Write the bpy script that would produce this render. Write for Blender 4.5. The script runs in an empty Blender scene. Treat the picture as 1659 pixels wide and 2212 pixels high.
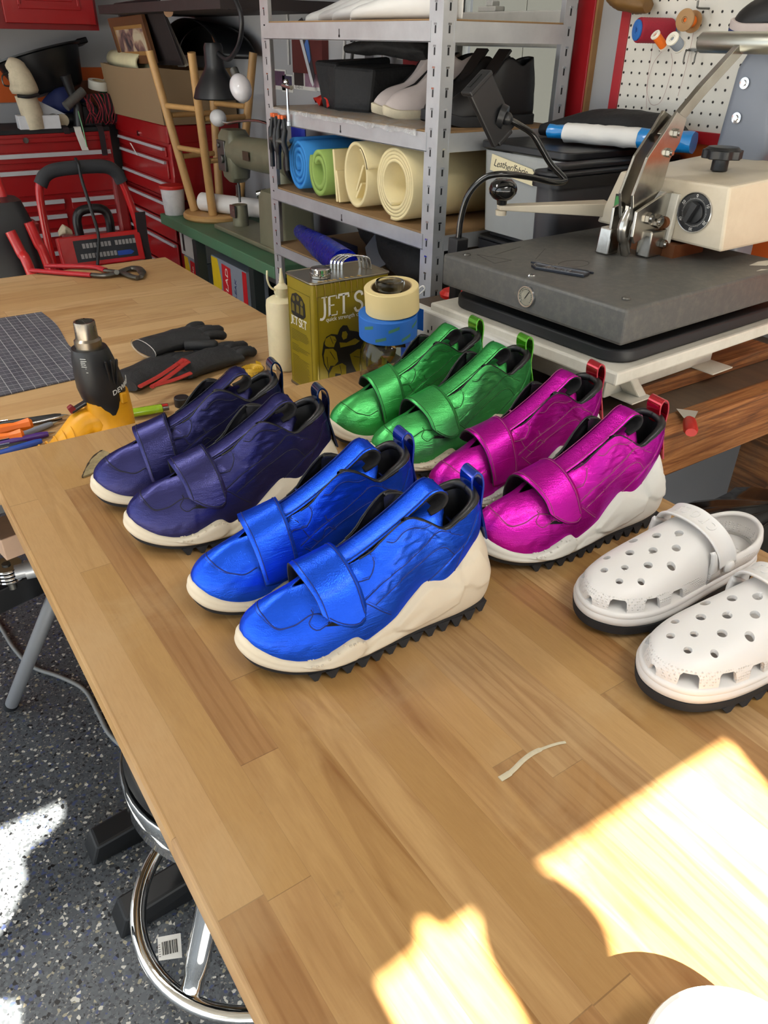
EXPOSURE, WORLD, SUN, LAMP = -0.3, 2.6, 85.0, 26.0
import bpy, bmesh, math, random
from math import sin, cos, pi, radians, sqrt, atan2
from mathutils import Vector, Matrix, Euler, noise
from mathutils.bvhtree import BVHTree
random.seed(7)
SC = bpy.context.scene
COL = SC.collection
V = Vector

# ---------------------------------------------------------------- curves
def cr(pts, n=8, closed=False):
    P = [V(p) for p in pts]; out = []; m = len(P)
    rng = range(m) if closed else range(m - 1)
    for i in rng:
        if closed:
            a, b, c, d = P[(i-1) % m], P[i], P[(i+1) % m], P[(i+2) % m]
        else:
            b, c = P[i], P[i+1]
            a = P[i-1] if i > 0 else b*2 - c
            d = P[i+2] if i + 2 < m else c*2 - b
        for k in range(n):
            t = k/n
            out.append(0.5*((2*b) + (c-a)*t + (2*a-5*b+4*c-d)*t*t + (3*b-a-3*c+d)*t**3))
    if not closed: out.append(P[-1].copy())
    return out
def resample(P, n, closed=False):
    P = [V(p) for p in P]
    if closed: P = P + [P[0]]
    L = [0.0]
    for a, b in zip(P, P[1:]): L.append(L[-1] + (b-a).length)
    out = []; j = 0; cnt = n if closed else n - 1
    for k in range(n):
        s = L[-1]*k/cnt
        while j < len(L) - 2 and L[j+1] < s: j += 1
        t = 0 if L[j+1] == L[j] else (s - L[j])/(L[j+1] - L[j])
        out.append(P[j].lerp(P[j+1], min(max(t, 0), 1)))
    return out
def tab(T, x):
    # smooth lookup in a table [(x, y...)...]
    if x <= T[0][0]: return V(T[0][1:]) if len(T[0]) > 2 else T[0][1]
    if x >= T[-1][0]: return V(T[-1][1:]) if len(T[-1]) > 2 else T[-1][1]
    for i in range(len(T) - 1):
        if T[i][0] <= x <= T[i+1][0]:
            x0, x1 = T[i][0], T[i+1][0]; t = (x - x0)/(x1 - x0)
            def val(k): return V(T[k][1:]) if len(T[k]) > 2 else T[k][1]
            def slope(k):
                if k <= 0 or k >= len(T) - 1:
                    k0, k1 = (0, 1) if k <= 0 else (len(T)-2, len(T)-1)
                    return (val(k1) - val(k0))*(1/(T[k1][0]-T[k0][0]))
                return (val(k+1) - val(k-1))*(1/(T[k+1][0]-T[k-1][0]))
            h = x1 - x0
            return val(i)*(2*t**3-3*t*t+1) + slope(i)*(h*(t**3-2*t*t+t)) + val(i+1)*(-2*t**3+3*t*t) + slope(i+1)*(h*(t**3-t*t))

# ---------------------------------------------------------------- mesh builder
class MB:
    def __init__(s, M=None):
        s.v = []; s.f = []; s.fm = []; s.M = M or Matrix(); s.mi = 0
    def add(s, vs, fs, M=None):
        b = len(s.v); T = s.M @ M if M is not None else s.M
        s.v += [T @ V(p) for p in vs]
        s.f += [tuple(b + i for i in f) for f in fs]; s.fm += [s.mi]*len(fs)
        return s
    def box(s, c, d, rot=(0, 0, 0), taper=None):
        x, y, z = d[0]/2, d[1]/2, d[2]/2; t = taper or (1, 1)
        vs = [(-x, -y, -z), (x, -y, -z), (x, y, -z), (-x, y, -z),
              (-x*t[0], -y*t[1], z), (x*t[0], -y*t[1], z), (x*t[0], y*t[1], z), (-x*t[0], y*t[1], z)]
        fs = [(3, 2, 1, 0), (4, 5, 6, 7), (0, 1, 5, 4), (1, 2, 6, 5), (2, 3, 7, 6), (3, 0, 4, 7)]
        return s.add(vs, fs, Matrix.Translation(c) @ Euler(rot).to_matrix().to_4x4())
    def bb(s, x0, x1, y0, y1, z0, z1):
        return s.box(((x0+x1)/2, (y0+y1)/2, (z0+z1)/2), (x1-x0, y1-y0, z1-z0))
    def sheet(s, G, cu=False, cv=False):
        n, m = len(G), len(G[0]); fs = []
        for i in range(n if cu else n - 1):
            for j in range(m if cv else m - 1):
                a = i*m + j; b = i*m + (j+1) % m; c = ((i+1) % n)*m + (j+1) % m; d = ((i+1) % n)*m + j
                fs.append((a, b, c, d))
        return s.add([p for r in G for p in r], fs)
    def lathe(s, prof, n=24, M=None, caps=True):
        vs = []; fs = []; m = len(prof)
        for k in range(n):
            a = 2*pi*k/n
            vs += [(r*cos(a), r*sin(a), z) for r, z in prof]
        for k in range(n):
            for j in range(m - 1):
                fs.append((k*m+j, ((k+1) % n)*m+j, ((k+1) % n)*m+j+1, k*m+j+1))
        if caps:
            if prof[0][0] > 1e-6: fs.append(tuple(k*m for k in range(n))[::-1])
            if prof[-1][0] > 1e-6: fs.append(tuple(k*m+m-1 for k in range(n)))
        return s.add(vs, fs, M)
    def cyl(s, p0, p1, r0, r1=None, n=20, caps=True):
        return s.tube([p0, p1], [r0, r0 if r1 is None else r1], n, caps=caps)
    def tube(s, pts, r, n=8, closed=False, caps=True, flat=1.0, up=None):
        P = [V(p) for p in pts]; m = len(P)
        R = list(r) if isinstance(r, (list, tuple)) else [r]*m
        T = []
        for i in range(m):
            if closed: d = P[(i+1) % m] - P[i-1]
            else: d = P[min(i+1, m-1)] - P[max(i-1, 0)]
            T.append(d.normalized() if d.length > 1e-9 else V((0, 0, 1)))
        u = V(up) if up else (V((0, 0, 1)) if abs(T[0].z) < .9 else V((1, 0, 0)))
        u = (u - T[0]*u.dot(T[0])).normalized(); vs = []
        for i in range(m):
            u = u - T[i]*u.dot(T[i])
            u = u.normalized() if u.length > 1e-6 else T[i].orthogonal().normalized()
            w = T[i].cross(u)
            for k in range(n):
                a = 2*pi*k/n + (pi/n if n <= 4 else 0)
                vs.append(P[i] + (u*cos(a)*flat + w*sin(a))*R[i])
        fs = []
        for i in range(m if closed else m - 1):
            for k in range(n):
                j = (i+1) % m
                fs.append((i*n+k, i*n+(k+1) % n, j*n+(k+1) % n, j*n+k))
        if caps and not closed:
            fs.append(tuple(range(n))[::-1]); fs.append(tuple((m-1)*n+k for k in range(n)))
        return s.add(vs, fs)
    def ell(s, c, r, n=16, m=10, M=None):
        r = (r, r, r) if not isinstance(r, (list, tuple)) else r
        prof = [(max(sin(pi*j/m), 1e-7), -cos(pi*j/m)) for j in range(m+1)]
        T = Matrix.Translation(c) @ (M or Matrix()) @ Matrix.Diagonal((r[0], r[1], r[2], 1))
        return s.lathe(prof, n, T, caps=False)
    def prism(s, poly, h0, h1, M=None):
        n = len(poly)
        vs = [(p[0], p[1], h0) for p in poly] + [(p[0], p[1], h1) for p in poly]
        fs = [tuple(range(n))[::-1], tuple(range(n, 2*n))]
        for i in range(n): fs.append((i, (i+1) % n, n+(i+1) % n, n+i))
        return s.add(vs, fs, M)
    def ribbon(s, pts, wdir, w, th):
        # a flat band of width w along wdir following pts, thickness th
        P = [V(p) for p in pts]; W = V(wdir).normalized(); vs = []; m = len(P)
        for i in range(m):
            d = (P[min(i+1, m-1)] - P[max(i-1, 0)]).normalized(); N = d.cross(W).normalized()
            ww = w[i] if isinstance(w, (list, tuple)) else w
            vs += [P[i]-W*ww/2-N*th/2, P[i]+W*ww/2-N*th/2, P[i]+W*ww/2+N*th/2, P[i]-W*ww/2+N*th/2]
        fs = [(3, 2, 1, 0), (4*m-4, 4*m-3, 4*m-2, 4*m-1)]
        for i in range(m-1):
            for k in range(4): fs.append((4*i+k, 4*i+(k+1) % 4, 4*i+4+(k+1) % 4, 4*i+4+k))
        return s.add(vs, fs)

def rx(a): return Matrix.Rotation(a, 4, 'X')
def ry(a): return Matrix.Rotation(a, 4, 'Y')
def rz(a): return Matrix.Rotation(a, 4, 'Z')
def tr(*p): return Matrix.Translation(p if len(p) == 3 else p[0])
def frame(o, x, y):
    x = V(x).normalized(); z = x.cross(V(y)).normalized(); y = z.cross(x)
    M = Matrix((x, y, z)).transposed().to_4x4(); M.translation = V(o); return M
def rrect(w, h, r, n=5):
    P = []
    for cx, cy, a0 in ((w/2-r, h/2-r, 0), (-w/2+r, h/2-r, pi/2), (-w/2+r, -h/2+r, pi), (w/2-r, -h/2+r, 1.5*pi)):
        for k in range(n+1):
            a = a0 + pi/2*k/n; P.append((cx+r*cos(a), cy+r*sin(a)))
    return P
def circ(r, n=24, ry_=None): return [(r*cos(2*pi*k/n), (ry_ or r)*sin(2*pi*k/n)) for k in range(n)]

# ---------------------------------------------------------------- objects
def tag(o, label=None, cat=None, group=None, kind=None):
    if label: o['label'] = label
    if cat: o['category'] = cat
    if group: o['group'] = group
    if kind: o['kind'] = kind
    return o
def finish(me, mats, smooth):
    for m in (mats if isinstance(mats, (list, tuple)) else [mats]): me.materials.append(m)
    if smooth is not None:
        me.polygons.foreach_set('use_smooth', [True]*len(me.polygons))
        if smooth < 3: me.set_sharp_from_angle(angle=smooth)
    me.update()
def obj(name, mb, mats, parent=None, smooth=0.6, bevel=0, seg=2, sub=0, solid=0, solid_off=-1, inner=False, fix=True):
    me = bpy.data.meshes.new(name)
    me.from_pydata([tuple(v) for v in mb.v], [], mb.f)
    if any(mb.fm): me.polygons.foreach_set('material_index', mb.fm)
    if fix:
        bm = bmesh.new(); bm.from_mesh(me)
        bmesh.ops.remove_doubles(bm, verts=bm.verts, dist=1e-6)
        bmesh.ops.recalc_face_normals(bm, faces=bm.faces); bm.to_mesh(me); bm.free()
    finish(me, mats, smooth)
    o = bpy.data.objects.new(name, me); COL.objects.link(o)
    if parent: o.parent = parent
    if solid:
        m = o.modifiers.new('Solidify', 'SOLIDIFY'); m.thickness = solid; m.offset = solid_off
        if inner: m.material_offset = 1; m.material_offset_rim = 1
    if bevel:
        m = o.modifiers.new('Bevel', 'BEVEL'); m.width = bevel; m.segments = seg
        m.limit_method = 'ANGLE'; m.angle_limit = radians(40); m.harden_normals = False
    if sub:
        m = o.modifiers.new('Subdivision', 'SUBSURF'); m.levels = sub; m.render_levels = sub
    return o
def thing(name, label, cat, loc=(0, 0, 0), rot=(0, 0, 0), group=None):
    o = bpy.data.objects.new(name, None); COL.objects.link(o)
    o.location = loc; o.rotation_euler = rot; o.empty_display_size = .05
    return tag(o, label, cat, group)
def one(name, mb, mats, label, cat, group=None, **k):
    return tag(obj(name, mb, mats, **k), label, cat, group)
def struct(name, mb, mats, **k):
    return tag(obj(name, mb, mats, **k), kind='structure')
def kids(o): return [c for c in COL.objects if c.parent == o]
def copy_tree(o, loc=None, rot=None, label=None, group=None, swap=None, parent=None):
    c = o.copy(); COL.objects.link(c)
    if swap and c.type == 'MESH':
        for a, b in swap.items():
            for sl in c.material_slots:
                if sl.material == a: sl.link = 'OBJECT'; sl.material = b
    if parent is not None: c.parent = parent
    if loc is not None: c.location = loc
    if rot is not None: c.rotation_euler = rot
    if label: c['label'] = label
    if group: c['group'] = group
    for ch in kids(o): copy_tree(ch, swap=swap, parent=c)
    return c
def cut(o, mb):
    # cut the closed shapes of mb out of mesh object o (applied at once)
    me = bpy.data.meshes.new('cutter'); me.from_pydata([tuple(v) for v in mb.v], [], mb.f)
    bm = bmesh.new(); bm.from_mesh(me); bmesh.ops.recalc_face_normals(bm, faces=bm.faces); bm.to_mesh(me); bm.free()
    c = bpy.data.objects.new('cutter', me); COL.objects.link(c)
    m = o.modifiers.new('Boolean', 'BOOLEAN'); m.object = c; m.operation = 'DIFFERENCE'; m.solver = 'EXACT'; m.use_self = True
    dg = bpy.context.evaluated_depsgraph_get(); dg.update()
    new = bpy.data.meshes.new_from_object(o.evaluated_get(dg))
    o.modifiers.clear(); o.data = new
    bpy.data.objects.remove(c); bpy.data.meshes.remove(me)
    return o
def text_mb(s, size, mp, depth=.0006, align='CENTER', spacing=1.0):
    # lettering: 2-D glyphs of height size, carried to 3-D by mp(x, y, h)
    cu = bpy.data.curves.new('t', 'FONT'); cu.body = s; cu.size = size; cu.align_x = align; cu.align_y = 'CENTER'
    cu.extrude = depth/2; cu.space_character = spacing; cu.resolution_u = 3
    o = bpy.data.objects.new('t', cu); COL.objects.link(o)
    dg = bpy.context.evaluated_depsgraph_get(); dg.update()
    me = bpy.data.meshes.new_from_object(o.evaluated_get(dg))
    mb = MB(); mb.v = [V(mp(v.co.x, v.co.y, v.co.z)) for v in me.vertices]
    mb.f = [tuple(p.vertices) for p in me.polygons]; mb.fm = [0]*len(mb.f)
    bpy.data.objects.remove(o); bpy.data.curves.remove(cu); bpy.data.meshes.remove(me)
    return mb
def flat(M): return lambda x, y, h: M @ V((x, y, h))

# ---------------------------------------------------------------- materials
def srgb(r, g, b):
    f = lambda c: c/12.92 if c <= .04045 else ((c+.055)/1.055)**2.4
    return (f(r/255), f(g/255), f(b/255), 1)
class NT:
    def __init__(s, name):
        s.m = bpy.data.materials.new(name); s.m.use_nodes = True; s.t = s.m.node_tree
        s.b = s.t.nodes['Principled BSDF']
    def n(s, typ, **k):
        nd = s.t.nodes.new(typ)
        for a, b in k.items(): setattr(nd, a, b)
        return nd
    def l(s, a, b): s.t.links.new(a, b)
    def val(s, sock, v):
        if hasattr(v, 'is_output') or hasattr(v, 'links'): s.l(v, sock)
        else: sock.default_value = v
    def math(s, op, a, b=None, c=None, clamp=False):
        nd = s.n('ShaderNodeMath', operation=op, use_clamp=clamp)
        for i, x in enumerate((a, b, c)):
            if x is not None: s.val(nd.inputs[i], x)
        return nd.outputs[0]
    def mix(s, f, a, b, blend='MIX'):
        nd = s.n('ShaderNodeMix', data_type='RGBA', blend_type=blend)
        s.val(nd.inputs[0], f); s.val(nd.inputs[6], a); s.val(nd.inputs[7], b); return nd.outputs[2]
    def ramp(s, f, st, mode='LINEAR'):
        nd = s.n('ShaderNodeValToRGB'); cr_ = nd.color_ramp; cr_.interpolation = mode
        while len(cr_.elements) < len(st): cr_.elements.new(.5)
        for e, (p, c) in zip(cr_.elements, st):
            e.position = p; e.color = c if isinstance(c, (tuple, list)) else (c, c, c, 1)
        s.l(f, nd.inputs[0]); return nd.outputs[0]
    def co(s, scale=(1, 1, 1), rot=(0, 0, 0), src='Object'):
        tc = s.n('ShaderNodeTexCoord'); mp = s.n('ShaderNodeMapping')
        mp.inputs['Scale'].default_value = scale; mp.inputs['Rotation'].default_value = rot
        s.l(tc.outputs[src], mp.inputs[0]); return mp.outputs[0]
    def noise(s, vec, scale, detail=3, rough=.5, dist=0):
        nd = s.n('ShaderNodeTexNoise'); nd.inputs['Scale'].default_value = scale
        nd.inputs['Detail'].default_value = detail; nd.inputs['Roughness'].default_value = rough
        nd.inputs['Distortion'].default_value = dist; s.l(vec, nd.inputs['Vector']); return nd.outputs['Fac']
    def bump(s, h, strength=.3, dist=.001, nrm=None):
        nd = s.n('ShaderNodeBump'); nd.inputs['Strength'].default_value = strength
        nd.inputs['Distance'].default_value = dist; s.l(h, nd.inputs['Height'])
        if nrm is not None: s.l(nrm, nd.inputs['Normal'])
        return nd.outputs[0]
    def set(s, **k):
        nm = dict(color='Base Color', rough='Roughness', metal='Metallic', normal='Normal', alpha='Alpha',
                  spec='Specular IOR Level', trans='Transmission Weight', coat='Coat Weight', coatr='Coat Roughness',
                  sheen='Sheen Weight', ior='IOR', tint='Specular Tint', sss='Subsurface Weight', em='Emission Color', ems='Emission Strength')
        for a, b in k.items(): s.val(s.b.inputs[nm[a]], b)
        return s
MATS = {}
def mat(name, c, rough=.5, metal=0, var=.12, vscale=30, bump=0, bscale=200, bdist=.0005, grime=0, gcol=(60, 50, 40), **k):
    # a plain surface: colour with slight mottling, optional grain bump and grime
    if name in MATS: return MATS[name]
    t = NT(name); c = srgb(*c) if max(c) > 1.01 or len(c) == 3 else c
    v = t.co()
    nz = t.noise(v, vscale, 4, .6)
    lo = tuple(x*(1-var) for x in c[:3]) + (1,); hi = tuple(min(1, x*(1+var)) for x in c[:3]) + (1,)
    col = t.mix(nz, lo, hi)
    if grime:
        g = t.ramp(t.noise(v, vscale*.35, 6, .7), [(.45, 0.0), (.75, 1.0)])
        col = t.mix(t.math('MULTIPLY', g, grime), col, srgb(*gcol))
    t.set(color=col, metal=metal, rough=t.math('ADD', rough-.06, t.math('MULTIPLY', nz, .12)))
    if bump: t.set(normal=t.bump(t.noise(v, bscale, 3, .6), bump, bdist))
    t.set(**k)
    MATS[name] = t.m
    return t.m
# a point of the picture carried out to a real plane of the room
_y, _p, _r = map(radians, (34.836, 31.822, 1.0093))
_f = V((sin(_y)*cos(_p), cos(_y)*cos(_p), -sin(_p))); _a = V((cos(_y), -sin(_y), 0)); _u = _a.cross(_f)
_R = _a*cos(_r) + _u*sin(_r); _U = -_a*sin(_r) + _u*cos(_r); _C = V((0, 0, 1.5))
def _ray(x, y): return _f + _R*((x-829.5)/1642.13) + _U*((1106-y)/1642.13)
def at(x, y, z): d = _ray(x, y); return _C + d*((z-1.5)/d.z)
def onX(x, y, X): d = _ray(x, y); return _C + d*(X/d.x)
def onY(x, y, Y): d = _ray(x, y); return _C + d*(Y/d.y)
# ================================================================ camera, world, lamps
T = 0.90            # top of the front worktable
B2 = 0.83           # top of the table behind it
BZ = 0.90           # top of the timber bench on the right
yaw, pit, rol = map(radians, (34.836, 31.822, 1.0093))
fw = V((sin(yaw)*cos(pit), cos(yaw)*cos(pit), -sin(pit))); rt = V((cos(yaw), -sin(yaw), 0)); up = rt.cross(fw)
rt2 = rt*cos(rol) + up*sin(rol); up2 = -rt*sin(rol) + up*cos(rol)
cam = bpy.data.cameras.new('camera'); cam.sensor_fit = 'HORIZONTAL'; cam.sensor_width = 36
cam.lens = 36*1642.13/1659; cam.clip_start = .02
co_ = bpy.data.objects.new('camera', cam); COL.objects.link(co_)
Mc = Matrix((rt2, up2, -fw)).transposed().to_4x4(); Mc.translation = (0, 0, 1.5); co_.matrix_world = Mc
SC.camera = co_
SC.view_settings.view_transform = 'Standard'; SC.view_settings.look = 'None'
SC.view_settings.gamma = 1; SC.view_settings.exposure = EXPOSURE
SC.cycles.max_bounces = 7; SC.cycles.diffuse_bounces = 3; SC.cycles.glossy_bounces = 4
SC.cycles.transmission_bounces = 6; SC.cycles.transparent_max_bounces = 8
SC.cycles.caustics_reflective = False; SC.cycles.caustics_refractive = False
SC.cycles.sample_clamp_indirect = 4.0; SC.cycles.use_denoising = True
w = bpy.data.worlds.new('World'); SC.world = w; w.use_nodes = True
wt = w.node_tree; bg = wt.nodes['Background']
bg.inputs[0].default_value = (.83, .92, 1.0, 1); bg.inputs[1].default_value = WORLD
SUND = V((.02, 1.16, -.90)).normalized()
sl = bpy.data.lights.new('sun', 'SUN'); sl.energy = SUN; sl.angle = radians(.36); sl.color = (1, .93, .80)
so = bpy.data.objects.new('sun', sl); COL.objects.link(so); so.rotation_euler = SUND.to_track_quat('-Z', 'Y').to_euler()
so.location = (0, -3, 4)
# ================================================================ room shell
XR, YB, XL, YF, ZC = 1.80, 5.05, -2.6, -1.5, 2.75
DOORZ = 1.25
def floor_mat():
    t = NT('epoxy_flake_floor'); v = t.co()
    def chips(sc, thr):
        vo = t.n('ShaderNodeTexVoronoi'); vo.inputs['Scale'].default_value = sc; t.l(v, vo.inputs['Vector'])
        sep = t.n('ShaderNodeSeparateColor'); t.l(vo.outputs['Color'], sep.inputs[0])
        return sep.outputs[0], sep.outputs[1], vo.outputs['Distance']
    a, b, d = chips(160, .2); a2, b2, d2 = chips(320, .2)
    base = t.ramp(a, [(0, srgb(92, 97, 102)), (.40, srgb(104, 109, 114)), (.62, srgb(68, 72, 76)), (.76, srgb(76, 88, 126)),
                      (.84, srgb(22, 23, 25)), (.89, srgb(170, 162, 138)), (.935, srgb(222, 220, 210))], 'CONSTANT')
    fine = t.ramp(a2, [(0, srgb(98, 103, 108)), (.5, srgb(84, 88, 93)), (.8, srgb(46, 48, 51)), (.90, srgb(150, 148, 140))], 'CONSTANT')
    col = t.mix(t.math('GREATER_THAN', b, .55), base, fine)
    n = t.noise(v, 2.3, 5, .6)
    col = t.mix(t.ramp(n, [(.55, 0.0), (.72, .45)]), col, srgb(70, 62, 52))
    t.set(color=col, rough=t.math('ADD', .25, t.math('MULTIPLY', n, .3)), normal=t.bump(a, .08, .001))
    return t.m
def plank_mat(name, cols, w=.0405, L=.62, axis='Y', rough=.42, wear=.35):
    # butcher block: staves of width w running along one axis, each with its own tone and grain
    t = NT(name); tc = t.n('ShaderNodeTexCoord'); s = t.n('ShaderNodeSeparateXYZ'); t.l(tc.outputs['Object'], s.inputs[0])
    across, along = (s.outputs['X'], s.outputs['Y']) if axis == 'Y' else (s.outputs['Y'], s.outputs['X'])
    r_ = t.math('DIVIDE', t.math('ADD', across, 5), w); row = t.math('FLOOR', r_)
    wn = t.n('ShaderNodeTexWhiteNoise', noise_dimensions='1D'); t.l(row, wn.inputs['W'])
    off = t.math('MULTIPLY', wn.outputs['Value'], 13.7)
    c_ = t.math('ADD', t.math('DIVIDE', t.math('ADD', along, 5), t.math('ADD', L*.8, t.math('MULTIPLY', wn.outputs['Value'], L*.5))), off)
    colm = t.math('FLOOR', c_)
    w2 = t.n('ShaderNodeTexWhiteNoise', noise_dimensions='2D'); cm = t.n('ShaderNodeCombineXYZ')
    t.l(row, cm.inputs[0]); t.l(colm, cm.inputs[1]); t.l(cm.outputs[0], w2.inputs['Vector'])
    rnd = w2.outputs['Value']; sr = t.n('ShaderNodeSeparateColor'); t.l(w2.outputs['Color'], sr.inputs[0])
    # grain space: stretched along the stave, shifted per stave
    gv = t.n('ShaderNodeCombineXYZ')
    t.l(t.math('ADD', t.math('MULTIPLY', across, 1.0), t.math('MULTIPLY', rnd, 31)), gv.inputs[0])
    t.l(t.math('ADD', t.math('MULTIPLY', along, .09), t.math('MULTIPLY', sr.outputs[1], 17)), gv.inputs[1])
    t.l(t.math('MULTIPLY', s.outputs['Z'], 1.0), gv.inputs[2])
    fine = t.noise(gv.outputs[0], 420, 4, .65)
    broad = t.noise(gv.outputs[0], 46, 3, .55, 1.2)
    wv = t.n('ShaderNodeTexWave', wave_type='BANDS', bands_direction='X', wave_profile='SIN')
    wv.inputs['Scale'].default_value = 26; wv.inputs['Distortion'].default_value = 9; wv.inputs['Detail'].default_value = 2
    wv.inputs['Detail Scale'].default_value = 1.4; t.l(gv.outputs[0], wv.inputs['Vector'])
    base = t.ramp(rnd, [(i/(len(cols)-1) if len(cols) > 1 else 0, srgb(*c)) for i, c in enumerate(cols)])
    dark = t.mix(1.0, base, (.55, .42, .29, 1), 'MULTIPLY')
    f1 = t.math('MULTIPLY', t.ramp(broad, [(.42, 0.0), (.78, 1.0)]), t.math('MULTIPLY', sr.outputs[2], 1.0))
    col = t.mix(f1, base, dark)
    f2 = t.math('MULTIPLY', t.ramp(wv.outputs['Fac'], [(.70, 0.0), (.97, 1.0)]), t.math('MULTIPLY', t.math('GREATER_THAN', sr.outputs[0], .62), .34))
    col = t.mix(f2, col, dark)
    col = t.mix(t.math('MULTIPLY', t.ramp(fine, [(.4, 0.0), (.75, 1.0)]), .22), col, dark)
    # joints between staves
    fx = t.math('FRACT', r_); fy = t.math('FRACT', c_)
    jx = t.math('LESS_THAN', t.math('MINIMUM', fx, t.math('SUBTRACT', 1, fx)), .0085)
    jy = t.math('LESS_THAN', fy, .0016)
    col = t.mix(t.math('MULTIPLY', t.math('MAXIMUM', t.math('MULTIPLY', jx, .35), jy), .55), col, srgb(96, 66, 38))
    v = t.co()
    gr = t.noise(v, 5.5, 6, .65, .6)
    col = t.mix(t.math('MULTIPLY', t.ramp(gr, [(.52, 0.0), (.70, 1.0)]), wear), col, srgb(186, 158, 116))
    st = t.noise(v, 28, 5, .7); col = t.mix(t.math('MULTIPLY', t.ramp(st, [(.66, 0.0), (.76, 1.0)]), .30), col, srgb(110, 84, 56))
    t.set(color=col, rough=t.math('ADD', rough-.08, t.math('MULTIPLY', gr, .22)), normal=t.bump(fine, .12, .0004))
    return t.m
M_WALL = mat('grey_wall_paint', (168, 168, 170), .75, vscale=6, var=.05, bump=.15, bscale=90)
M_ORANGE = mat('orange_wall_paint', (206, 92, 30), .7, vscale=5, var=.08)
M_REDTRIM = mat('red_gloss_trim', (165, 22, 32), .38, var=.1, vscale=12, grime=.3, gcol=(90, 20, 20))
M_CEIL = mat('grey_ceiling_board', (150, 148, 144), .85, var=.04)
M_RAW = mat('raw_timber_edge', (150, 112, 70), .7, var=.2)
struct('floor', MB().bb(XL-.5, XR+.1, YF, YB+.1, -.1, 0), floor_mat(), smooth=None)
struct('driveway', MB().bb(XL-4, XR+4, YF-6, YF-.0005, -.1, -.004).bb(XL-5, XL-.5005, YF, YB, -.1, -.004), mat('concrete_driveway', (176, 172, 164), .9, var=.08, vscale=3), smooth=None)
# right-hand wall with its window opening (Y 1.55-2.47, Z 1.02-2.2)
WY0, WY1, WZ0, WZ1 = 1.70, 2.30, 0.98, 2.20
mb = MB()
mb.bb(XR, XR+.12, YF, WY0, 0, ZC); mb.bb(XR, XR+.12, WY1, YB+.12, 0, ZC)
mb.bb(XR, XR+.12, WY0, WY1, 0, WZ0); mb.bb(XR, XR+.12, WY0, WY1, WZ1, ZC)
struct('wall_right', mb, M_WALL, smooth=None)
mb = MB(); mb.bb(XL, XR+.12, YB, YB+.12, 0, ZC)
struct('wall_back', mb, M_WALL, smooth=None)
mb = MB(); mb.bb(XL, XR, YB-.012, YB-.001, 1.18, 1.345)
struct('trim_1', mb, M_ORANGE, smooth=None)
mb = MB(); mb.bb(XR-.012, XR-.001, -.2, WY0-.10, 1.0, 1.30)
struct('trim_2', mb, M_ORANGE, smooth=None)
struct('ceiling', MB().bb(XL, XR+.12, YF-.05, YB+.12, ZC, ZC+.08), M_CEIL, smooth=None)
# red boards round the window
mb = MB(); f = .060; d = .022
mb.bb(XR-d, XR, WY0-f, WY0, WZ0-.1, WZ1+f)
mb.bb(XR-d, XR, WY1, WY1+.19, WZ0-.1, WZ1+f)
mb.bb(XR-d, XR, WY0, WY1, WZ1, WZ1+f)
struct('trim_3', mb, M_REDTRIM, smooth=None, bevel=.002)
mb = MB(); mb.bb(XR-.019, XR, WY0-f-.007, WY0-f-.0005, WZ0-.1, WZ1+f)
struct('trim_4', mb, M_RAW, smooth=None)
M_VINYL = mat('white_vinyl', (214, 212, 205), .4, var=.04, grime=.15)
win = struct('window_1', MB().bb(XR+.02, XR+.07, WY0, WY0+.05, WZ0, WZ1).bb(XR+.02, XR+.07, WY1-.05, WY1, WZ0, WZ1)
             .bb(XR+.02, XR+.07, WY0, WY1, WZ0, WZ0+.05).bb(XR+.02, XR+.07, WY0, WY1, WZ1-.05, WZ1), M_VINYL, smooth=None, bevel=.004)
mb = MB().bb(XR+.0, XR+.06, WY0+.05, WY1-.05, 1.488, 1.578)
obj('meeting_rail', mb, M_VINYL, win, smooth=None, bevel=.004)
mb = MB().bb(XR+.005, XR+.045, 2.06, 2.14, 1.578, 1.592).bb(XR+.01, XR+.04, 2.08, 2.11, 1.592, 1.606)
mb.bb(XR+.005, XR+.045, 1.73, 1.79, 1.578, 1.592)
obj('sash_lock', mb, M_VINYL, win, smooth=None, bevel=.003)
tg = NT('window_glass'); tg.set(color=(1, 1, 1, 1), rough=.02, trans=1.0, ior=1.1)
obj('glass', MB().bb(XR+.040, XR+.046, WY0+.04, WY1-.04, WZ0+.04, WZ1-.04), tg.m, win, smooth=None)
# the pale panelled wall of the yard outside the window
M_OUT = mat('pale_exterior_panel', (150, 146, 132), .8, var=.04, vscale=3)
mb = MB()
for k in range(9): mb.bb(3.0, 3.05, -1.6 + k*.8, -1.6 + k*.8 + .794, 0, 3.4)
mb.bb(3.05, 3.1, -1.6, 5.6, 0, 3.4)
struct('wall_outside', mb, M_OUT, smooth=None)
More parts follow.
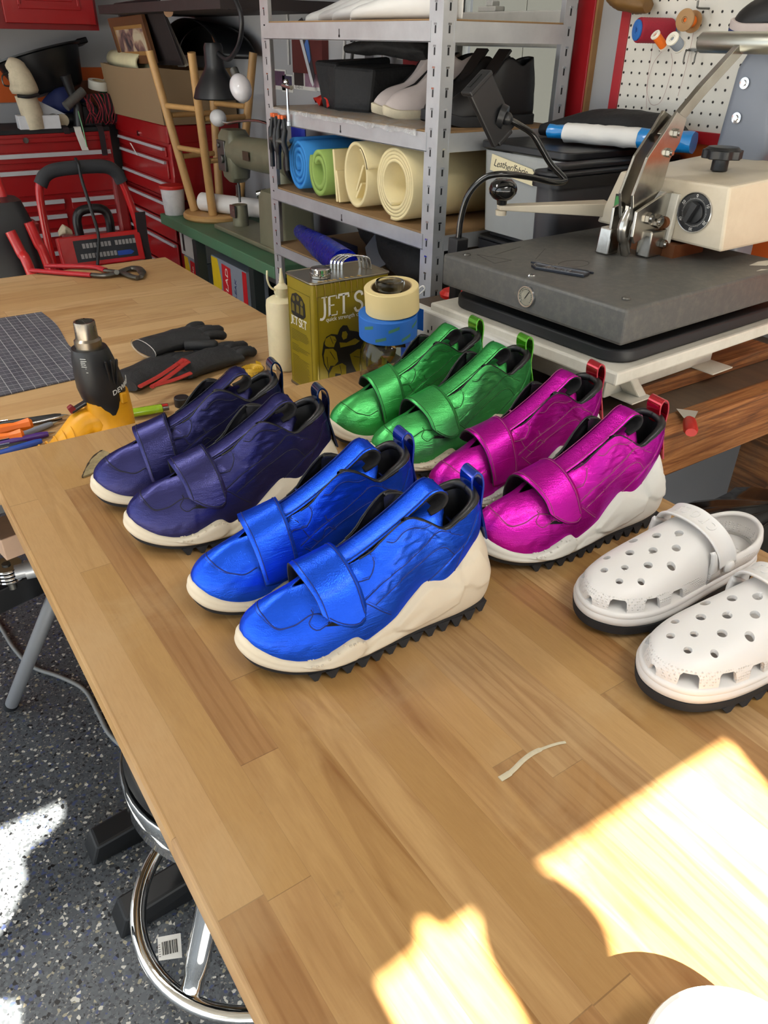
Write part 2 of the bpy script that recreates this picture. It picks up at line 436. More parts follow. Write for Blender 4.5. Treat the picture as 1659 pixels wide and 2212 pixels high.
# unseen sectional door raised for light, its openings shaped to throw the sun patches
def back_to_door(x, y, z):
    t = (y - YF)/SUND.y
    return (x - SUND.x*t, z - SUND.z*t)
mb = MB(); mb.bb(XL-1.2, XR+.12, YF-.005, YF, DOORZ, ZC)
M_DOOR = mat('white_door_skin', (206, 204, 198), .6, var=.04)
door = struct('door_1', mb, M_DOOR, smooth=None)
SUN_CUTOUTS = [
  [at(x, y, T) for x, y in ((1150, 1868), (1570, 1592), (1659, 1702), (1760, 1850), (1760, 2500), (1480, 2500), (1395, 2212), (1362, 2160), (1335, 2100), (1321, 2055), (1312, 2015), (1292, 1972), (1252, 1925), (1205, 1892))],
  [at(x, y, T) for x, y in ((1029, 1954), (1034, 2010), (1050, 2062), (1075, 2112), (1102, 2146), (1135, 2215), (1170, 2300), (920, 2300), (859, 2212), (828, 2150), (810, 2116), (902, 2040), (897, 2008), (902, 1985), (917, 1979), (932, 1986), (944, 2000), (958, 2000))],
  [at(x, y, 0) for x, y in ((-200, 1880), (0, 1788), (60, 1762), (122, 1735), (137, 1733), (135, 1764), (100, 1800), (60, 1834), (46, 1858), (56, 1893), (34, 1951), (0, 2010), (-60, 2080), (-200, 2080))],
  [at(x, y, 0) for x, y in ((-120, 2165), (0, 2160), (35, 2160), (48, 2182), (42, 2212), (20, 2290), (-120, 2290))],
]
cm = MB()
for P in SUN_CUTOUTS:
    q = [back_to_door(*p) for p in P]
    n = len(q)
    q = cr([V((a, b, 0)) for a, b in q], 1, True)
    cm.prism([(p.x, p.y) for p in q], -.2, .2, tr(0, YF-.0025, 0) @ rx(pi/2) @ Matrix.Diagonal((1, 1, -1, 1)))
cut(door, cm)
# added lamps, unseen on the ceiling, to brighten the room and give highlights
M_LAMP = NT('fill_lamp_diffuser'); M_LAMP.set(color=(1, 1, 1, 1), em=(1, .97, .92, 1), ems=LAMP)
M_HOUS = mat('fill_lamp_housing', (220, 220, 218), .5)
def added_fill_lamp(x, y, L, rot, label):
    t = thing('added_fill_lamp', label, 'lamp', (x, y, ZC-.001), (0, 0, rot), 'added fill lights on the ceiling')
    obj('housing', MB().bb(-L/2, L/2, -.16, .16, -.05, 0), M_HOUS, t, smooth=None)
    obj('diffuser', MB().bb(-L/2+.02, L/2-.02, -.14, .14, -.066, -.051), M_LAMP.m, t, smooth=None)
added_fill_lamp(-.5, 1.9, 1.2, 0, 'long added fill light on the ceiling over the aisle')
added_fill_lamp(.55, -.75, 1.2, radians(15), 'long added fill light on the ceiling beside the overhead door')
# ================================================================ worktables
M_BUTCHER = plank_mat('butcher_block', [(162, 124, 74), (172, 134, 82), (182, 146, 98), (168, 128, 78), (152, 112, 70), (180, 146, 102)])
M_BUTCHER2 = plank_mat('pale_butcher_block', [(190, 155, 108), (200, 166, 120), (184, 146, 98), (206, 174, 130)], w=.062, axis='X', wear=.25)
M_STEEL = mat('satin_steel_tube', (178, 180, 184), .35, .55, var=.06)
def table(name, label, x0, x1, y0, y1, z, th, m, legm):
    t = thing(name, label, 'table', ((x0+x1)/2, (y0+y1)/2, 0))
    lx, ly = (x1-x0)/2, (y1-y0)/2
    obj('tabletop', MB().bb(-lx, lx, -ly, ly, z-th, z), m, t, smooth=None, bevel=.003)
    for sx in (-1, 1):
        for sy in (-1, 1):
            obj('leg', MB().bb(sx*(lx-.22)-.03, sx*(lx-.22)+.03, sy*(ly-.12)-.03, sy*(ly-.12)+.03, 0, z-th), legm, t, smooth=None, bevel=.004)
    obj('apron', MB().bb(-lx+.25, lx-.25, -ly+.1, -ly+.13, z-th-.07, z-th).bb(-lx+.25, lx-.25, ly-.13, ly-.1, z-th-.07, z-th), legm, t, smooth=None)
    return t
M_DARKMETAL = mat('dark_grey_powder_coat', (60, 62, 66), .5, .3)
WT = table('worktable', 'butcher block worktable carrying the coloured sneakers in the foreground', .087, .943, -.42, 1.297, T, .036, M_BUTCHER, M_DARKMETAL)
table('worktable', 'lower pale butcher block table behind the sneakers, carrying the cutting mat', -.75, .935, 1.318, 2.74, B2, .036, M_BUTCHER2, M_DARKMETAL)
for y in (1.172, .986):
    q = V((.515, .4385, 0))
    obj('floor_foot', MB().add([V(p) - q for p in ((.055, y-.034, .001), (.42, y-.034, .001), (.42, y+.034, .001), (.055, y+.034, .001), (.075, y-.028, .046), (.42, y-.030, .085), (.42, y+.030, .085), (.075, y+.028, .046))], [(3, 2, 1, 0), (4, 5, 6, 7), (0, 1, 5, 4), (1, 2, 6, 5), (2, 3, 7, 6), (3, 0, 4, 7)]), mat('black_foot_plastic', (22, 23, 25), .5), WT, smooth=None, bevel=.006)
# ================================================================ sneakers
LAT = [(0, 0), (.004, -.016), (.018, -.032), (.045, -.048), (.08, -.0575), (.115, -.0585), (.15, -.0535), (.19, -.046), (.23, -.042), (.265, -.040), (.295, -.034), (.312, -.018)]
MED = [(.318, 0), (.312, .018), (.295, .033), (.265, .038), (.23, .037), (.19, .036), (.15, .039), (.115, .044), (.08, .046), (.045, .041), (.018, .030), (.004, .015)]
ZT = [(0, .053), (.005, .0505), (.015, .043), (.034, .0335), (.06, .0285), (.08, .0315), (.098, .0385), (.113, .0445), (.122, .0435), (.131, .0355), (.14, .0365), (.17, .048), (.202, .070), (.214, .0770), (.224, .0765), (.238, .073), (.25, .0775), (.268, .091), (.285, .105), (.30, .110), (.318, .110)]
ZB = [(0, .031), (.01, .0245), (.03, .019), (.06, .0155), (.1, .0150), (.2, .0155), (.26, .018), (.295, .023), (.318, .031)]
def outline(n=260):
    return resample(cr([(x, y, 0) for x, y in LAT + MED], 10, True), n, True)
def loop_normals(P):
    n = len(P); out = []
    for i in range(n):
        d = (P[(i+1) % n] - P[i-1]).normalized(); out.append(V((d.y, -d.x, 0)))
    c = sum(P, V((0, 0, 0)))/n
    if out[0].dot(P[0]-c) < 0: out = [-o for o in out]
    return out
OUT = outline(); OUTN = loop_normals(OUT)
# top edge of the upper, keyed by base x (x, y magnitude, z)
EDGE = [(0, .068, .000, .094), (.03, .070, .002, .095), (.06, .078, .005, .098), (.09, .097, .012, .105), (.12, .122, .018, .116),
        (.15, .150, .023, .130), (.165, .163, .0255, .144), (.19, .189, .0290, .164), (.21, .210, .031, .158), (.235, .236, .033, .141),
        (.26, .254, .033, .149), (.285, .273, .030, .158), (.305, .286, .019, .163), (.318, .2895, .000, .165)]
def upper_pt(i, u):
    p, n = OUT[i], OUTN[i]; x = p.x; zt = tab(ZT, x)
    ins = .0055 + .22*max(0, zt-.05)
    Bp = V((p.x, p.y, zt-.006)) - n*ins
    e = tab(EDGE, x); sg = 1 if p.y > 0 else -1
    w = min(1, abs(p.y)/.012)
    E = V((e[0], sg*e[1]*w, e[2]))
    if p.y > 0 and .14 < x < .29: E.z += .004*sin(pi*(x-.14)/.15)
    dz = E.z - Bp.z; dh = V((Bp.x-E.x, Bp.y-E.y, 0))
    fr = max(0, 1 - x/.09)
    P1 = Bp + V((0, 0, dz*(.42 - .04*fr))) + n*(.004 + .001*fr)
    P2 = E + dh*(.50 + .05*fr) - V((0, 0, dz*(.10*(1-fr) + .13*fr)))
    if x > .2:
        k = min(1, (x-.2)/.06); P2 = P2.lerp(E + dh*.35 - V((0, 0, dz*.34)), k)
    t = u; s = 1 - t
    return Bp*s**3 + P1*(3*s*s*t) + P2*(3*s*t*t) + E*t**3
RAYS = dict(
 stripe_top=[((.138, .07), (.131, .083)), ((.167, .092), (.16, .105)), ((.197, .112), (.188, .124)), ((.217, .128), (.209, .14)), ((.233, .138), (.224, .15)), ((.247, .149), (.239, .160))],
 stripe_low=[((.153, .06), (.146, .074)), ((.187, .087), (.179, .1)), ((.212, .105), (.204, .117)), ((.228, .114), (.219, .126)), ((.24, .114), (.231, .126)), ((.252, .101), (.243, .114))],
 heel=[((.21, .066), (.202, .079)), ((.227, .078), (.218, .091)), ((.252, .1), (.242, .113)), ((.267, .114), (.256, .126)), ((.275, .134), (.265, .145)), ((.278, .149), (.268, .16))],
 counter=[((.254, .07), (.244, .083)), ((.258, .089), (.248, .101)), ((.264, .109), (.254, .121))],
 patch=[((.122, .095), (.115, .108)), ((.128, .1), (.122, .113)), ((.142, .099), (.135, .111)), ((.148, .105), (.141, .117)), ((.15, .123), (.143, .135)), ((.15, .138), (.143, .149)), ((.137, .147), (.13, .158)), ((.132, .14), (.125, .152)), ((.128, .13), (.122, .141)), ((.121, .121), (.115, .133)), ((.111, .116), (.105, .128))],
 eyestay=[((.165, .143), (.158, .154)), ((.175, .14), (.167, .151)), ((.185, .149), (.177, .16)), ((.195, .152), (.187, .163)), ((.21, .148), (.201, .16)), ((.221, .15), (.212, .161))],
 vamp=[((.076, .08), (.07, .093)), ((.078, .072), (.073, .086)), ((.073, .063), (.068, .076)), ((.077, .054), (.071, .068)), ((.083, .048), (.078, .062)), ((.091, .051), (.086, .065)), ((.102, .055), (.096, .069)), ((.118, .06), (.112, .073)), ((.129, .069), (.122, .082)), ((.136, .069), (.129, .082)), ((.144, .065), (.137, .078)), ((.16, .049), (.153, .063)), ((.172, .040), (.165, .054))])
def flank_curve(key, bvh, off=0, n=34, dz=0, close=False):
    # a seam carried onto the outer flank; returns surface points
    out = []
    for (a, b), (c, d) in RAYS[key]:
        d_ = V((a-c, .015, b-d)).normalized(); o = V((c, -.045, d)) - d_*.12
        h = bvh.ray_cast(o, d_)
        if h[0] is None: h = bvh.find_nearest(V((a, -.03, b)))
        out.append(h[0])
    q = resample(cr(out, 6), n); res = []
    for p in q:
        h = bvh.find_nearest(p + V((dz*.35, 0, dz))); res.append(h[0] + h[1]*off)
    return res
def medial_curve(P, bvh, off=0):
    res = []
    for p in P:
        h = bvh.ray_cast(V((p.x, .3, p.z)), V((0, -1, 0)))
        if h[0] is None or h[0].y < 0.004: h = bvh.find_nearest(V((p.x, .035, p.z)))
        res.append(h[0] + h[1]*off)
    return res
def inside(poly, x, z):
    c = False; n = len(poly); j = n - 1; dm = 9
    for i in range(n):
        x1, z1 = poly[i]; x2, z2 = poly[j]
        if (z1 > z) != (z2 > z) and x < (x2-x1)*(z-z1)/(z2-z1)+x1: c = not c
        L2 = (x2-x1)**2 + (z2-z1)**2 or 1e-12
        t = max(0, min(1, ((x-x1)*(x2-x1)+(z-z1)*(z2-z1))/L2))
        dm = min(dm, math.hypot(x-x1-t*(x2-x1), z-z1-t*(z2-z1))); j = i
    return dm if c else -dm
UG = None
def build_upper():
    global UG
    if UG: return UG
    nu = 48; G = []
    for i in range(len(OUT)):
        G.append([upper_pt(i, j/(nu-1)) for j in range(nu)])
    m = MB().sheet(G, cu=True); bvh = BVHTree.FromPolygons(m.v, m.f)
    C = {k: [(p.x, p.z) for p in flank_curve(k, bvh)] for k in RAYS}
    polys = [C['stripe_top'] + [(.26, .17), (.33, .17), (.33, .03), (.12, .03)],
             C['heel'] + [(.33, .17), (.33, .06)], C['patch'], C['eyestay'] + [(.22, .18), (.15, .18)]]
    toe = [p for p in C['vamp'][:16]]
    T_ = [(.088, -.040), (.074, -.034), (.054, -.033), (.036, -.026), (.0275, -.010), (.0275, .006), (.036, .021), (.056, .031), (.076, .033), (.088, .040)]
    cap = [(p.x, p.y) for p in cr([(a, b, 0) for a, b in T_], 4)]
    ss = lambda d, w: max(0, min(1, d/w + .5))
    for i, row in enumerate(G):
        for j, q in enumerate(row):
            d = 0
            for P, a in zip(polys, (.0009, .0010, .0011, .0008)):
                if .1 < q.x: d += a*ss(inside(P, q.x, q.z), .0016)
            if q.x < .088: d += .0010*ss(-inside(cap, q.x, q.y), .0016)
            if .13 < q.x < .275:
                k = sin(pi*(q.x-.13)/.145)*sin(pi*j/(nu-1))
                if inside(polys[0], q.x, q.z) > 0: k *= .45
                h = noise.noise(V((q.x*46+q.z*30, q.z*110-q.x*52, 1.7 if q.y > 0 else 5.2))) + .6*noise.noise(V((q.x*90+q.z*60, q.z*210-q.x*110, 3.1 if q.y > 0 else 8.2)))
                d += .0016*k*h
            if q.x < .07 and j < nu*.6: d += .0006*noise.noise(V((q.y*260, q.z*50, 2)))
            nn = V((OUTN[i].x, OUTN[i].y, .35 if j > nu*.6 else .1)).normalized()
            row[j] = q + nn*d
    UG = G
    return G
def side_pt(pt, bvh, lateral=True, off=.0):
    # point on the upper seen square from the side at (x, z)
    y0 = -.3 if lateral else .3
    h = bvh.ray_cast(V((pt[0], y0, pt[1])), V((0, -y0, 0)))
    if h[0] is None: h = bvh.find_nearest(V((pt[0], (-.05 if lateral else .045), pt[1])))
    return h[0] + h[1]*off
def top_pt(pt, bvh, off=.0):
    h = bvh.ray_cast(V((pt[0], pt[1], .4)), V((0, 0, -1)))
    if h[0] is None: h = bvh.find_nearest(V((pt[0], pt[1], .08)))
    return h[0] + h[1]*off
def leather(name, c, edge, rough=.36, metal=.85):
    t = NT(name); v = t.co()
    big = t.noise(v, 26, 4, .6); c1 = srgb(*c)
    lo = tuple(x*.72 for x in c1[:3]) + (1,)
    col = t.mix(big, lo, c1)
    vo = t.n('ShaderNodeTexVoronoi', feature='DISTANCE_TO_EDGE'); vo.inputs['Scale'].default_value = 430; t.l(v, vo.inputs['Vector'])
    vm = t.co((20, 60, 150)); cre = t.noise(vm, 1.3, 4, .62, .8)
    peb = t.ramp(vo.outputs['Distance'], [(0, 0.0), (.35, 1.0)])
    h = t.math('ADD', t.math('MULTIPLY', peb, .22), t.math('MULTIPLY', cre, 1.5))
    t.set(color=col, metal=metal, rough=t.math('ADD', rough-.05, t.math('MULTIPLY', t.noise(v, 40, 3), .16)),
          normal=t.bump(h, .42, .0011), tint=srgb(*edge), coat=.12, coatr=.25)
    return t.m
M_CREAM = mat('cream_foam_sole', (214, 202, 180), .62, var=.04, vscale=60, bump=.12, bscale=900, bdist=.0003, sss=.0)
M_WHITESOLE = mat('white_foam_sole', (220, 218, 210), .62, var=.03, vscale=60, bump=.12, bscale=900, bdist=.0003)
M_RUBBER = mat('black_lug_rubber', (34, 35, 38), .7, var=.15, bump=.2, bscale=300)
M_LINING = mat('black_lining_leather', (17, 17, 20), .42, var=.2, bump=.3, bscale=260)
M_FELT = mat('black_strap_felt', (26, 25, 27), .9, var=.3, bump=.5, bscale=700)
LEA = dict(
  blue=(leather('blue_metallic_leather', (36, 96, 246), (70, 90, 255)), mat('blue_seam', (22, 44, 120), .55, .3), NT('blue_patent').set(color=srgb(10, 62, 190), metal=.75, rough=.12, coat=1.0).m),
  navy=(leather('dark_violet_metallic_leather', (62, 62, 112), (70, 84, 230), .34), mat('navy_seam', (20, 20, 44), .6, .2), NT('teal_patent').set(color=srgb(8, 44, 92), metal=.75, rough=.12, coat=1.0).m),
  green=(leather('green_metallic_leather', (84, 190, 104), (80, 255, 190)), mat('green_seam', (26, 92, 36), .55, .3), NT('lime_patent').set(color=srgb(86, 176, 24), metal=.75, rough=.12, coat=1.0).m),
  magenta=(leather('magenta_metallic_leather', (206, 30, 172), (200, 60, 255)), mat('tan_seam', (150, 62, 112), .6, .1), NT('red_patent').set(color=srgb(190, 22, 44), metal=.7, rough=.12, coat=1.0).m))
def mirrored(mb, s):
    if s < 0: mb.v = [V((p.x, -p.y, p.z)) for p in mb.v]
    return mb
FACETS = [([(.214, .072), (.222, .073), (.262, .060), (.255, .040), (.226, .030), (.196, .026), (.170, .033), (.168, .040)], .0036),
          ([(.258, .082), (.292, .094), (.304, .072), (.300, .052), (.285, .050), (.264, .060)], .0034),
          ([(.128, .020), (.19, .020), (.165, .030), (.148, .031)], .0014), ([(.058, .024), (.085, .0195), (.114, .0205), (.128, .029), (.131, .038), (.124, .0425), (.112, .0425), (.098, .038), (.08, .0325)], .0030)]
def make_sneaker(side, key, label, sole):
    # side +1: the wearer's left shoe, its outer side on -y; -1 mirrors it
    lea, seam, pat = LEA[key]
    root = thing('sneaker', label, 'sneaker', group='metallic strap sneakers')
    P = lambda name, mb, m, **k: obj(name, mirrored(mb, side), m, root, **k)
    # midsole
    rows = []
    lv = [(-.06, -.010), (0, -.0035), (.05, -.0005), (.16, .0014), (.35, .0020), (.55, .0008), (.72, .0002), (.88, -.0012), (.96, -.0030), (1.0, -.0062), (.97, -.0095)]
    LV_ = [(-.06, -.010), (0, -.0035), (.03, -.0012)] + [(k/24, tab(lv[1:9], k/24)) for k in range(1, 24)] + [(.97, -.0034), (1.0, -.0062), (.97, -.0095)]
    for i, (p, n) in enumerate(zip(OUT, OUTN)):
        zt, zb = tab(ZT, p.x), tab(ZB, p.x); r = []
        for s_, o in LV_:
            z = zb + (zt-zb)*s_; oo = o - .22*max(0, z-.052)
            if .05 < s_ < .97 and abs(p.y) > .012:
                for P_, a_ in FACETS:
                    d_ = inside(P_, p.x, z)
                    if d_ > -.003: oo += a_*max(0, min(1, d_/.0022+.5))
            if abs(p.y) > .02 and .055 < p.x < .135:                    # raised forefoot pad
                k = max(0, 1 - ((p.x-.097)/.037)**2)*max(0, 1-((s_-.55)/.5)**2); oo += .0020*k**.7
            if abs(p.y) > .015 and p.x > .13:                            # sculpted flank
                a = (p.x-.13)/.19
                ridge = math.exp(-((s_ - (.30+.35*max(0, min(1, (a-.25)*2.2))))/.13)**2)
                oo += .0012*ridge*min(1, a*4)
            r.append(V((p.x, p.y, z)) + n*oo)
        rows.append(r)
    m = MB().sheet(rows, cu=True)
    ncap = len(rows); w = len(LV_)
    m.f.append(tuple(i*w for i in range(ncap))); m.fm.append(0)
    m.f.append(tuple(i*w+w-1 for i in range(ncap))); m.fm.append(0)
    mid = P('midsole', m, sole, smooth=.9)
    # dotted grip texture on both flanks
    d = MB()
    from_i = [i for i in range(len(OUT))]
    mbv = BVHTree.FromPolygons([V(v) for v in m.v], [f for f in m.f if len(f) == 4])
    for sgn in (True, False):
        for r_ in range(6):
            for c_ in range(13):
                x = .064 + c_*.0050 + .0012*(r_ % 2); k = (x-.060)/.068
                z = .0215 + r_*.0036 + .007*k
                if ((x-.097)/.036)**2 + ((z-(.0295+.007*k))/.0105)**2 > 1: continue
                q = side_pt((x, z), mbv, sgn)
                if abs(q.y) > .0615 or abs(q.y) < .03: continue
                d.box(q, (.0028, .0030, .0023), (0, 0, 0))
    dm = obj('grip_dots', mirrored(d, side), sole, mid, smooth=None, bevel=.0004, seg=1)
    # outsole: slab and wedge lugs
    rows = [[V((p.x, p.y, zb_+dz)) - n*ins for zb_ in (tab(ZB, p.x),) for dz, ins in ((-.0055, .004), (-.0055, .0025), (-.0005, .002), (.0005, .006))] for p, n in zip(OUT, OUTN)]
    m = MB().sheet(rows, cu=True)
    m.f.append(tuple(i*4 for i in range(len(OUT)))); m.fm.append(0)
    m.f.append(tuple(i*4+3 for i in range(len(OUT)))); m.fm.append(0)
    for sg in (-1, 1):
        for k in range(13):
            x = .070 + k*.0187
            side_ = [q for q in OUT if (q.y < 0) == (sg < 0) and abs(q.y) > .01]
            q = min(side_, key=lambda a: abs(a.x-x)); y = q.y - sg*.0015
            zb_ = tab(ZB, x) - .004
            tip = 0.0003 if .09 < x < .27 else max(.0003, zb_ - .013)
            y2 = y - sg*.028
            m.add([(x-.0085, y, zb_), (x+.0085, y, zb_), (x+.002, y+sg*.0012, tip), (x-.002, y+sg*.0012, tip),
                   (x-.0085, y2, zb_), (x+.0085, y2, zb_), (x+.002, y2, tip), (x-.002, y2, tip)],
                  [(0, 1, 2, 3), (7, 6, 5, 4), (0, 4, 5, 1), (1, 5, 6, 2), (2, 6, 7, 3), (3, 7, 4, 0)])
    P('outsole', m, M_RUBBER, smooth=.5)
    # upper
    G = build_upper(); m = MB().sheet(G, cu=True)
    bvh = BVHTree.FromPolygons(m.v, m.f)
    up_ = P('upper', m, [lea, M_LINING], smooth=None, solid=.0022, inner=True, fix=False)
    up_.data.polygons.foreach_set('use_smooth', [True]*len(up_.data.polygons))
    # recalculated outward
    bm = bmesh.new(); bm.from_mesh(up_.data); bmesh.ops.remove_doubles(bm, verts=bm.verts, dist=2e-5)
    bmesh.ops.recalc_face_normals(bm, faces=bm.faces)
    ref = [f for f in bm.faces if .12 < f.calc_center_median().x < .2]
    s_ = sum(f.normal.y*f.calc_center_median().y for f in ref)
    if s_ < 0: bmesh.ops.reverse_faces(bm, faces=bm.faces)
    bm.to_mesh(up_.data); bm.free()
    # padded collar and footbed
    col = MB()
    es = [upper_pt(i, .97) - OUTN[i]*.0042 for i in range(len(OUT)) if OUT[i].x > .188]
    # order runs lateral -> heel -> medial
    pts = cr(es[::5] + [es[-1]], 3)
    rad = [.0030 + .0032*sin(pi*i/(len(pts)-1))**2 for i in range(len(pts))]
    col.tube([p + V((-.002*sin(pi*i/(len(pts)-1)), 0, .004*sin(pi*i/(len(pts)-1))**3-.001)) for i, p in enumerate(pts)], rad, 10)
    inn = []
    for i in range(len(OUT)):
        if OUT[i].x > .186: inn.append([upper_pt(i, u) - OUTN[i]*(.0065 + .004*sin(pi*(1-u))) for u in (.25, .45, .65, .85, .97)])
    col.sheet(inn)
    P('collar_lining', col, M_LINING, smooth=1.2)
    fb = [(p.x*.94+.008, p.y*.80) for p in OUT if p.x > .0]
    P('footbed', MB().prism(fb, .046, .050), M_LINING, smooth=None)
    # edge piping along the throat
    pip = MB()
    for lat in (True, False):
        es = [upper_pt(i, 1.0) for i in range(len(OUT)) if .135 < OUT[i].x < .300 and (OUT[i].y < 0) == lat]
        es.sort(key=lambda p: p.x)
        pip.tube(es[::3]+[es[-1]], .0010, 6)
    P('edge_piping', pip, M_LINING, smooth=1.2)
    # tongue: padded flap below the pull strip
    tp = cr([(.098, .0, .098), (.13, .0, .108), (.165, .0, .122), (.20, .0, .140), (.225, .0, .151), (.242, .0, .150), (.2485, .0, .143)], 5)
    rows = []; N = len(tp)
    for k, p in enumerate(tp):
        a = k/(N-1); hw = .020 + .007*min(1, a*1.5)
        if a > .72: hw *= sqrt(max(0.02, 1 - ((a-.72)/.30)**2))
        th = .0065*(1 if a < .8 else sqrt(max(.05, 1-((a-.8)/.22)**2)))
        dd = (tp[min(k+1, N-1)] - tp[max(k-1, 0)]).normalized(); nn = V((-dd.z, 0, dd.x))
        ring = []
        for j in range(18):
            b = 2*pi*j/18; ring.append(p + V((0, hw*cos(b), 0)) + nn*(th*sin(b) - .016*(cos(b)**2)*(.55+.45*a)))
        rows.append(ring)
    m = MB().sheet(rows, cv=True); m.f.append(tuple(range(18))); m.fm.append(0); m.f.append(tuple((N-1)*18+j for j in range(18))); m.fm.append(0)
    P('tongue', m, lea, smooth=1.0)
    # pull strip: from below the strap up to a loop over the tongue
    sp = cr([(.088, 0, .106), (.112, 0, .115), (.14, 0, .127), (.17, 0, .144), (.195, 0, .160), (.212, 0, .172), (.224, 0, .181), (.2345, 0, .1835), (.2435, 0, .179), (.247, 0, .170), (.243, 0, .161), (.2345, 0, .156), (.226, 0, .153)], 5)
    m = MB(); W = .0335; rows = []
    for k, p in enumerate(sp):
        a = k/(len(sp)-1); w_ = W*(1.0 + .10*max(0, (a-.45)))
        rows.append([p + V((0, (j/6-.5)*w_, -.0035*((j/6-.5)*2)**2*(1-a))) for j in range(7)])
    m.sheet(rows)
    P('pull_strip', m, [lea, M_FELT], smooth=1.0, solid=.0026, inner=True)
    # stitch lines of the strip
    st = MB()
    for e in (.06, .94):
        st.tube([q[0].lerp(q[-1], e) + V((-.0, 0, .0016 if k < 36 else 0)) + (V((-.0010, 0, .0)) if k < 40 else V((.0006, 0, .0005))) for k, q in enumerate(rows[:44])], .0006, 5)
    # forefoot strap
    A = [(.0815, -.0490, .084), (.0790, -.0390, .0975), (.0745, -.0240, .1075), (.0710, -.0060, .1125), (.0705, .0120, .1110), (.0730, .0300, .0990), (.0770, .0440, .072), (.0800, .0475, .050)]
    Bm = [(.1080, -.0560, .0735), (.1050, -.0440, .0960), (.1010, -.0270, .1115), (.0970, -.0080, .1195), (.0960, .0110, .1185), (.0970, .0300, .1050), (.1000, .0435, .076), (.1020, .0475, .050)]
    Cm = [(.1310, -.0500, .0830), (.1280, -.0400, .1040), (.1240, -.0250, .1190), (.1205, -.0080, .1275), (.1190, .0100, .1265), (.1200, .0280, .1130), (.1230, .0400, .082), (.1240, .0435, .052)]
    rows = []
    ac, bc, cc = cr(A, 5), cr(Bm, 5), cr(Cm, 5)
    for i in range(len(ac)):
        r = []
        for j in range(9):
            a = j/8; p = ac[i]*((1-a)*(1-2*a)) + bc[i]*(4*a*(1-a)) + cc[i]*(a*(2*a-1)); r.append(p)
        rows.append(r)
    # pointed tab on the outer end
    tipx = [0.0, .0022, .0044, .0066, .0088, .0110, .0132, .0128, .0006]
    dirs = [(rows[0][j]-rows[1][j]).normalized() for j in range(9)]
    rows = [[rows[0][j] + dirs[j]*tipx[j]*.9 for j in range(9)], [rows[0][j] + dirs[j]*tipx[j]*.45 for j in range(9)]] + rows
    m = MB().sheet(rows)
    strap = P('strap', m, [lea, M_FELT], smooth=1.0, solid=.0030, inner=True, solid_off=1)
    for j in (0.7, 7.3):
        j0 = int(j); fz = j - j0
        st.tube([rows[i][j0].lerp(rows[i][j0+1], fz) + V((0, -.0, .0)) + (V((0, rows[i][j0].y, rows[i][j0].z-.055)).normalized()*.0034) for i in range(1, len(rows)-2)], .0006, 5)
    st.tube([rows[0][j] - dirs[j]*.0035 + V((0, -.0030, .0016)) for j in range(1, 8)], .0006, 5)
    # felt pad under the free tab
    f1 = [side_pt(q, bvh, True, .0012) for q in ((.085, .066), (.104, .064), (.120, .074), (.084, .085))]
    P('hook_pad', MB().add(f1 + [q + V((0, -.0015, .0004)) for q in f1], [(3, 2, 1, 0), (4, 5, 6, 7), (0, 1, 5, 4), (1, 2, 6, 5), (2, 3, 7, 6), (3, 0, 4, 7)]), M_FELT, smooth=None)
    # seams laid on both flanks
    m = MB()
    for key in RAYS:
        lat = flank_curve(key, bvh, .0003); lat2 = flank_curve(key, bvh, .0003, dz=.0028)
        if key == 'vamp': med, med2 = lat[24:], lat2[24:]
        else: med, med2 = lat, lat2
        m.tube(lat, .00085, 6); st.tube(lat2, .00042, 5)
        m.tube(medial_curve(med, bvh, .0003), .00085, 6); st.tube(medial_curve(med2, bvh, .0003), .00042, 5)
    for off, r_ in ((0, .00095), (.003, .0005)):
        T_ = [(.088, -.040), (.074, -.034), (.054, -.033), (.036, -.026-off*.4), (.0275-off, -.010), (.0275-off, .006), (.036-off, .021), (.056, .031), (.076, .033)]
        q = resample(cr([(a, b, 0) for a, b in T_], 6), 44)
        m.tube([top_pt((v.x, v.y), bvh, .0003) for v in q], r_, 6)
    P('seam', m, seam, smooth=1.2)
    P('stitching', st, seam, smooth=1.2)
    # heel pull tab in patent leather
    tp = cr([(.2870, 0, .146), (.2835, 0, .160), (.2800, 0, .176), (.2805, 0, .1855), (.2855, 0, .1905), (.2920, 0, .1860), (.2955, 0, .174), (.2955, 0, .158), (.2955, 0, .142), (.3020, 0, .118), (.3080, 0, .096)], 5)
    m = MB().ribbon(tp, (0, 1, 0), .025, .0026)
    P('heel_tab', m, pat, smooth=.8, bevel=.0004)
    return root
H_ = 6.2
def place(o, x, y, ang, z=T): o.location = (x, y, z); o.rotation_euler = (0, 0, radians(ang)); return o
SHOES = [
 ('navy', 1, (.206, .911, -9), 'dark violet metallic sneaker nearest the left table edge, its strap tab towards the camera'),
 ('navy', -1, (.198, 1.036, -9.5), 'dark violet metallic sneaker behind its mate, beside the heat gun'),
 ('blue', 1, (.230, .607, -8.5), 'bright blue metallic sneaker foremost of all, showing its spiked outsole and cream sole'),
 ('blue', -1, (.222, .724, -7), 'bright blue metallic sneaker second from the front, its toe beside the bare wood'),
 ('green', 1, (.600, .902, -6), 'green metallic sneaker between its mate and the magenta pair, lime tab at the heel'),
 ('green', -1, (.592, 1.018, -6), 'green metallic sneaker standing against the jar with the tape rolls'),
 ('magenta', 1, (.577, .622, -8), 'magenta metallic sneaker nearest the white clogs, red tab at the heel'),
 ('magenta', -1, (.606, .757, -7), 'magenta metallic sneaker between the green pair and its mate'),
]
proto = {}
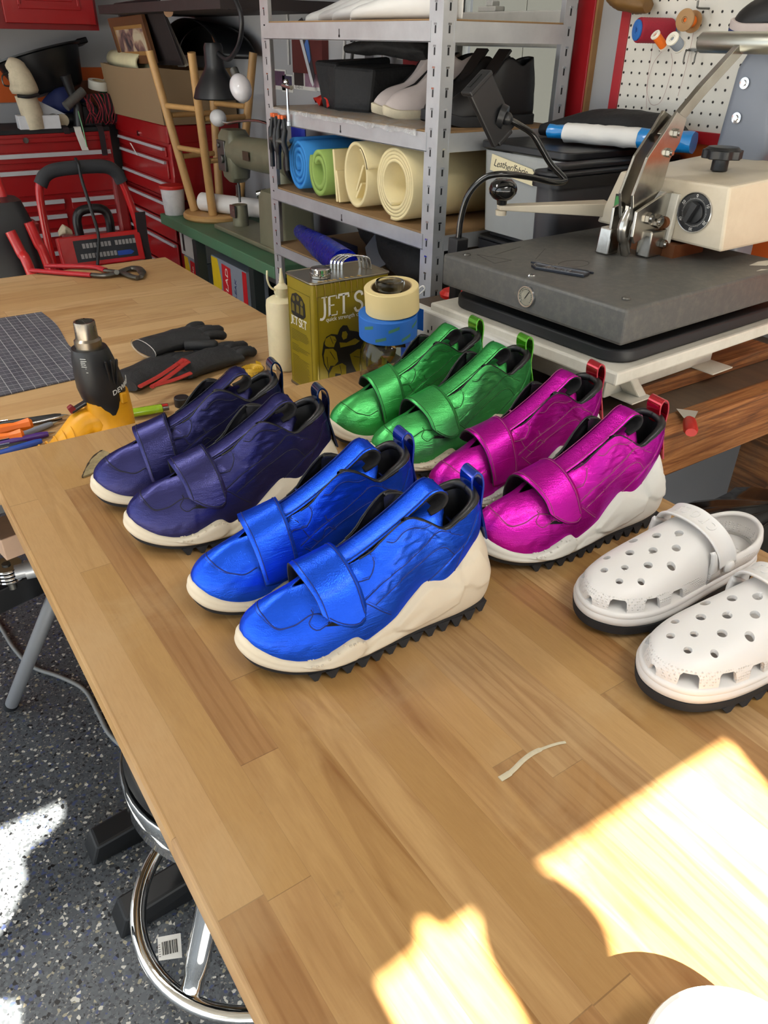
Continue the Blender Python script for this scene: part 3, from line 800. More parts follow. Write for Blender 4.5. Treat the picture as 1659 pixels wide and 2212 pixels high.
for key, side, (x, y, a), label in SHOES:
    if side not in proto:
        o = make_sneaker(side, key, label, M_CREAM); proto[side] = (o, key)
        o.location = (x, y, T); o.rotation_euler = (0, 0, radians(a)); continue
    src, k0 = proto[side]
    sw = dict(zip(LEA[k0], LEA[key])); 
    if key == 'magenta': sw[M_CREAM] = M_WHITESOLE
    copy_tree(src, (x, y, T), (0, 0, radians(a)), label, swap=sw)
# ================================================================ clogs, bowl and scraps on the front worktable
CLO = [(0, 0), (.006, -.022), (.024, -.041), (.055, -.051), (.09, -.0535), (.13, -.0515), (.17, -.047), (.21, -.042), (.25, -.037), (.275, -.022)]
CMD = [(.284, 0), (.275, .022), (.25, .036), (.21, .040), (.17, .043), (.13, .047), (.09, .0505), (.055, .049), (.024, .038), (.006, .019)]
CO = resample(cr([(x, y, 0) for x, y in CLO + CMD], 10, True), 150, True); CN = loop_normals(CO)
def foam():
    t = NT('white_clog_foam'); tc = t.n('ShaderNodeTexCoord'); s = t.n('ShaderNodeSeparateXYZ'); t.l(tc.outputs['Object'], s.inputs[0])
    z = s.outputs['Z']; x = s.outputs['X']
    m = t.math('MULTIPLY', t.math('GREATER_THAN', z, .041), t.math('LESS_THAN', z, .0565))
    vo = t.n('ShaderNodeTexVoronoi'); vo.inputs['Scale'].default_value = 330; vo.inputs['Randomness'].default_value = .15
    t.l(tc.outputs['Object'], vo.inputs['Vector'])
    dots = t.math('MULTIPLY', t.ramp(vo.outputs['Distance'], [(.0, 1.0), (.42, 0.0)]), m)
    nz = t.noise(tc.outputs['Object'], 900, 2)
    b1 = t.bump(nz, .10, .0003); b2 = t.bump(dots, .9, .0012, b1)
    t.set(color=srgb(224, 221, 218), rough=.42, normal=b2, sss=.08)
    t.b.inputs['Subsurface Radius'].default_value = (.01, .008, .006)
    return t.m
M_CLOG = foam()
ZC_ = [(0, .047), (.006, .054), (.016, .061), (.03, .0665), (.06, .073), (.1, .082), (.14, .093), (.172, .101)]
def half_w(x, lat):
    P = [p for p in CO if (p.y < 0) == lat or abs(p.y) < 1e-6]
    P = sorted(P, key=lambda p: p.x)
    for a, b in zip(P, P[1:]):
        if a.x <= x <= b.x: return abs(a.y + (b.y-a.y)*((x-a.x)/max(b.x-a.x, 1e-9)))
    return abs(P[0].y)
def vamp_pt(x, a):
    lat = cos(a) < 0
    wv = half_w(x, lat); zt = tab(ZC_, x); c, s_ = abs(cos(a)), sin(a)
    return V((x, (-1 if lat else 1)*wv*c**(2/3.0), .022 + (zt-.022)*max(s_, 0)**(2/2.7)))
def make_clog(side, label):
    root = thing('clog', label, 'clog', group='white foam clogs')
    P = lambda name, mb, m, **k: obj(name, mirrored(mb, side), m, root, **k)
    G = []
    for i in range(34):
        x = .0006 + .1715*(1-cos(pi*.5*min(1, (i/33)**.9)))**.8 if i < 33 else .1721
        G.append([vamp_pt(x, pi - pi*j/44) for j in range(45)])
    vm = P('vamp', MB().sheet(G), M_CLOG, smooth=1.0, solid=.0045)
    dg = bpy.context.evaluated_depsgraph_get(); dg.update()
    me = bpy.data.meshes.new_from_object(vm.evaluated_get(dg)); vm.modifiers.clear(); vm.data = me
    c = MB(); sg = 1
    for x, ys in ((.034, (-.012, .012)), (.054, (-.028, 0.0, .026)), (.077, (-.015, .014)), (.099, (-.031, 0.0, .029)), (.121, (-.016, .015)), (.141, (0.0,))):
        for y in ys:
            y *= side; r = .0043 if x < .06 else .0052
            c.cyl((x-.002, y*1.08, .03), (x-.004, y*.95, .12), r, n=18)
    cut(vm, c); vm.data.polygons.foreach_set('use_smooth', [True]*len(vm.data.polygons)); vm.data.set_sharp_from_angle(angle=.7)
    c = MB()
    for x, lat in ((.0165, True), (.058, True), (.098, True), (.135, True), (.014, False), (.055, False), (.095, False)):
        k = min(range(len(CO)), key=lambda i: abs(CO[i].x-x) + (9 if (CO[i].y < 0) != lat else 0))
        p, n = CO[k], CN[k]
        if side < 0: p = V((p.x, -p.y, 0)); n = V((n.x, -n.y, 0))
        M = frame(p + V((0, 0, .0445)), V((0, 0, 1)).cross(n), (0, 0, 1))
        c.prism([(-.0112, -.0080), (.0112, -.0080), (.0095, .0055), (.0068, .0085), (-.0068, .0085), (-.0095, .0055)], -.014, .014, M)
    cut(vm, c); vm.data.polygons.foreach_set('use_smooth', [True]*len(vm.data.polygons)); vm.data.set_sharp_from_angle(angle=.7)
    # sole band, footbed and heel wall
    rows = [[p + n*o + V((0, 0, z)) for z, o in ((.020, .001), (.022, .0035), (.028, .0042), (.0315, .0024), (.033, .0030), (.036, .0022), (.0385, -.0005))] for p, n in zip(CO, CN)]
    m = MB().sheet(rows, cu=True); N = len(rows)
    m.f.append(tuple(i*7 for i in range(N))); m.fm.append(0); m.f.append(tuple(i*7+6 for i in range(N))); m.fm.append(0)
    P('sole_band', m, M_CLOG, smooth=.8)
    HZ = [(.148, .088), (.165, .080), (.19, .066), (.22, .062), (.25, .066), (.284, .074)]
    rows = []
    for p, n in zip(CO, CN):
        if p.x < .148: continue
        zt = tab(HZ, p.x)
        rows.append([p + n*o + V((0, 0, .036+(zt-.036)*u)) for u, o in ((0, .0), (.3, .0035), (.65, .004), (.92, .002), (1, -.001))])
    P('heel_wall', MB().sheet(rows), M_CLOG, smooth=1.0, solid=.006)
    nb = MB()
    for i in range(9):
        for j in range(7): nb.ell((.195+i*.007, (j-3)*.0065, .0388), (.0016, .0016, .0014), 8, 4)
    P('massage_nubs', nb, M_CLOG, smooth=1.0)
    # heel strap folded forward over the instep
    pc = cr([(.176, -.0545, .062), (.170, -.0500, .082), (.1625, -.036, .101), (.159, -.012, .1105), (.159, .012, .1105), (.1625, .034, .101), (.170, .0465, .082), (.176, .0505, .062)], 6)
    rows = []
    for p in pc:
        k = abs(p.y)/.055; w = .0120 + .0015*k
        d = V((-.86, 0, -.30+.25*k)).normalized(); nn = V((-.3, p.y*9, .9)).normalized()
        rows.append([p + d*w*a + nn*h for a, h in ((-1.08, -.0018), (-1.12, .001), (-1.0, .0024), (-.78, .0016), (-.6, .0004), (0, .0006), (.6, .0004), (.78, .0016), (1.0, .0024), (1.12, .001), (1.08, -.0018))])
    st = P('heel_strap', MB().sheet(rows), M_CLOG, smooth=.9, solid=.003)
    def on_strap(x, y, h):
        s_ = max(0, min(.999, .5 + x/.118))*(len(rows)-1); i = int(s_); t = s_ - i
        a = 5 + y/.0120*5*.62; a = max(0, min(9.99, a)); j = int(a); u = a - j
        q = rows[i][j].lerp(rows[i][j+1], u).lerp(rows[i+1][j].lerp(rows[i+1][j+1], u), t)
        return q + V((-.3, q.y*9, .9)).normalized()*(h+.0002)
    tx = text_mb('crocs' if side > 0 else 'crocs', .0150, lambda x, y, h: on_strap(x - .012*0, y, h), .0016, spacing=1.25)
    obj('embossed_lettering', tx, M_CLOG, st, smooth=None)
    for sy in (-1, 1):
        y = -.054 if sy < 0 else .050
        P('rivet', MB().lathe([(.0085, 0), (.0085, .002), (.006, .004), (0.00001, .0045)], 20, tr(.178, y, .060) @ rx(pi/2 if sy < 0 else -pi/2)), M_CLOG, smooth=.8)
    # black lugged outsole
    rows = [[p + n*o + V((0, 0, z)) for z, o in ((.0085, .000), (.0085, .0022), (.0205, .0040), (.0208, -.004))] for p, n in zip(CO, CN)]
    m = MB().sheet(rows, cu=True)
    m.f.append(tuple(i*4 for i in range(N))); m.fm.append(0); m.f.append(tuple(i*4+3 for i in range(N))); m.fm.append(0)
    for sg in (-1, 1):
        for k in range(10):
            x = .066 + k*.0225
            q = min([q for q in CO if (q.y < 0) == (sg < 0)], key=lambda a: abs(a.x-x)); y = q.y + sg*.0022; y2 = y - sg*.03
            m.add([(x-.011, y, .0095), (x+.011, y, .0095), (x+.003, y+sg*.001, .0003), (x-.003, y+sg*.001, .0003),
                   (x-.011, y2, .0095), (x+.011, y2, .0095), (x+.003, y2, .0003), (x-.003, y2, .0003)],
                  [(0, 1, 2, 3), (7, 6, 5, 4), (0, 4, 5, 1), (1, 5, 6, 2), (2, 6, 7, 3), (3, 7, 4, 0)])
    P('outsole', m, M_RUBBER, smooth=.5)
    return root
place(make_clog(-1, 'white perforated foam clog with folded heel strap, next to the magenta sneaker'), .606, .444, -4)
place(make_clog(1, 'white perforated foam clog nearest the sunlit patch, black lug sole in front'), .574, .326, -8)
# bowl for the white shape at lower right, kept low to shorten its shadow
M_CHINA = mat('white_glazed_china', (240, 238, 234), .12, var=.01, coat=.6)
mg = thing('bowl', 'white glazed bowl standing in the sunlight at the near edge of the worktable', 'bowl', (.315, .042, T))
obj('bowl_body', MB().lathe([(.0001, .003), (.032, .0), (.036, .003), (.052, .012), (.062, .028), (.0655, .040), (.0645, .0425), (.0615, .0425), (.058, .030), (.048, .015), (.0001, .008)], 56), M_CHINA, mg, smooth=.8)
# scrap of felt with a scorched edge
M_FELTTAN = mat('tan_felt_scrap', (150, 134, 98), .95, var=.3, vscale=120, bump=.6, bscale=500, grime=.6, gcol=(60, 48, 34))
M_CHAR = mat('scorched_felt_edge', (58, 46, 34), .95, var=.3)
pts = [(.207, 1.138), (.214, 1.152), (.223, 1.170), (.236, 1.190), (.250, 1.206), (.262, 1.213), (.268, 1.197), (.258, 1.178), (.251, 1.165), (.240, 1.152), (.228, 1.143)]
sc = one('felt_scrap', MB().prism(pts, T+.0004, T+.0034), M_FELTTAN, 'scrap of tan felt with a scorched edge beside the dark violet toe', 'scrap', smooth=None)
obj('scorched_edge', MB().tube(cr([(x + random.uniform(-.001, .001), y, T+.0022) for x, y in pts[:6]], 3), [.0019 + random.uniform(-.0006, .0006) for _ in range(16)], 6), M_CHAR, sc, smooth=1.2)
# streak of dried glue
M_GLUE = mat('dried_glue', (196, 186, 160), .35, var=.15, vscale=200, bump=.5, bscale=300)
one('glue_streak', MB().tube(cr([at(x, y, T+.0006) for x, y in ((1080, 1683), (1098, 1672), (1112, 1660), (1130, 1642), (1152, 1626), (1180, 1614), (1205, 1606), (1222, 1603))], 6), [.0032]*8 + [.0026]*20 + [.0016]*15, 8, flat=.22, up=(0, 0, 1)), M_GLUE, 'curved streak of dried glue on the bare wood ahead of the sun patch', 'glue', smooth=1.2)
# dark scratches and paint chips in the worktop
M_SCR = mat('dark_scratch', (52, 40, 30), .8)
# ================================================================ things on the lower table behind the sneakers
def heading(a, b): return atan2(b.y-a.y, b.x-a.x)
# cutting mat
def grid_mat():
    t = NT('cutting_mat_grid'); tc = t.n('ShaderNodeTexCoord'); s = t.n('ShaderNodeSeparateXYZ'); t.l(tc.outputs['Object'], s.inputs[0])
    def line(c, step, w):
        f = t.math('FRACT', t.math('DIVIDE', t.math('ADD', c, 5), step)); return t.math('LESS_THAN', f, w/step)
    g = t.math('MAXIMUM', line(s.outputs[0], .0254, .0014), line(s.outputs[1], .0254, .0014))
    g2 = t.math('MAXIMUM', line(s.outputs[0], .0127, .0007), line(s.outputs[1], .0127, .0007))
    nz = t.noise(t.co(), 14, 6, .7); nz2 = t.noise(t.co((3, 40, 1)), 8, 4, .7)
    base = t.mix(t.ramp(nz, [(.4, 0.0), (.75, 1.0)]), srgb(58, 60, 72), srgb(92, 93, 100))
    base = t.mix(t.math('MULTIPLY', t.ramp(nz2, [(.6, 0.0), (.75, 1.0)]), .35), base, srgb(150, 150, 152))
    col = t.mix(t.math('MULTIPLY', g, .75), t.mix(t.math('MULTIPLY', g2, .25), base, srgb(190, 190, 192)), srgb(196, 196, 196))
    t.set(color=col, rough=.6); return t.m
P_ = [at(90, 676, B2), at(123, 704, B2), at(150, 749, B2), at(174, 764, B2), at(179, 817, B2), at(0, 858, B2)]
mo = V((.28, 2.0, B2))
edge = [(p.x-mo.x, p.y-mo.y) for p in cr(P_[:5], 4)] + [(P_[5].x-mo.x, P_[5].y-mo.y), (-.75-mo.x+.25, P_[5].y-mo.y+.01), (-.75-mo.x+.25, P_[0].y-mo.y)]
mt = one('cutting_mat', MB().prism(edge, .0006, .0034), grid_mat(), 'dark grey cutting mat with a worn white grid on the lower table', 'cutting mat', smooth=None)
mt.location = mo
# water pump pliers
M_REDGRIP = mat('red_dipped_grip', (176, 34, 44), .4, var=.12, bump=.1)
M_TOOLSTEEL = mat('dull_tool_steel', (112, 112, 108), .42, .9, var=.2, grime=.4)
pl = thing('pliers', 'slip joint pliers with long red dipped handles at the far edge of the lower table', 'pliers', at(196, 594, B2))
L = lambda x, y, z=.010: at(x, y, B2+z) - at(196, 594, B2)
obj('handle', MB().tube(cr([L(66, 584), L(120, 588), L(170, 592), L(197, 594)], 5), [.0085, .010, .010, .0105, .011] + [.011]*11, 10, flat=.7), M_REDGRIP, pl, smooth=1.2)
obj('handle', MB().tube(cr([L(98, 574), L(150, 575), L(205, 577), L(228, 584)], 5), [.0085, .010, .010, .0105, .011] + [.011]*11, 10, flat=.7), M_REDGRIP, pl, smooth=1.2)
obj('jaw', MB().tube(cr([L(196, 593), L(225, 595), L(252, 590), L(280, 580), L(300, 581), L(307, 590), L(304, 598)], 5), [.011]*6 + [.012]*10 + [.014]*9 + [.009]*6, 8, flat=.6), M_TOOLSTEEL, pl, smooth=.8)
obj('jaw', MB().tube(cr([L(226, 584), L(246, 586), L(266, 590), L(284, 597), L(298, 600)], 5), [.009]*8 + [.011]*13, 8, flat=.6), M_TOOLSTEEL, pl, smooth=.8)
obj('pivot_bolt', MB().cyl(L(252, 588, .012), L(252, 588, .020), .008, n=14), M_TOOLSTEEL, pl, smooth=.6)
# heat gun standing on its back end
M_YEL = mat('yellow_tool_plastic', (226, 160, 22), .45, var=.08, vscale=40, grime=.25, gcol=(120, 84, 20), bump=.1, bscale=400)
M_BLK = mat('black_tool_plastic', (24, 25, 28), .4, var=.15)
M_NOZ = mat('heat_tinted_steel', (150, 142, 130), .28, 1, var=.15, grime=.5, gcol=(100, 80, 60))
M_PRINT = mat('white_print', (214, 214, 210), .6)
M_DARKRED = mat('dark_red_trigger', (120, 20, 26), .45)
hg = thing('heat_gun', 'yellow and black heat gun standing upright with its steel nozzle pointing at the ceiling', 'heat gun', (.325, 1.405, B2))
tilt = ry(radians(-4))
def ringrow(cx, cy, z, rx_, ry_, n=28, pw=2.6):
    return [V((cx + rx_*abs(cos(a))**(2/pw)*(1 if cos(a) > 0 else -1), cy + ry_*abs(sin(a))**(2/pw)*(1 if sin(a) > 0 else -1), z)) for a in [2*pi*k/n for k in range(n)]]
def loft(rows, caps=True):
    m = MB().sheet(rows, cv=True); n = len(rows[0])
    if caps: m.f.append(tuple(range(n))[::-1]); m.fm.append(0); m.f.append(tuple((len(rows)-1)*n+k for k in range(n))); m.fm.append(0)
    return m
obj('motor_housing', loft([ringrow(.004, 0, z, a, b) for z, a, b in ((0.0, .036, .034), (.004, .042, .040), (.03, .043, .041), (.06, .0425, .040), (.085, .041, .039), (.098, .040, .038))]), M_YEL, hg, smooth=.7)
sh = obj('barrel_sleeve', loft([ringrow(.002 - (z-.07)*.10, 0, z, a, b, pw=2.3) for z, a, b in ((.062, .012, .0405), (.075, .026, .0425), (.090, .040, .041), (.11, .0425, .0405), (.14, .040, .038), (.165, .036, .035), (.180, .033, .033), (.186, .031, .031))]), M_BLK, hg, smooth=.6)
rb = MB()
for k in (-1, 0, 1): rb.box((.014+.008*k, -.0375, .142), (.0035, .006, .055), (radians(9), radians(5*k), 0))
obj('cooling_rib', rb, M_BLK, hg, smooth=None, bevel=.001)
M_ = tr(-.010, 0, 0)
nz = obj('nozzle', MB().lathe([(.024, .176), (.024, .20), (.0195, .204), (.0188, .232), (.0182, .234), (.0150, .234), (.0150, .190)], 32, M_, caps=False), M_NOZ, hg, smooth=.6)
g = MB()
for k in range(-3, 4): 
    h = sqrt(max(.0001, .0160**2 - (k*.0045)**2)); g.bb(-.010-h, -.010+h, k*.0045-.0007, k*.0045+.0007, .228, .2325)
g.bb(-.0107, -.0093, -.0158, .0158, .228, .2322)
obj('nozzle_grille', g, M_TOOLSTEEL, nz, smooth=None)
hd = cr([(-.006, 0, .040), (-.045, -.006, .048), (-.075, -.012, .030), (-.105, -.020, .012), (-.135, -.028, -.006+.012), (-.150, -.032, .008)], 6)
obj('handle', MB().tube(hd, [.034]*5 + [.030 - .0005*k for k in range(len(hd)-5)], 16, flat=.80), M_YEL, hg, smooth=1.0)
rb = MB()
for k in range(5):
    p = hd[12+3*k]; rb.tube([p + V((.003*cos(a)*0, .0275*cos(a), .0235*sin(a))) for a in [pi*j/12 for j in range(13)]], .0016, 6)
obj('grip_rib', rb, M_YEL, hg, smooth=1.0)
obj('trigger_slot', MB().box((-.050, -.004, .079), (.034, .016, .006), (0, radians(-22), 0)), M_BLK, hg, smooth=None, bevel=.002)
obj('trigger', MB().box((-.064, -.006, .079), (.014, .012, .014), (0, radians(-30), 0), (.7, .8)), M_DARKRED, hg, smooth=None, bevel=.002)
obj('lock_button', MB().box((.026, -.0375, .092), (.013, .008, .020), (radians(-4), radians(5), radians(24))), M_YEL, hg, smooth=None, bevel=.002)
lab = MB()
for k in range(22):
    wd = .016*random.uniform(.6, 1)
    lab.box((-.036 + wd*.35, -.0215 - .0004*(k % 3) - .016*(wd/.016)*.5, .100+.0036*k), (wd*.75, .0004, .0011), (0, 0, radians(-42)))
obj('warning_print', lab, M_PRINT, sh, smooth=None)
def onb(x, y, h):
    a = -.9 + x/.043
    return V((.002 + .0435*sin(a+.95) , -.0412*cos(a+.95), .104+y+x*.25)) + V((sin(a+.95), -cos(a+.95), 0))*(h-.0006)
obj('brand_lettering', text_mb('DEWALT', .0135, lambda x, y, h: onb(x+.030, y, h), .0012), M_PRINT, sh, smooth=None)
# pens and drivers
M_ORG = mat('orange_screwdriver_plastic', (238, 116, 16), .35, var=.06)
M_CHROME = mat('polished_chrome', (205, 206, 208), .1, 1, var=.03)
M_PURP = mat('purple_pen_plastic', (74, 36, 122), .35); M_PENBLUE = mat('blue_pen_plastic', (34, 74, 168), .35)
M_PENGREY = mat('translucent_grey_pen', (128, 134, 146), .3)
def pen(name, a, b, r, m, label, cat, tipm=None, z=None):
    z = B2 + r + .001 if z is None else z
    A, B_ = at(*a, z), at(*b, z); d = (B_-A).normalized(); Ln = (B_-A).length
    t = thing(name, label, cat, A)
    obj('barrel', MB().tube([V((0, 0, 0)), d*.004, d*(Ln*.5), d*(Ln-.012), d*Ln], [r*.8, r, r, r, r*.75], 12), m, t, smooth=.8)
    obj('tip', MB().tube([d*(Ln+.0002), d*(Ln+.008), d*(Ln+.014)], [r*.6, r*.35, r*.12], 10), tipm or M_CHROME, t, smooth=.8)
    obj('clip', MB().tube([d*(.012)+V((0, 0, r+.0012)), d*(.05)+V((0, 0, r+.0012))], .0012, 6), tipm or M_CHROME, t, smooth=.8)
    return t
def driver(a, b, c, r, label, z=None):
    z = B2 + r + .001 if z is None else z
    A, B_, C_ = at(*a, z), at(*b, z), at(*c, z); d = (B_-A).normalized(); Ln = (B_-A).length; L2 = (C_-A).length
    t = thing('screwdriver', label, 'screwdriver', A, group='orange screwdrivers')
    obj('handle', MB().tube([d*k*Ln for k in (0, .05, .3, .55, .72, .8, .95, 1)], [r*k for k in (.7, 1, 1, .95, .75, .82, 1.05, .6)], 8), M_ORG, t, smooth=.6)
    if L2 > Ln: obj('shaft', MB().tube([d*(Ln-.002), d*L2], .0032, 8), M_CHROME, t, smooth=.8)
driver((-70, 945), (70, 914), (137, 899), .0125, 'orange handled screwdriver with its steel shaft pointing at the heat gun')
driver((-70, 962), (52, 938), (52, 938), .0120, 'orange handled screwdriver in front of the other one, blade hidden')
pen('marker_pen', (-40, 925), (133, 899), .0075, M_BLK, 'black marker pen lying behind the orange screwdrivers', 'pen')
pen('pen', (-10, 962), (112, 915), .0060, M_PENGREY, 'grey translucent pen between the orange handles and the purple pen', 'pen')
pen('pen', (-40, 968), (104, 937), .0065, M_PURP, 'purple pen beside the yellow heat gun handle', 'pen')
pen('pen', (-40, 990), (90, 952), .0060, M_PENBLUE, 'blue pen with black grip next to the worktable edge', 'pen')
pen('marker_pen', (-40, 978), (60, 958), .0070, M_BLK, 'short black marker under the purple pen', 'pen', z=B2+.0075)
# lighter and bottle cap
M_LIME = mat('lime_lighter_plastic', (150, 190, 30), .25, coat=.4); M_REDPL = mat('red_plastic', (186, 34, 28), .4)
A = at(286, 897, B2+.008); d = (at(352, 886, B2+.008)-A)
lt = thing('lighter', 'lime green pocket lighter lying behind the heat gun base', 'lighter', A, (0, 0, heading(A, A+d)))
obj('body', MB().tube([(0, 0, .005), (.001, 0, .005), (.060, 0, .005), (.061, 0, .005)], [.010, .012, .012, .011], 14, flat=.7), M_LIME, lt, smooth=.8)
obj('metal_hood', MB().tube([(.0615, 0, .006), (.074, 0, .006)], [.011, .010], 12, flat=.7), M_TOOLSTEEL, lt, smooth=.8)
obj('button', MB().box((.067, -.004, .010), (.012, .007, .008)), M_REDPL, lt, smooth=None, bevel=.001)
cp = at(394, 876, B2)
one('bottle_cap', MB().lathe([(.0001, .0001), (.0155, .0001), (.016, .002), (.016, .018), (.0145, .020), (.0001, .020)], 30, tr(cp)), M_BLK, 'small round black bottle cap behind the dark violet sneakers', 'cap', smooth=.6)
# cotton gloves in a heap
M_GLOVE = mat('black_glove_rubber', (30, 31, 34), .62, var=.25, vscale=40, bump=.5, bscale=60, bdist=.004)
M_HEM = mat('white_glove_hem', (205, 204, 198), .85)
def glove(o, rot, label, flip=1, hem=True):
    t = thing('work_glove', label, 'glove', o, (0, 0, rot), 'black work gloves')
    rows = []
    for k in range(13):
        a = k/12; x = -.105 + .15*a; w = .052 - .010*sin(pi*a) + .006*a; h = .016 + .006*sin(pi*a) + .004*noise.noise(V((a*4, flip, 0)))
        r = []
        for j in range(20):
            b = 2*pi*j/20; n_ = .0035*noise.noise(V((x*40, cos(b)*3, sin(b)*3+flip)))
            r.append(V((x, flip*w*cos(b), .018 + (h+n_)*sin(b))))
        rows.append(r)
    obj('palm', loft(rows), M_GLOVE, t, smooth=1.2)
    for k, (y, L_, a) in enumerate(((-.036, .062, -.10), (-.012, .074, -.02), (.012, .070, .05), (.034, .055, .14))):
        pts = cr([(.038, flip*y, .018), (.062, flip*(y+a*.02), .022+.004*(k % 2)), (.038+L_, flip*(y+a*L_), .012+.006*(k % 2))], 5)
        obj('finger', MB().tube(pts, [.0125]*4 + [.012]*6 + [.007], 10), M_GLOVE, t, smooth=1.2)
    pts = cr([(-.02, flip*-.044, .016), (.012, flip*-.070, .016), (.045, flip*-.085, .013)], 5)
    obj('thumb', MB().tube(pts, [.013]*10 + [.008], 10), M_GLOVE, t, smooth=1.2)
    if hem: obj('cuff_hem', loft([[V((-.105-.002*q, flip*.0545*cos(2*pi*j/20), .018+.0190*sin(2*pi*j/20))) for j in range(20)] for q in (0, 1)], False), M_HEM, t, smooth=1.2)
    return t
glove(at(340, 812, B2), radians(24), 'black rubber work glove lying palm down under the red pliers', 1, False)
glove(at(465, 790, B2)+V((0, 0, .001)), radians(16), 'black work glove with fingers pointing at the yellow tape measure', -1, False)
glove(at(420, 775, B2)+V((-.01, .045, .022)), radians(12), 'black knit glove on top of the other two, white thread at its hem', 1)
# red handled end nippers on the gloves
M_REDH = mat('red_plier_handle', (168, 40, 34), .42, var=.1)
np_ = thing('nippers', 'red handled nippers lying open across the black gloves', 'pliers', at(355, 815, B2+.042))
Q = lambda x, y, z=.046: at(x, y, B2+z) - at(355, 815, B2+.042)
for a in (((302, 835), (345, 812), (385, 785), (396, 776)), ((328, 836), (366, 812), (400, 786), (408, 782)), ((328, 834), (372, 822), (412, 806))):
    obj('handle', MB().tube(cr([Q(*p) for p in a], 6), .0062, 8, flat=.55), M_REDH, np_, smooth=1.2)
obj('jaw', MB().tube(cr([Q(384, 788), Q(396, 778), Q(405, 783)], 4), .007, 8, flat=.6), M_REDH, np_, smooth=1.2)
# tape measure
M_TAPE = mat('yellow_measuring_tape', (206, 164, 34), .5, var=.1)
M_INK = mat('black_ink', (22, 22, 22), .6)
tm = thing('measuring_tape', 'coiled yellow tailors measuring tape behind the dark violet sneakers', 'tape measure', at(545, 812, B2))
sp = []
for k in range(230):
    a = k*2*pi/44; r = .0075 + .0205*k/230; sp.append(V((r*cos(a), r*sin(a), .010)))
coil = MB()
rows = [[p + V((0, 0, -.0095)), p + V((0, 0, .0095))] for p in sp]
coil.sheet(rows)
obj('coil', coil, M_TAPE, tm, smooth=1.2, solid=.0011)
tk = MB()
for k in range(46):
    a = 2*pi*k/46; hh = .007 if k % 4 == 0 else .0035
    tk.box((.0290*cos(a), .0290*sin(a), .0195-hh/2), (.0006, .0008, hh), (0, 0, a))
obj('tick_marks', tk, M_INK, tm, smooth=None)
for k, n_ in enumerate('345'):
    a = radians(-150 + 42*k)
    obj('numeral', text_mb(n_, .0085, lambda x, y, h, a=a: V((.0291*cos(a+x/.029), .0291*sin(a+x/.029), .007+y)), .0006), M_INK, tm, smooth=None)
obj('free_end', MB().ribbon(cr([(.028, .004, .010), (.033, .022, .010), (.030, .040, .010)], 5), (0, 0, 1), .018, .0008), M_TAPE, tm, smooth=1)
# ================================================================ can, squeeze bottle, jar with tapes, cables
M_OLIVE = mat('olive_printed_tin', (142, 124, 18), .38, var=.06, vscale=20, grime=.25, gcol=(90, 76, 20), metal=.15)
M_OLIVED = mat('olive_print_shade', (98, 86, 18), .45)
M_TIN = mat('bare_tin_plate', (150, 146, 134), .32, 1, var=.12, grime=.5, gcol=(140, 110, 60))
M_WPRINT = mat('cream_white_print', (232, 228, 214), .5); M_BPRINT = mat('black_can_print', (22, 20, 10), .5)
cx0, cx1, cy0, cy1, ch = .759, .951, 1.360, 1.476, .244
can = thing('glue_can', 'olive green rectangular tin with a screw cap and folded wire handle', 'can', ((cx0+cx1)/2, (cy0+cy1)/2, B2))
hw, hd_ = (cx1-cx0)/2, (cy1-cy0)/2
obj('can_body', MB().prism(rrect(2*hw, 2*hd_, .010, 4), .001, ch), M_OLIVE, can, smooth=.5)
obj('top_plate', MB().prism(rrect(2*hw-.001, 2*hd_-.001, .010, 4), ch+.0002, ch+.003), M_TIN, can, smooth=.5)
rim = [(x, y, ch+.0022) for x, y in rrect(2*hw, 2*hd_, .010, 4)]
obj('top_rim', MB().tube(rim, .0026, 8, True), M_TIN, can, smooth=1.2)
obj('bottom_rim', MB().tube([(x, y, .003) for x, y, z in rim], .0028, 8, True), M_TIN, can, smooth=1.2)
kn = [(.0215 + (.0007 if k % 2 else 0), 0) for k in range(2)]
cap = MB().lathe([(.0001, .0), (.022, .0), (.022, .004), (.0235, .005), (.0235, .009), (.0215, .010), (.0215, .017), (.020, .0185), (.0001, .0180)], 40, tr(-hw+.045, -hd_+.042, ch+.004))
co = obj('screw_cap', cap, M_CHROME, can, smooth=.5)
kn = MB()
for k in range(40):
    a = 2*pi*k/40; kn.box((-hw+.045+.0217*cos(a), -hd_+.042+.0217*sin(a), ch+.0176), (.0016, .0012, .006), (0, 0, a))
obj('knurling', kn, M_CHROME, co, smooth=None)
hp = cr([(.008, .018, ch+.003), (.010, .017, ch+.022), (.028, .015, ch+.031), (.055, .006, ch+.030), (.066, .0, ch+.024), (.070, -.002, ch+.003)], 4)
for k in range(4):
    obj('handle_strip', MB().ribbon([p + V((.0045*(k-1.5), -.007*(k-1.5), 0)) for p in hp], (.30, -1, 0), .0062, .0022), M_CHROME, can, smooth=.8, bevel=.0005)
FR = frame((0, -hd_-.0002, ch/2), (1, 0, 0), (0, 0, 1)); LF = frame((-hw-.0002, 0, ch/2), (0, -1, 0), (0, 0, 1))
def onface(M): return lambda x, y, h: M @ V((x, y, h+.0003))
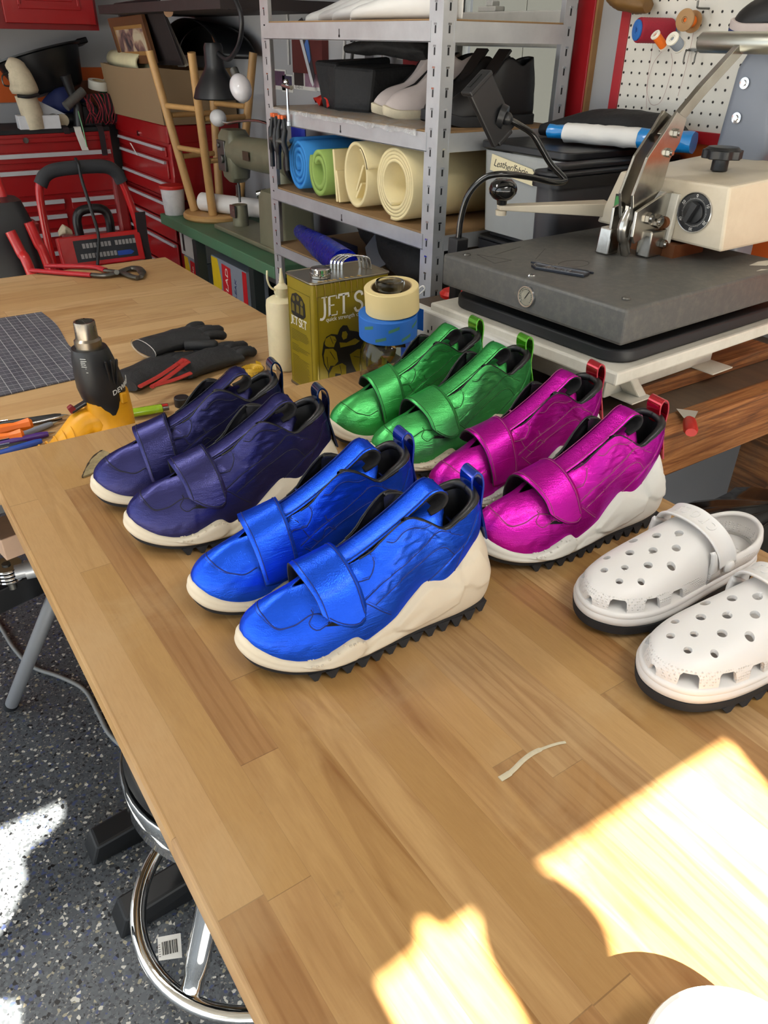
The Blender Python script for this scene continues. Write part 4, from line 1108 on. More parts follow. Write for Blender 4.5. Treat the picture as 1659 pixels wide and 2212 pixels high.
def serif(s, size, M, x, y, parent, name, m=M_WPRINT):
    # upright serif capitals drawn as strokes
    G = {'J': [((.30, 1), (.30, .12), (.16, -.12), (0, -.10))], 'E': [((.08, 0), (.08, 1)), ((.08, 1), (.52, 1), (.52, .84)), ((.08, .53), (.38, .53)), ((.08, 0), (.54, 0), (.54, .18))],
         'T': [((.30, 0), (.30, 1)), ((.0, .82), (.0, 1), (.60, 1), (.60, .82)), ((.2, 0), (.4, 0))], 'S': [((.5, .80), (.44, .96), (.24, 1), (.06, .84), (.12, .60), (.40, .44), (.50, .24), (.38, .02), (.14, .0), (.02, .20))]}
    mb = MB(); cx = x
    for ch_ in s:
        if ch_ == ' ': cx += size*.30; continue
        for st in G[ch_]:
            P = [V((cx+a*size, y+b*size, 0)) for a, b in st]
            if ch_ in 'S': P = cr(P, 4)
            thick = size*(.13 if (abs(P[0].x-P[1].x) < 1e-6 or ch_ in 'SJ') else .055)
            if ch_ == 'J': P = cr(P, 4)
            mb.ribbon([M @ (p + V((0, 0, .0004))) for p in P], M.to_3x3() @ V((0, 0, 1)), .0006, thick)
        if ch_ == 'J': mb.ribbon([M @ V((cx+.12*size, y+size, .0004)), M @ V((cx+.45*size, y+size, .0004))], M.to_3x3() @ V((0, 0, 1)), .0006, size*.05)
        if ch_ == 'E': mb.ribbon([M @ V((cx, y+.0, .0004)), M @ V((cx+.2*size, y, .0004))], M.to_3x3() @ V((0, 0, 1)), .0006, size*.05)
        cx += size*(.66 if ch_ != 'J' else .50)
    return obj(name, mb, m, parent, smooth=None)
serif('JET SET', .040, FR, -.080, .055, can, 'title_lettering')
obj('slogan_lettering', text_mb('quick strength cement', .0125, onface(tr(0, 0, 0) @ FR @ tr(-.066, .047, 0)), .0005, align='LEFT'), M_WPRINT, can, smooth=None)
serif('JET SET', .017, LF, -.040, .022, can, 'side_lettering')
fine = MB()
for k in range(34):
    if k in (7, 8, 14, 15): continue
    wd = .078*random.uniform(.82, 1) if k not in (6, 9, 13, 16) else .03
    fine.add([LF @ V(p) for p in ((-.040, .008-.0036*k, .0004), (-.040+wd, .008-.0036*k, .0004), (-.040+wd, .0094-.0036*k, .0004), (-.040, .0094-.0036*k, .0004))], [(0, 1, 2, 3)])
obj('fine_print', fine, M_OLIVED, can, smooth=None)
fr_ = MB()
for M, w_, h_, y0 in ((FR, .085, .100, -.003), (LF, .047, .100, -.003)):
    for a, b in (((-w_, -h_), (w_, -h_)), ((w_, -h_), (w_, h_)), ((w_, h_), (-w_, h_)), ((-w_, h_), (-w_, -h_))):
        fr_.ribbon([M @ V((a[0], a[1]+y0, .0004)), M @ V((b[0], b[1]+y0, .0004))], M.to_3x3() @ V((0, 0, 1)), .0004, .0007)
obj('border_lines', fr_, M_OLIVED, can, smooth=None)
# printed figures: two cobblers at work, as black silhouettes with olive bodies
def poly(mb, M, pts, h): mb.prism(pts, h, h+.0003, M)
b1 = MB(); o1 = MB(); b2 = MB()
S = lambda P, dx=-.028, dy=-.035, k=1.0: [(dx + x*k, dy + y*k) for x, y in P]
poly(b1, FR, S([(-.045, .034), (-.050, .010), (-.046, -.014), (-.036, -.034), (-.034, -.058), (-.022, -.074), (.0, -.078), (.030, -.072), (.060, -.062), (.062, .030), (.040, .044), (.020, .050), (.014, .062), (.004, .064), (-.004, .058), (-.010, .046), (-.026, .050), (-.038, .046)]), .0003)
poly(o1, FR, S([(-.043, .032), (-.040, .042), (-.028, .047), (-.017, .043), (-.013, .034), (-.018, .026), (-.020, .020), (-.032, .022), (-.040, .026)]), .0007)
poly(o1, FR, S([(-.042, .020), (-.022, .017), (-.014, .008), (-.010, -.014), (-.020, -.022), (-.030, -.020), (-.036, -.030), (-.044, -.012), (-.046, .006)]), .0007)
poly(o1, FR, S([(-.024, -.024), (.0, -.020), (.010, -.028), (.010, -.052), (.018, -.060), (.002, -.064), (-.004, -.044), (-.018, -.040), (-.020, -.060), (-.034, -.064), (-.034, -.038)]), .0007)
poly(o1, FR, S([(.002, .050), (.011, .050), (.015, .043), (.012, .034), (.004, .032), (.0, .040)]), .0007)
poly(o1, FR, S([(-.006, .028), (.012, .024), (.034, .030), (.046, .022), (.034, .016), (.014, .016), (-.004, .016)]), .0007)
poly(o1, FR, S([(.020, -.004), (.040, .004), (.056, .002), (.056, -.05), (.036, -.046), (.026, -.026)]), .0007)
for a, b in (((-.030, .047), (-.022, .028)), ((-.030, .012), (-.018, -.008)), ((-.038, .002), (-.036, -.024)), ((-.006, -.024), (-.002, -.044)), ((.03, -.01), (.046, -.016)), ((-.020, .036), (-.014, .034))):
    b2.ribbon([FR @ V((S([a])[0][0], S([a])[0][1], .0012)), FR @ V((S([b])[0][0], S([b])[0][1], .0012))], (0, -1, 0), .0004, .0011)
f_ = obj('figure_print', b1, M_BPRINT, can, smooth=None)
obj('figure_bodies', o1, M_OLIVE, f_, smooth=None); obj('figure_lines', b2, M_BPRINT, f_, smooth=None)
em = MB(); poly(em, LF, [(-.036, .045), (-.037, .072), (-.030, .086), (-.012, .092), (.010, .088), (.024, .076), (.026, .05), (.016, .042), (-.012, .040), (-.028, .041)], .0003)
e_ = obj('side_emblem', em, M_BPRINT, can, smooth=None)
em2 = MB()
for x, y, r in ((-.022, .078, .006), (-.004, .082, .006), (.012, .075, .006)): poly(em2, LF, [(x+r*cos(a), y+r*sin(a)) for a in [k*pi/6 for k in range(12)]], .0007)
for x in (-.026, -.006, .012): poly(em2, LF, [(x-.007, .05), (x+.006, .05), (x+.005, .066), (x-.005, .068)], .0007)
obj('emblem_figures', em2, M_OLIVED, e_, smooth=None)
# dribbled dry glue round the neck
M_DRIB = mat('amber_dried_glue', (150, 120, 50), .3, var=.2, coat=.3)
dr = MB()
for k in range(9):
    x = -hw+.012 + .014*k + random.uniform(-.005, .005); L_ = random.uniform(.012, .04)
    dr.tube(cr([(x-.008, -hd_+.010, ch+.0035), (x, -hd_-.001, ch+.001), (x+.002, -hd_-.0012, ch-L_)], 4), [.0015, .0015, .0013, .0012, .0011, .001, .0009, .0007, .0004], 6)
obj('glue_drips', dr, M_DRIB, can, smooth=1.2)
# squeeze bottle
M_HDPE = mat('milky_plastic', (226, 214, 176), .42, var=.05, grime=.3, gcol=(150, 130, 90), sss=.1)
sb = thing('squeeze_bottle', 'milky squeeze bottle with a tethered nozzle cap half hidden behind the olive tin', 'bottle', (.792, 1.560, B2))
obj('bottle_body', MB().lathe([(.0001, .0), (.036, .0), (.039, .004), (.039, .150), (.037, .162), (.028, .168), (.0155, .170), (.0155, .176)], 36), M_HDPE, sb, smooth=.6)
obj('screw_top', MB().lathe([(.017, .176), (.018, .178), (.018, .190), (.012, .194), (.0065, .200), (.0035, .222), (.0022, .232), (.0001, .233)], 24), M_HDPE, sb, smooth=.6)
obj('cap_tether', MB().tube(cr([(-.017, 0, .186), (-.030, -.002, .196), (-.036, -.002, .214), (-.034, 0, .232)], 6), .0022, 8), M_HDPE, sb, smooth=1.2)
# glass jug with tape rolls over the neck
t = NT('jar_glass'); t.set(color=(.93, .97, .94, 1), rough=.03, trans=1, ior=1.3); M_GLASS = t.m
jx, jy = .855, 1.222
jar = thing('glass_jug', 'clear glass jug holding scraps, a masking tape and a blue tape over its neck', 'jar', (jx, jy, T))
obj('glass', MB().lathe([(.0001, .0015), (.050, .0), (.058, .006), (.060, .03), (.058, .062), (.050, .085), (.034, .104), (.026, .122), (.024, .186), (.028, .190), (.029, .200), (.027, .204), (.022, .204), (.0205, .186), (.022, .122), (.030, .105), (.047, .084), (.0555, .06), (.0575, .03), (.055, .008), (.0001, .0045)], 40), M_GLASS, jar, smooth=.8)
M_SCRAP = [mat('grey_paper_scrap', (150, 146, 132), .8, var=.1), mat('dark_leather_scrap', (62, 56, 46), .7, var=.2), mat('brass_foil_scrap', (180, 130, 60), .4, .6)]
random.seed(5)
for k in range(11):
    a = k*2.4; r = .038*random.uniform(.3, 1); z = .012 + .0072*k
    if z > .06: r *= .7
    mb = MB(); mb.add([V((random.uniform(-.016, .016), random.uniform(-.014, .014), random.uniform(-.012, .012))) for _ in range(0)] or [V((-.014, -.010, -.006)), V((.012, -.012, .006)), V((.016, .008, -.004)), V((.002, .015, .007)), V((-.013, .009, .002))], [(0, 1, 2, 3, 4)])
    one('paper_scrap', mb, M_SCRAP[(k*2) % 3 if k != 8 else 2], 'crumpled scrap inside the glass jug', 'scrap', 'scraps in the jug', smooth=None, solid=.0008).location = (jx + r*cos(a), jy + r*sin(a), T+z)
for o in [o for o in COL.objects if o.name.startswith('paper_scrap')]: o.rotation_euler = (random.uniform(-1, 1), random.uniform(-1, 1), random.uniform(0, 6))
M_BLUETAPE = mat('blue_painters_tape', (34, 106, 196), .6, var=.06, vscale=60); M_MASK = mat('cream_masking_tape', (222, 202, 146), .62, var=.04); M_CORE = mat('cardboard_core', (170, 146, 108), .8)
def tape_roll(name, label, R_, r_, h, m, o, rot):
    t = thing(name, label, 'tape', o, rot)
    obj('tape', MB().lathe([(r_+.002, 0), (R_-.001, 0), (R_, .001), (R_, h-.001), (R_-.001, h), (r_+.002, h), (r_+.002, 0)], 48, caps=False), m, t, smooth=.5)
    obj('core', MB().lathe([(r_, .0005), (r_+.0019, .0005), (r_+.0019, h-.0005), (r_, h-.0005), (r_, .0005)], 40, caps=False), M_CORE, t, smooth=.5)
    return t
bt = tape_roll('painters_tape', 'roll of blue painters tape round the neck of the glass jug', .0585, .0395, .046, M_BLUETAPE, (jx-.002, jy, T+.097), (radians(3), radians(-4), 0))
tk = MB(); tk.ribbon(cr([(.0586, -.012, .023), (.063, -.020, .023), (.0655, -.030, .023)], 4), (0, 0, 1), .045, .0006)
obj('loose_end', tk, M_BLUETAPE, bt, smooth=1)
M_TPR = mat('green_tape_print', (64, 120, 100), .6)
for k in range(7):
    a = radians(-165 + 26*k); z0 = .012 if k % 2 else .032
    obj('tape_print', MB().sheet([[V((.0587*cos(a+x/.0586), .0587*sin(a+x/.0586), z0+y+x*.3)) for y in (-.0032, .0032)] for x in [-.011+.0022*i for i in range(11)]]), M_TPR, bt, smooth=None)
tape_roll('masking_tape', 'roll of cream masking tape stacked above the blue tape on the jug neck', .0535, .0385, .048, M_MASK, (jx+.006, jy-.002, T+.1465), (radians(3), radians(-7), 0))
# mains gear along the table edge
M_BLUEPL = mat('blue_adapter_plastic', (20, 78, 190), .35, coat=.2); M_WCAB = mat('white_cable', (228, 228, 226), .45)
ad = thing('usb_adapter', 'blue usb adapter block behind the jug with a white plug in its top', 'adapter', (.962, 1.285, T), (0, 0, radians(-12)))
obj('adapter_body', MB().box((0, 0, .045), (.030, .052, .09)), M_BLUEPL, ad, smooth=None, bevel=.003)
one('usb_cable', MB().tube(cr([(.962, 1.285, T+.121), (.962, 1.285, T+.135), (.968, 1.283, T+.152), (.976, 1.276, T+.163), (.978, 1.272, T+.156), (.968, 1.290, T+.138), (.945, 1.318, T+.118), (.93, 1.335, T+.100)], 6), .0019, 8), M_WCAB, 'white usb cable looping up out of the blue adapter', 'cable', smooth=1.2)
one('usb_plug', MB().box((.962, 1.285, T+.1055), (.008, .015, .030)), M_WCAB, 'white usb plug standing in the blue adapter', 'plug', smooth=None, bevel=.002)
ps = thing('power_strip', 'long white power strip on edge along the timber bench beside the heat press', 'power strip', (.9675, 1.165, BZ), (0, 0, radians(1)))
obj('case', MB().box((0, 0, .064), (.024, .40, .126)), M_VINYL, ps, smooth=None, bevel=.004)
for k in range(6):
    so = MB()
    for dz in (-.010, .010): so.box((-.0121, .15-.052*k, .085+dz), (.0006, .003, .009))
    so.box((-.0121, .15-.052*k+.011, .085), (.0006, .005, .006))
    obj('socket', so, M_BLK, ps, smooth=None)
obj('rating_label', MB().box((-.0123, -.182, .075), (.0006, .024, .055)), mat('white_paper_label', (238, 238, 236), .7), ps, smooth=None)
tl = MB()
for k in range(9): tl.box((-.0127, -.182+.002*(k % 2), .096-.005*k), (.0004, .018-.004*(k % 3), .0012))
obj('label_print', tl, M_INK, ps, smooth=None)
pc = cr([at(872, 712, T+.02), at(885, 704, T+.05), at(905, 694, T+.075), at(925, 690, T+.09), at(945, 686, T+.095)], 6)
one('mains_lead', MB().tube(pc, [.0042]*12 + [.0062]*7 + [.0085]*6, 10), M_BLK, 'thick black power cord running behind the green sneakers', 'cord', smooth=1.2)
# ================================================================ timber bench and heat press
def old_wood():
    t = NT('old_dark_timber'); v = t.co((60, 3, 60)); v2 = t.co()
    a = t.noise(v, 1.2, 5, .65, .8); b = t.noise(v2, 9, 6, .7)
    col = t.ramp(a, [(.3, srgb(70, 46, 28)), (.5, srgb(128, 82, 46)), (.68, srgb(168, 116, 68))])
    col = t.mix(t.ramp(b, [(.45, 0.0), (.7, .75)]), col, srgb(86, 72, 60))
    t.set(color=col, rough=.72, normal=t.bump(a, .4, .002)); return t.m
def old_wood_x():
    t = NT('old_dark_timber_end'); v = t.co((3, 60, 60)); v2 = t.co()
    a = t.noise(v, 1.2, 5, .65, 1.0); b = t.noise(v2, 7, 6, .7)
    col = t.ramp(a, [(.3, srgb(74, 44, 24)), (.48, srgb(140, 86, 44)), (.62, srgb(178, 122, 70)), (.72, srgb(120, 74, 40))])
    col = t.mix(t.ramp(b, [(.5, 0.0), (.72, .6)]), col, srgb(110, 84, 60))
    t.set(color=col, rough=.7, normal=t.bump(a, .5, .003)); return t.m
M_OLDW = old_wood(); M_OLDX = old_wood_x()
def top_wood():
    t = NT('grimy_bench_top'); v = t.co((40, 4, 4)); v2 = t.co()
    a = t.noise(v, 1.2, 4, .6); b = t.noise(v2, 6, 6, .7)
    col = t.mix(a, srgb(64, 52, 42), srgb(112, 92, 72)); col = t.mix(t.ramp(b, [(.4, 0.0), (.7, .8)]), col, srgb(70, 66, 62))
    t.set(color=col, rough=.6); return t.m
bn = thing('workbench', 'old dark timber bench with a thick rough front board, carrying the heat press', 'bench', (1.37, 1.20, 0))
obj('bench_top', MB().bb(-.415, .415, -.41, .455, .865, BZ), top_wood(), bn, smooth=None)
obj('front_board', MB().bb(-.418, .42, -.455, -.411, .795, BZ+.004), M_OLDX, bn, smooth=None, bevel=.004)
obj('corner_block', MB().prism([(-.418, .795), (-.30, .795), (-.335, .735), (-.418, .715)], -.45, -.41, rx(pi/2) @ Matrix.Diagonal((1, 1, -1, 1))), M_OLDX, bn, smooth=None, bevel=.003)
for x in (-.36, .36):
    for y in (-.36, .40): obj('leg', MB().bb(x-.045, x+.045, y-.045, y+.045, 0, .865), M_OLDW, bn, smooth=None)
# rubbish bags hanging in front
M_BAG = mat('black_bin_liner', (16, 16, 18), .24, var=.2, coat=.3)
def bag(o, r, h, seed, label):
    m = MB(); rows = []
    for i in range(30):
        u = i/29; rr = r*(min(1, .72+u*1.6)*(1-.18*u) if u < .9 else .84*(1-u)/.1+.04)
        row = []
        for j in range(64):
            a = 2*pi*j/64; k = 1 + .14*noise.noise(V((cos(a)*2.2+seed, sin(a)*2.2, u*2.0))) + .09*noise.noise(V((cos(a)*7+seed, sin(a)*7, u*2.5)))
            row.append(V((rr*k*cos(a), rr*k*sin(a), max(0, h*u*(1+.03*noise.noise(V((cos(a)*3, sin(a)*3, seed))))))))
        rows.append(row)
    b = obj('rubbish_bag', loft(rows), M_BAG, None, smooth=1.2); b.location = o
    return tag(b, label, 'bag')
bag((1.20, .50, 0), .215, .85, 3, 'black bin liner bag standing in front of the timber bench end')
bag((1.61, .40, 0), .145, .80, 8, 'black bin liner bag further right below the timber bench')
# boards on the bench under the press
one('board', MB().bb(1.18, 1.66, .86, .99, BZ+.001, BZ+.030), M_OLDX, 'short brown board lying on the timber bench under the heat press', 'board', smooth=None, bevel=.002)
one('bench_board', MB().box((1.065, 1.46, BZ+.036), (.05, .32, .07), (0, 0, radians(4))), M_OLDX, 'rough brown offcut beside the shelf post behind the white power strip', 'board', smooth=None, bevel=.003)
kn = thing('putty_knife', 'red handled scraper blade lying on the bench corner behind the magenta heel', 'scraper', at(1485, 920, BZ), (0, 0, radians(40)))
obj('handle', MB().tube([(-.06, 0, .014), (-.05, 0, .014), (-.01, 0, .014), (0, 0, .014)], [.010, .013, .012, .008], 10, flat=.8), M_REDPL, kn, smooth=.8)
obj('blade', MB().add([(0, -.008, .012), (.05, -.02, .010), (.05, .02, .010), (0, .008, .012)], [(0, 1, 2, 3)]), M_CHROME, kn, smooth=None, solid=.001)
cl = thing('clamp', 'red knob of a clamp standing by the shelf post left of the heat press', 'clamp', at(980, 650, .955))
cl.location.z = BZ
obj('knob', MB().lathe([(.0001, .060), (.024, .060), (.034, .066), (.036, .074), (.028, .082), (.0001, .084)], 24), M_REDPL, cl, smooth=.7)
obj('shaft', MB().lathe([(.014, .0005), (.014, .03), (.012, .060)], 14), M_REDPL, cl, smooth=.7)
# heat press
M_PGREY = mat('grey_hammered_enamel', (82, 81, 79), .45, .1, var=.10, vscale=160, bump=.25, bscale=500, grime=.35, gcol=(128, 122, 110))
M_PWHITE = mat('cream_press_enamel', (212, 208, 196), .42, var=.04, grime=.35, gcol=(140, 128, 104))
M_PBEIGE = mat('beige_press_casing', (206, 194, 172), .45, var=.05, vscale=14, grime=.4, gcol=(160, 140, 110))
M_PAD = mat('black_silicone_pad', (24, 25, 28), .55, var=.2)
M_PSTEEL = mat('worn_bright_steel', (186, 184, 178), .22, 1, var=.12, grime=.45, gcol=(110, 90, 66))
M_RUST = mat('rusty_steel', (120, 74, 44), .6, .6, var=.3, bump=.4)
hp = thing('heat_press', 'large grey heat press with beige control box and long steel lever on the timber bench', 'heat press', (.985, .757, BZ), (0, 0, radians(2.5)))
Z = lambda z: z - BZ
hx = .52
obj('base_plate', MB().bb(.0, hx+.03, -.004, .475, Z(1.018), Z(1.042)), M_PWHITE, hp, smooth=None, bevel=.004)
obj('stand', MB().bb(.12, hx-.05, .10, .38, Z(.931), Z(1.018)).add([(.10, .06, Z(1.018)), (.12, .06, Z(1.018)), (.20, .06, .032), (.175, .06, .032), (.10, .10, Z(1.018)), (.12, .10, Z(1.018)), (.20, .10, .032), (.175, .10, .032)], [(0, 1, 2, 3), (7, 6, 5, 4), (0, 4, 5, 1), (1, 5, 6, 2), (2, 6, 7, 3), (3, 7, 4, 0)]), M_PWHITE, hp, smooth=None, bevel=.003)
obj('foot', MB().bb(.14, .20, .05, .42, .0312, .034).bb(hx-.12, hx-.05, .05, .42, .0312, .034), M_PWHITE, hp, smooth=None)
obj('lower_pad', MB().prism([(x+hx/2+.02, y+.228) for x, y in rrect(hx-.005, .43, .045, 6)], Z(1.0425), Z(1.066)), M_PAD, hp, smooth=.5, bevel=.004)
up_pl = obj('upper_platen', MB().prism([(x+hx/2+.0, y+.222) for x, y in rrect(hx+.0, .444, .006, 3)], Z(1.086), Z(1.146)), M_PGREY, hp, smooth=.5, bevel=.006, seg=3)
for x, y in ((.030, .408), (.048, .040), (.022, .228)):
    obj('screw', MB().lathe([(.0001, 0), (.0075, 0), (.0075, .001), (.006, .003), (.0001, .0036)], 16, tr(x, y, Z(1.146))), M_TOOLSTEEL if y != .228 else M_CHROME, up_pl, smooth=.6)
ga = thing('x', 'x', 'x'); COL.objects.unlink(ga); bpy.data.objects.remove(ga)
GM = frame((-.0005, .212, Z(1.117)), (0, -1, 0), (0, 0, 1))
gb = obj('gauge', MB().lathe([(.0001, .001), (.0155, .001), (.0165, .004), (.0185, .004), (.0195, .001), (.0195, -.002)], 28, GM), M_CHROME, up_pl, smooth=.6)
obj('gauge_face', MB().lathe([(.0001, .0018), (.0155, .0018)], 24, GM), mat('gauge_paper', (196, 190, 170), .5), gb, smooth=None)
tk = MB()
for k in range(17):
    a = radians(-40+260*k/16); tk.box(GM @ V((.0125*cos(a), .0125*sin(a), .0022)), (.0005, .0012, .0012))
tk.ribbon([GM @ V((-.003, -.004, .0026)), GM @ V((.006, .009, .0026))], GM.to_3x3() @ V((1, -.6, 0)), .0012, .0005)
obj('gauge_marks', tk, M_INK, gb, smooth=None)
# winged maker badge
BM = tr(.088, .255, Z(1.1465)) @ rz(radians(-70)) @ Matrix.Diagonal((1, 1.35, 1, 1))
bd = MB()
bd.prism([(-.036, .010), (-.022, .017), (.085, .012), (.090, .006), (.030, .004)], 0, .003, BM).prism([(-.022, .004), (.028, .004), (.085, .000), (.085, -.020), (-.010, -.019), (-.024, -.008)], 0, .004, BM)
b_ = obj('badge', bd, mat('dark_badge_enamel', (40, 44, 54), .35, .3), up_pl, smooth=None, bevel=.0005)
bl = MB()
for k in range(5): bl.ribbon([BM @ V((-.026+.004*k, .0125-.0010*k, .0036)), BM @ V((.080, .0105-.0016*k, .0036))], BM.to_3x3() @ V((0, 1, 0)), .0006, .0004)
bl.ribbon([BM @ V(p) for p in ((-.020, .0018, .0044), (.082, -.0015, .0044), (.082, -.018, .0044), (-.009, -.017, .0044), (-.020, -.006, .0044), (-.020, .0018, .0044))], (0, 0, 1), .0005, .0010)
obj('badge_lines', bl, M_CHROME, b_, smooth=None)
obj('badge_lettering', text_mb('Insta', .0185, lambda x, y, h: BM @ V((.030+x*1.35+y*.5, -.0085+y, .0043+h)), .0006, spacing=1.1), M_CHROME, b_, smooth=None)
sk = MB(); 
for k in range(40):
    a = 2*pi*k/40; a2 = 2*pi*(k+1)/40
    sk.ribbon([(.155+.035*cos(a), .245+.022*sin(a), Z(1.1463)), (.155+.035*cos(a2), .245+.022*sin(a2), Z(1.1463))], (0, 0, 1), .0003, .0012)
for a, b in (((.03, .33), (.05, .40)), ((.05, .40), (.075, .33)), ((.03, .33), (.075, .33)), ((.08, .38), (.17, .40)), ((.12, .31), (.20, .36))):
    sk.ribbon([(a[0], a[1], Z(1.1463)), (b[0], b[1], Z(1.1463))], (0, 0, 1), .0003, .0010)
obj('pencil_sketch', sk, mat('pencil_line', (70, 68, 66), .7), up_pl, smooth=None)
obj('chipped_paint', MB().prism([(.43, .05), (.47, .056), (.50, .05), (.485, .035), (.455, .030)], Z(1.1461), Z(1.1466)).prism([(.40, .018), (.42, .02), (.43, .012)], Z(1.1461), Z(1.1466)), M_PWHITE, up_pl, smooth=None)
# linkage, in the X-Z plane at y ~ .235
ly = .236
obj('pivot_block', MB().box((.33, ly-.03, Z(1.1715)), (.05, .03, .05)), M_PSTEEL, hp, smooth=None, bevel=.003)
obj('pivot_block', MB().box((.275, ly+.03, Z(1.1715)), (.035, .03, .05), (0, 0, 0), (.8, .9)), M_PSTEEL, hp, smooth=None, bevel=.003)
def plate(pts, y0, y1, m=M_PSTEEL, name='link_plate', **k):
    return obj(name, MB().prism(pts, -y1, -y0, rx(pi/2)), m, hp, smooth=None, bevel=.0012, **k)
plate([(.262, Z(1.190)), (.262, Z(1.235)), (.345, Z(1.262)), (.365, Z(1.262)), (.365, Z(1.205)), (.272, Z(1.176))], ly-.034, ly-.028)
plate([(.262, Z(1.190)), (.262, Z(1.235)), (.30, Z(1.245)), (.30, Z(1.19))], ly+.018, ly+.024)
plate([(.272, Z(1.215)), (.258, Z(1.262)), (.282, Z(1.325)), (.325, Z(1.372)), (.345, Z(1.398)), (.380, Z(1.385)), (.372, Z(1.345)), (.352, Z(1.318)), (.345, Z(1.27)), (.30, Z(1.222))], ly-.022, ly-.016, name='lever_cheek')
plate([(.272, Z(1.215)), (.258, Z(1.262)), (.282, Z(1.325)), (.325, Z(1.372)), (.345, Z(1.398)), (.380, Z(1.385)), (.372, Z(1.345)), (.352, Z(1.318)), (.345, Z(1.27)), (.30, Z(1.222))], ly+.006, ly+.012, name='lever_cheek')
obj('toggle_arm', MB().tube(cr([(.285, ly-.004, Z(1.232)), (.272, ly-.004, Z(1.20)), (.284, ly-.004, Z(1.165)), (.292, ly-.004, Z(1.150))], 6), [.012]*10 + [.009]*9, 10, flat=1.2), M_PSTEEL, hp, smooth=1)
obj('lever_bar', MB().tube([(.335, ly-.005, Z(1.352)), (.43, ly-.005, Z(1.428)), (.535, ly-.005, Z(1.502))], [.0155, .0155, .0155], 4, flat=.55, up=(0, 1, 0)), M_PSTEEL, hp, smooth=None, bevel=.001)
obj('grip_tube', MB().tube([(.535, ly+.085, Z(1.506)), (.535, ly+.08, Z(1.506)), (.535, ly-.22, Z(1.506)), (.535, ly-.226, Z(1.506))], [.015, .0185, .0185, .015], 24), mat('brushed_aluminium', (188, 188, 178), .35, 1, var=.06), hp, smooth=.7)
bo = [(.300, ly-.0345, Z(1.220), .011), (.330, ly-.0345, Z(1.212), .013), (.352, ly-.0225, Z(1.362), .008), (.340, ly-.0225, Z(1.330), .008), (.278, ly-.0005, Z(1.236), .009), (.345, ly-.0455, Z(1.170), .009)]
for x, y, z, r in bo:
    obj('bolt', MB().cyl((x, y, z), (x, y-.007, z), r, r*.95, 6).cyl((x, y-.007, z), (x, y-.011, z), r*.6, r*.5, 12), M_PSTEEL, hp, smooth=.5)
# spring guide plate and box
obj('guide_plate', MB().box((.362, .213, Z(1.212)), (.014, .055, .095), (0, radians(6), 0)), M_PWHITE, hp, smooth=None, bevel=.002)
obj('guide_bush', MB().cyl((.356, .200, Z(1.207)), (.345, .200, Z(1.207)), .011, n=16).box((.40, .215, Z(1.158)), (.10, .10, .024)), M_RUST, hp, smooth=.5)
bx = obj('control_box', MB().add([(.368, .078, Z(1.172)), (.368, .375, Z(1.178)), (.368, .335, Z(1.282)), (.368, .090, Z(1.285)), (.70, .075, Z(1.172)), (.70, .40, Z(1.178)), (.70, .36, Z(1.292)), (.70, .085, Z(1.297))],
     [(0, 1, 2, 3), (7, 6, 5, 4), (0, 4, 5, 1), (1, 5, 6, 2), (2, 6, 7, 3), (3, 7, 4, 0)]), M_PBEIGE, hp, smooth=None, bevel=.005)
DM = frame((.3675, .150, Z(1.232)), (0, -1, 0), (0, 0, 1))
dl = obj('timer_dial', MB().lathe([(.0001, .001), (.033, .001), (.0345, .002), (.0345, .0), (.033, -.002)], 40, DM), M_BLK, bx, smooth=.5)
obj('dial_bezel', MB().lathe([(.0345, .0), (.0345, .0028), (.0355, .0030), (.0365, .0015), (.0365, -.001)], 40, DM), M_CHROME, dl, smooth=.6)
nm = MB()
for k in range(60):
    a = pi/2 - 2*pi*k/60; r0 = .0235; r1 = .0258 if k % 5 else .0268
    nm.ribbon([DM @ V((r0*cos(a), r0*sin(a), .0016)), DM @ V((r1*cos(a), r1*sin(a), .0016))], DM.to_3x3() @ V((0, 0, 1)), .0004, .0004)
obj('dial_ticks', nm, M_PRINT, dl, smooth=None)
for k, s_ in enumerate(('0', '10', '20', '30', '40', '50')):
    a = pi/2 - 2*pi*k/6
    obj('dial_number', text_mb(s_, .0078, flat(DM @ tr(.0296*cos(a), .0296*sin(a), .0016) @ rz(a-pi/2)), .0005), M_PRINT, dl, smooth=None)
obj('dial_knob', MB().lathe([(.0205, .0012), (.0195, .006), (.012, .007), (.0001, .007)], 30, DM).prism([(-.0058, .020), (.0058, .020), (.0048, -.018), (-.0048, -.018)], .006, .018, DM @ rz(radians(-22))), M_BLK, dl, smooth=.4, bevel=.0006)
sw = obj('rocker_switch', MB().box((.3672, .322, Z(1.223)), (.004, .026, .034)), M_BLK, bx, smooth=None, bevel=.001)
obj('green_rocker', MB().box((.3640, .322, Z(1.223)), (.006, .019, .027), (0, radians(8), 0)), mat('green_lit_rocker', (60, 140, 66), .35), sw, smooth=None, bevel=.001)
kn_ = MB().lathe([(.016, 0), (.0155, .022), (.013, .024)], 24, tr(.50, .20, Z(1.290)))
KP = []
for k in range(96):
    a = 2*pi*k/96; KP.append(((.036+.0028*cos(8*a))*cos(a), (.036+.0028*cos(8*a))*sin(a)))
kn_.prism(KP, .022, .038, tr(.50, .20, Z(1.290)))
kn_.lathe([(.034, .038), (.028, .043), (.012, .0445), (.0001, .0448)], 30, tr(.50, .20, Z(1.290)))
obj('pressure_knob', kn_, M_BLK, bx, smooth=.6, bevel=.0015)
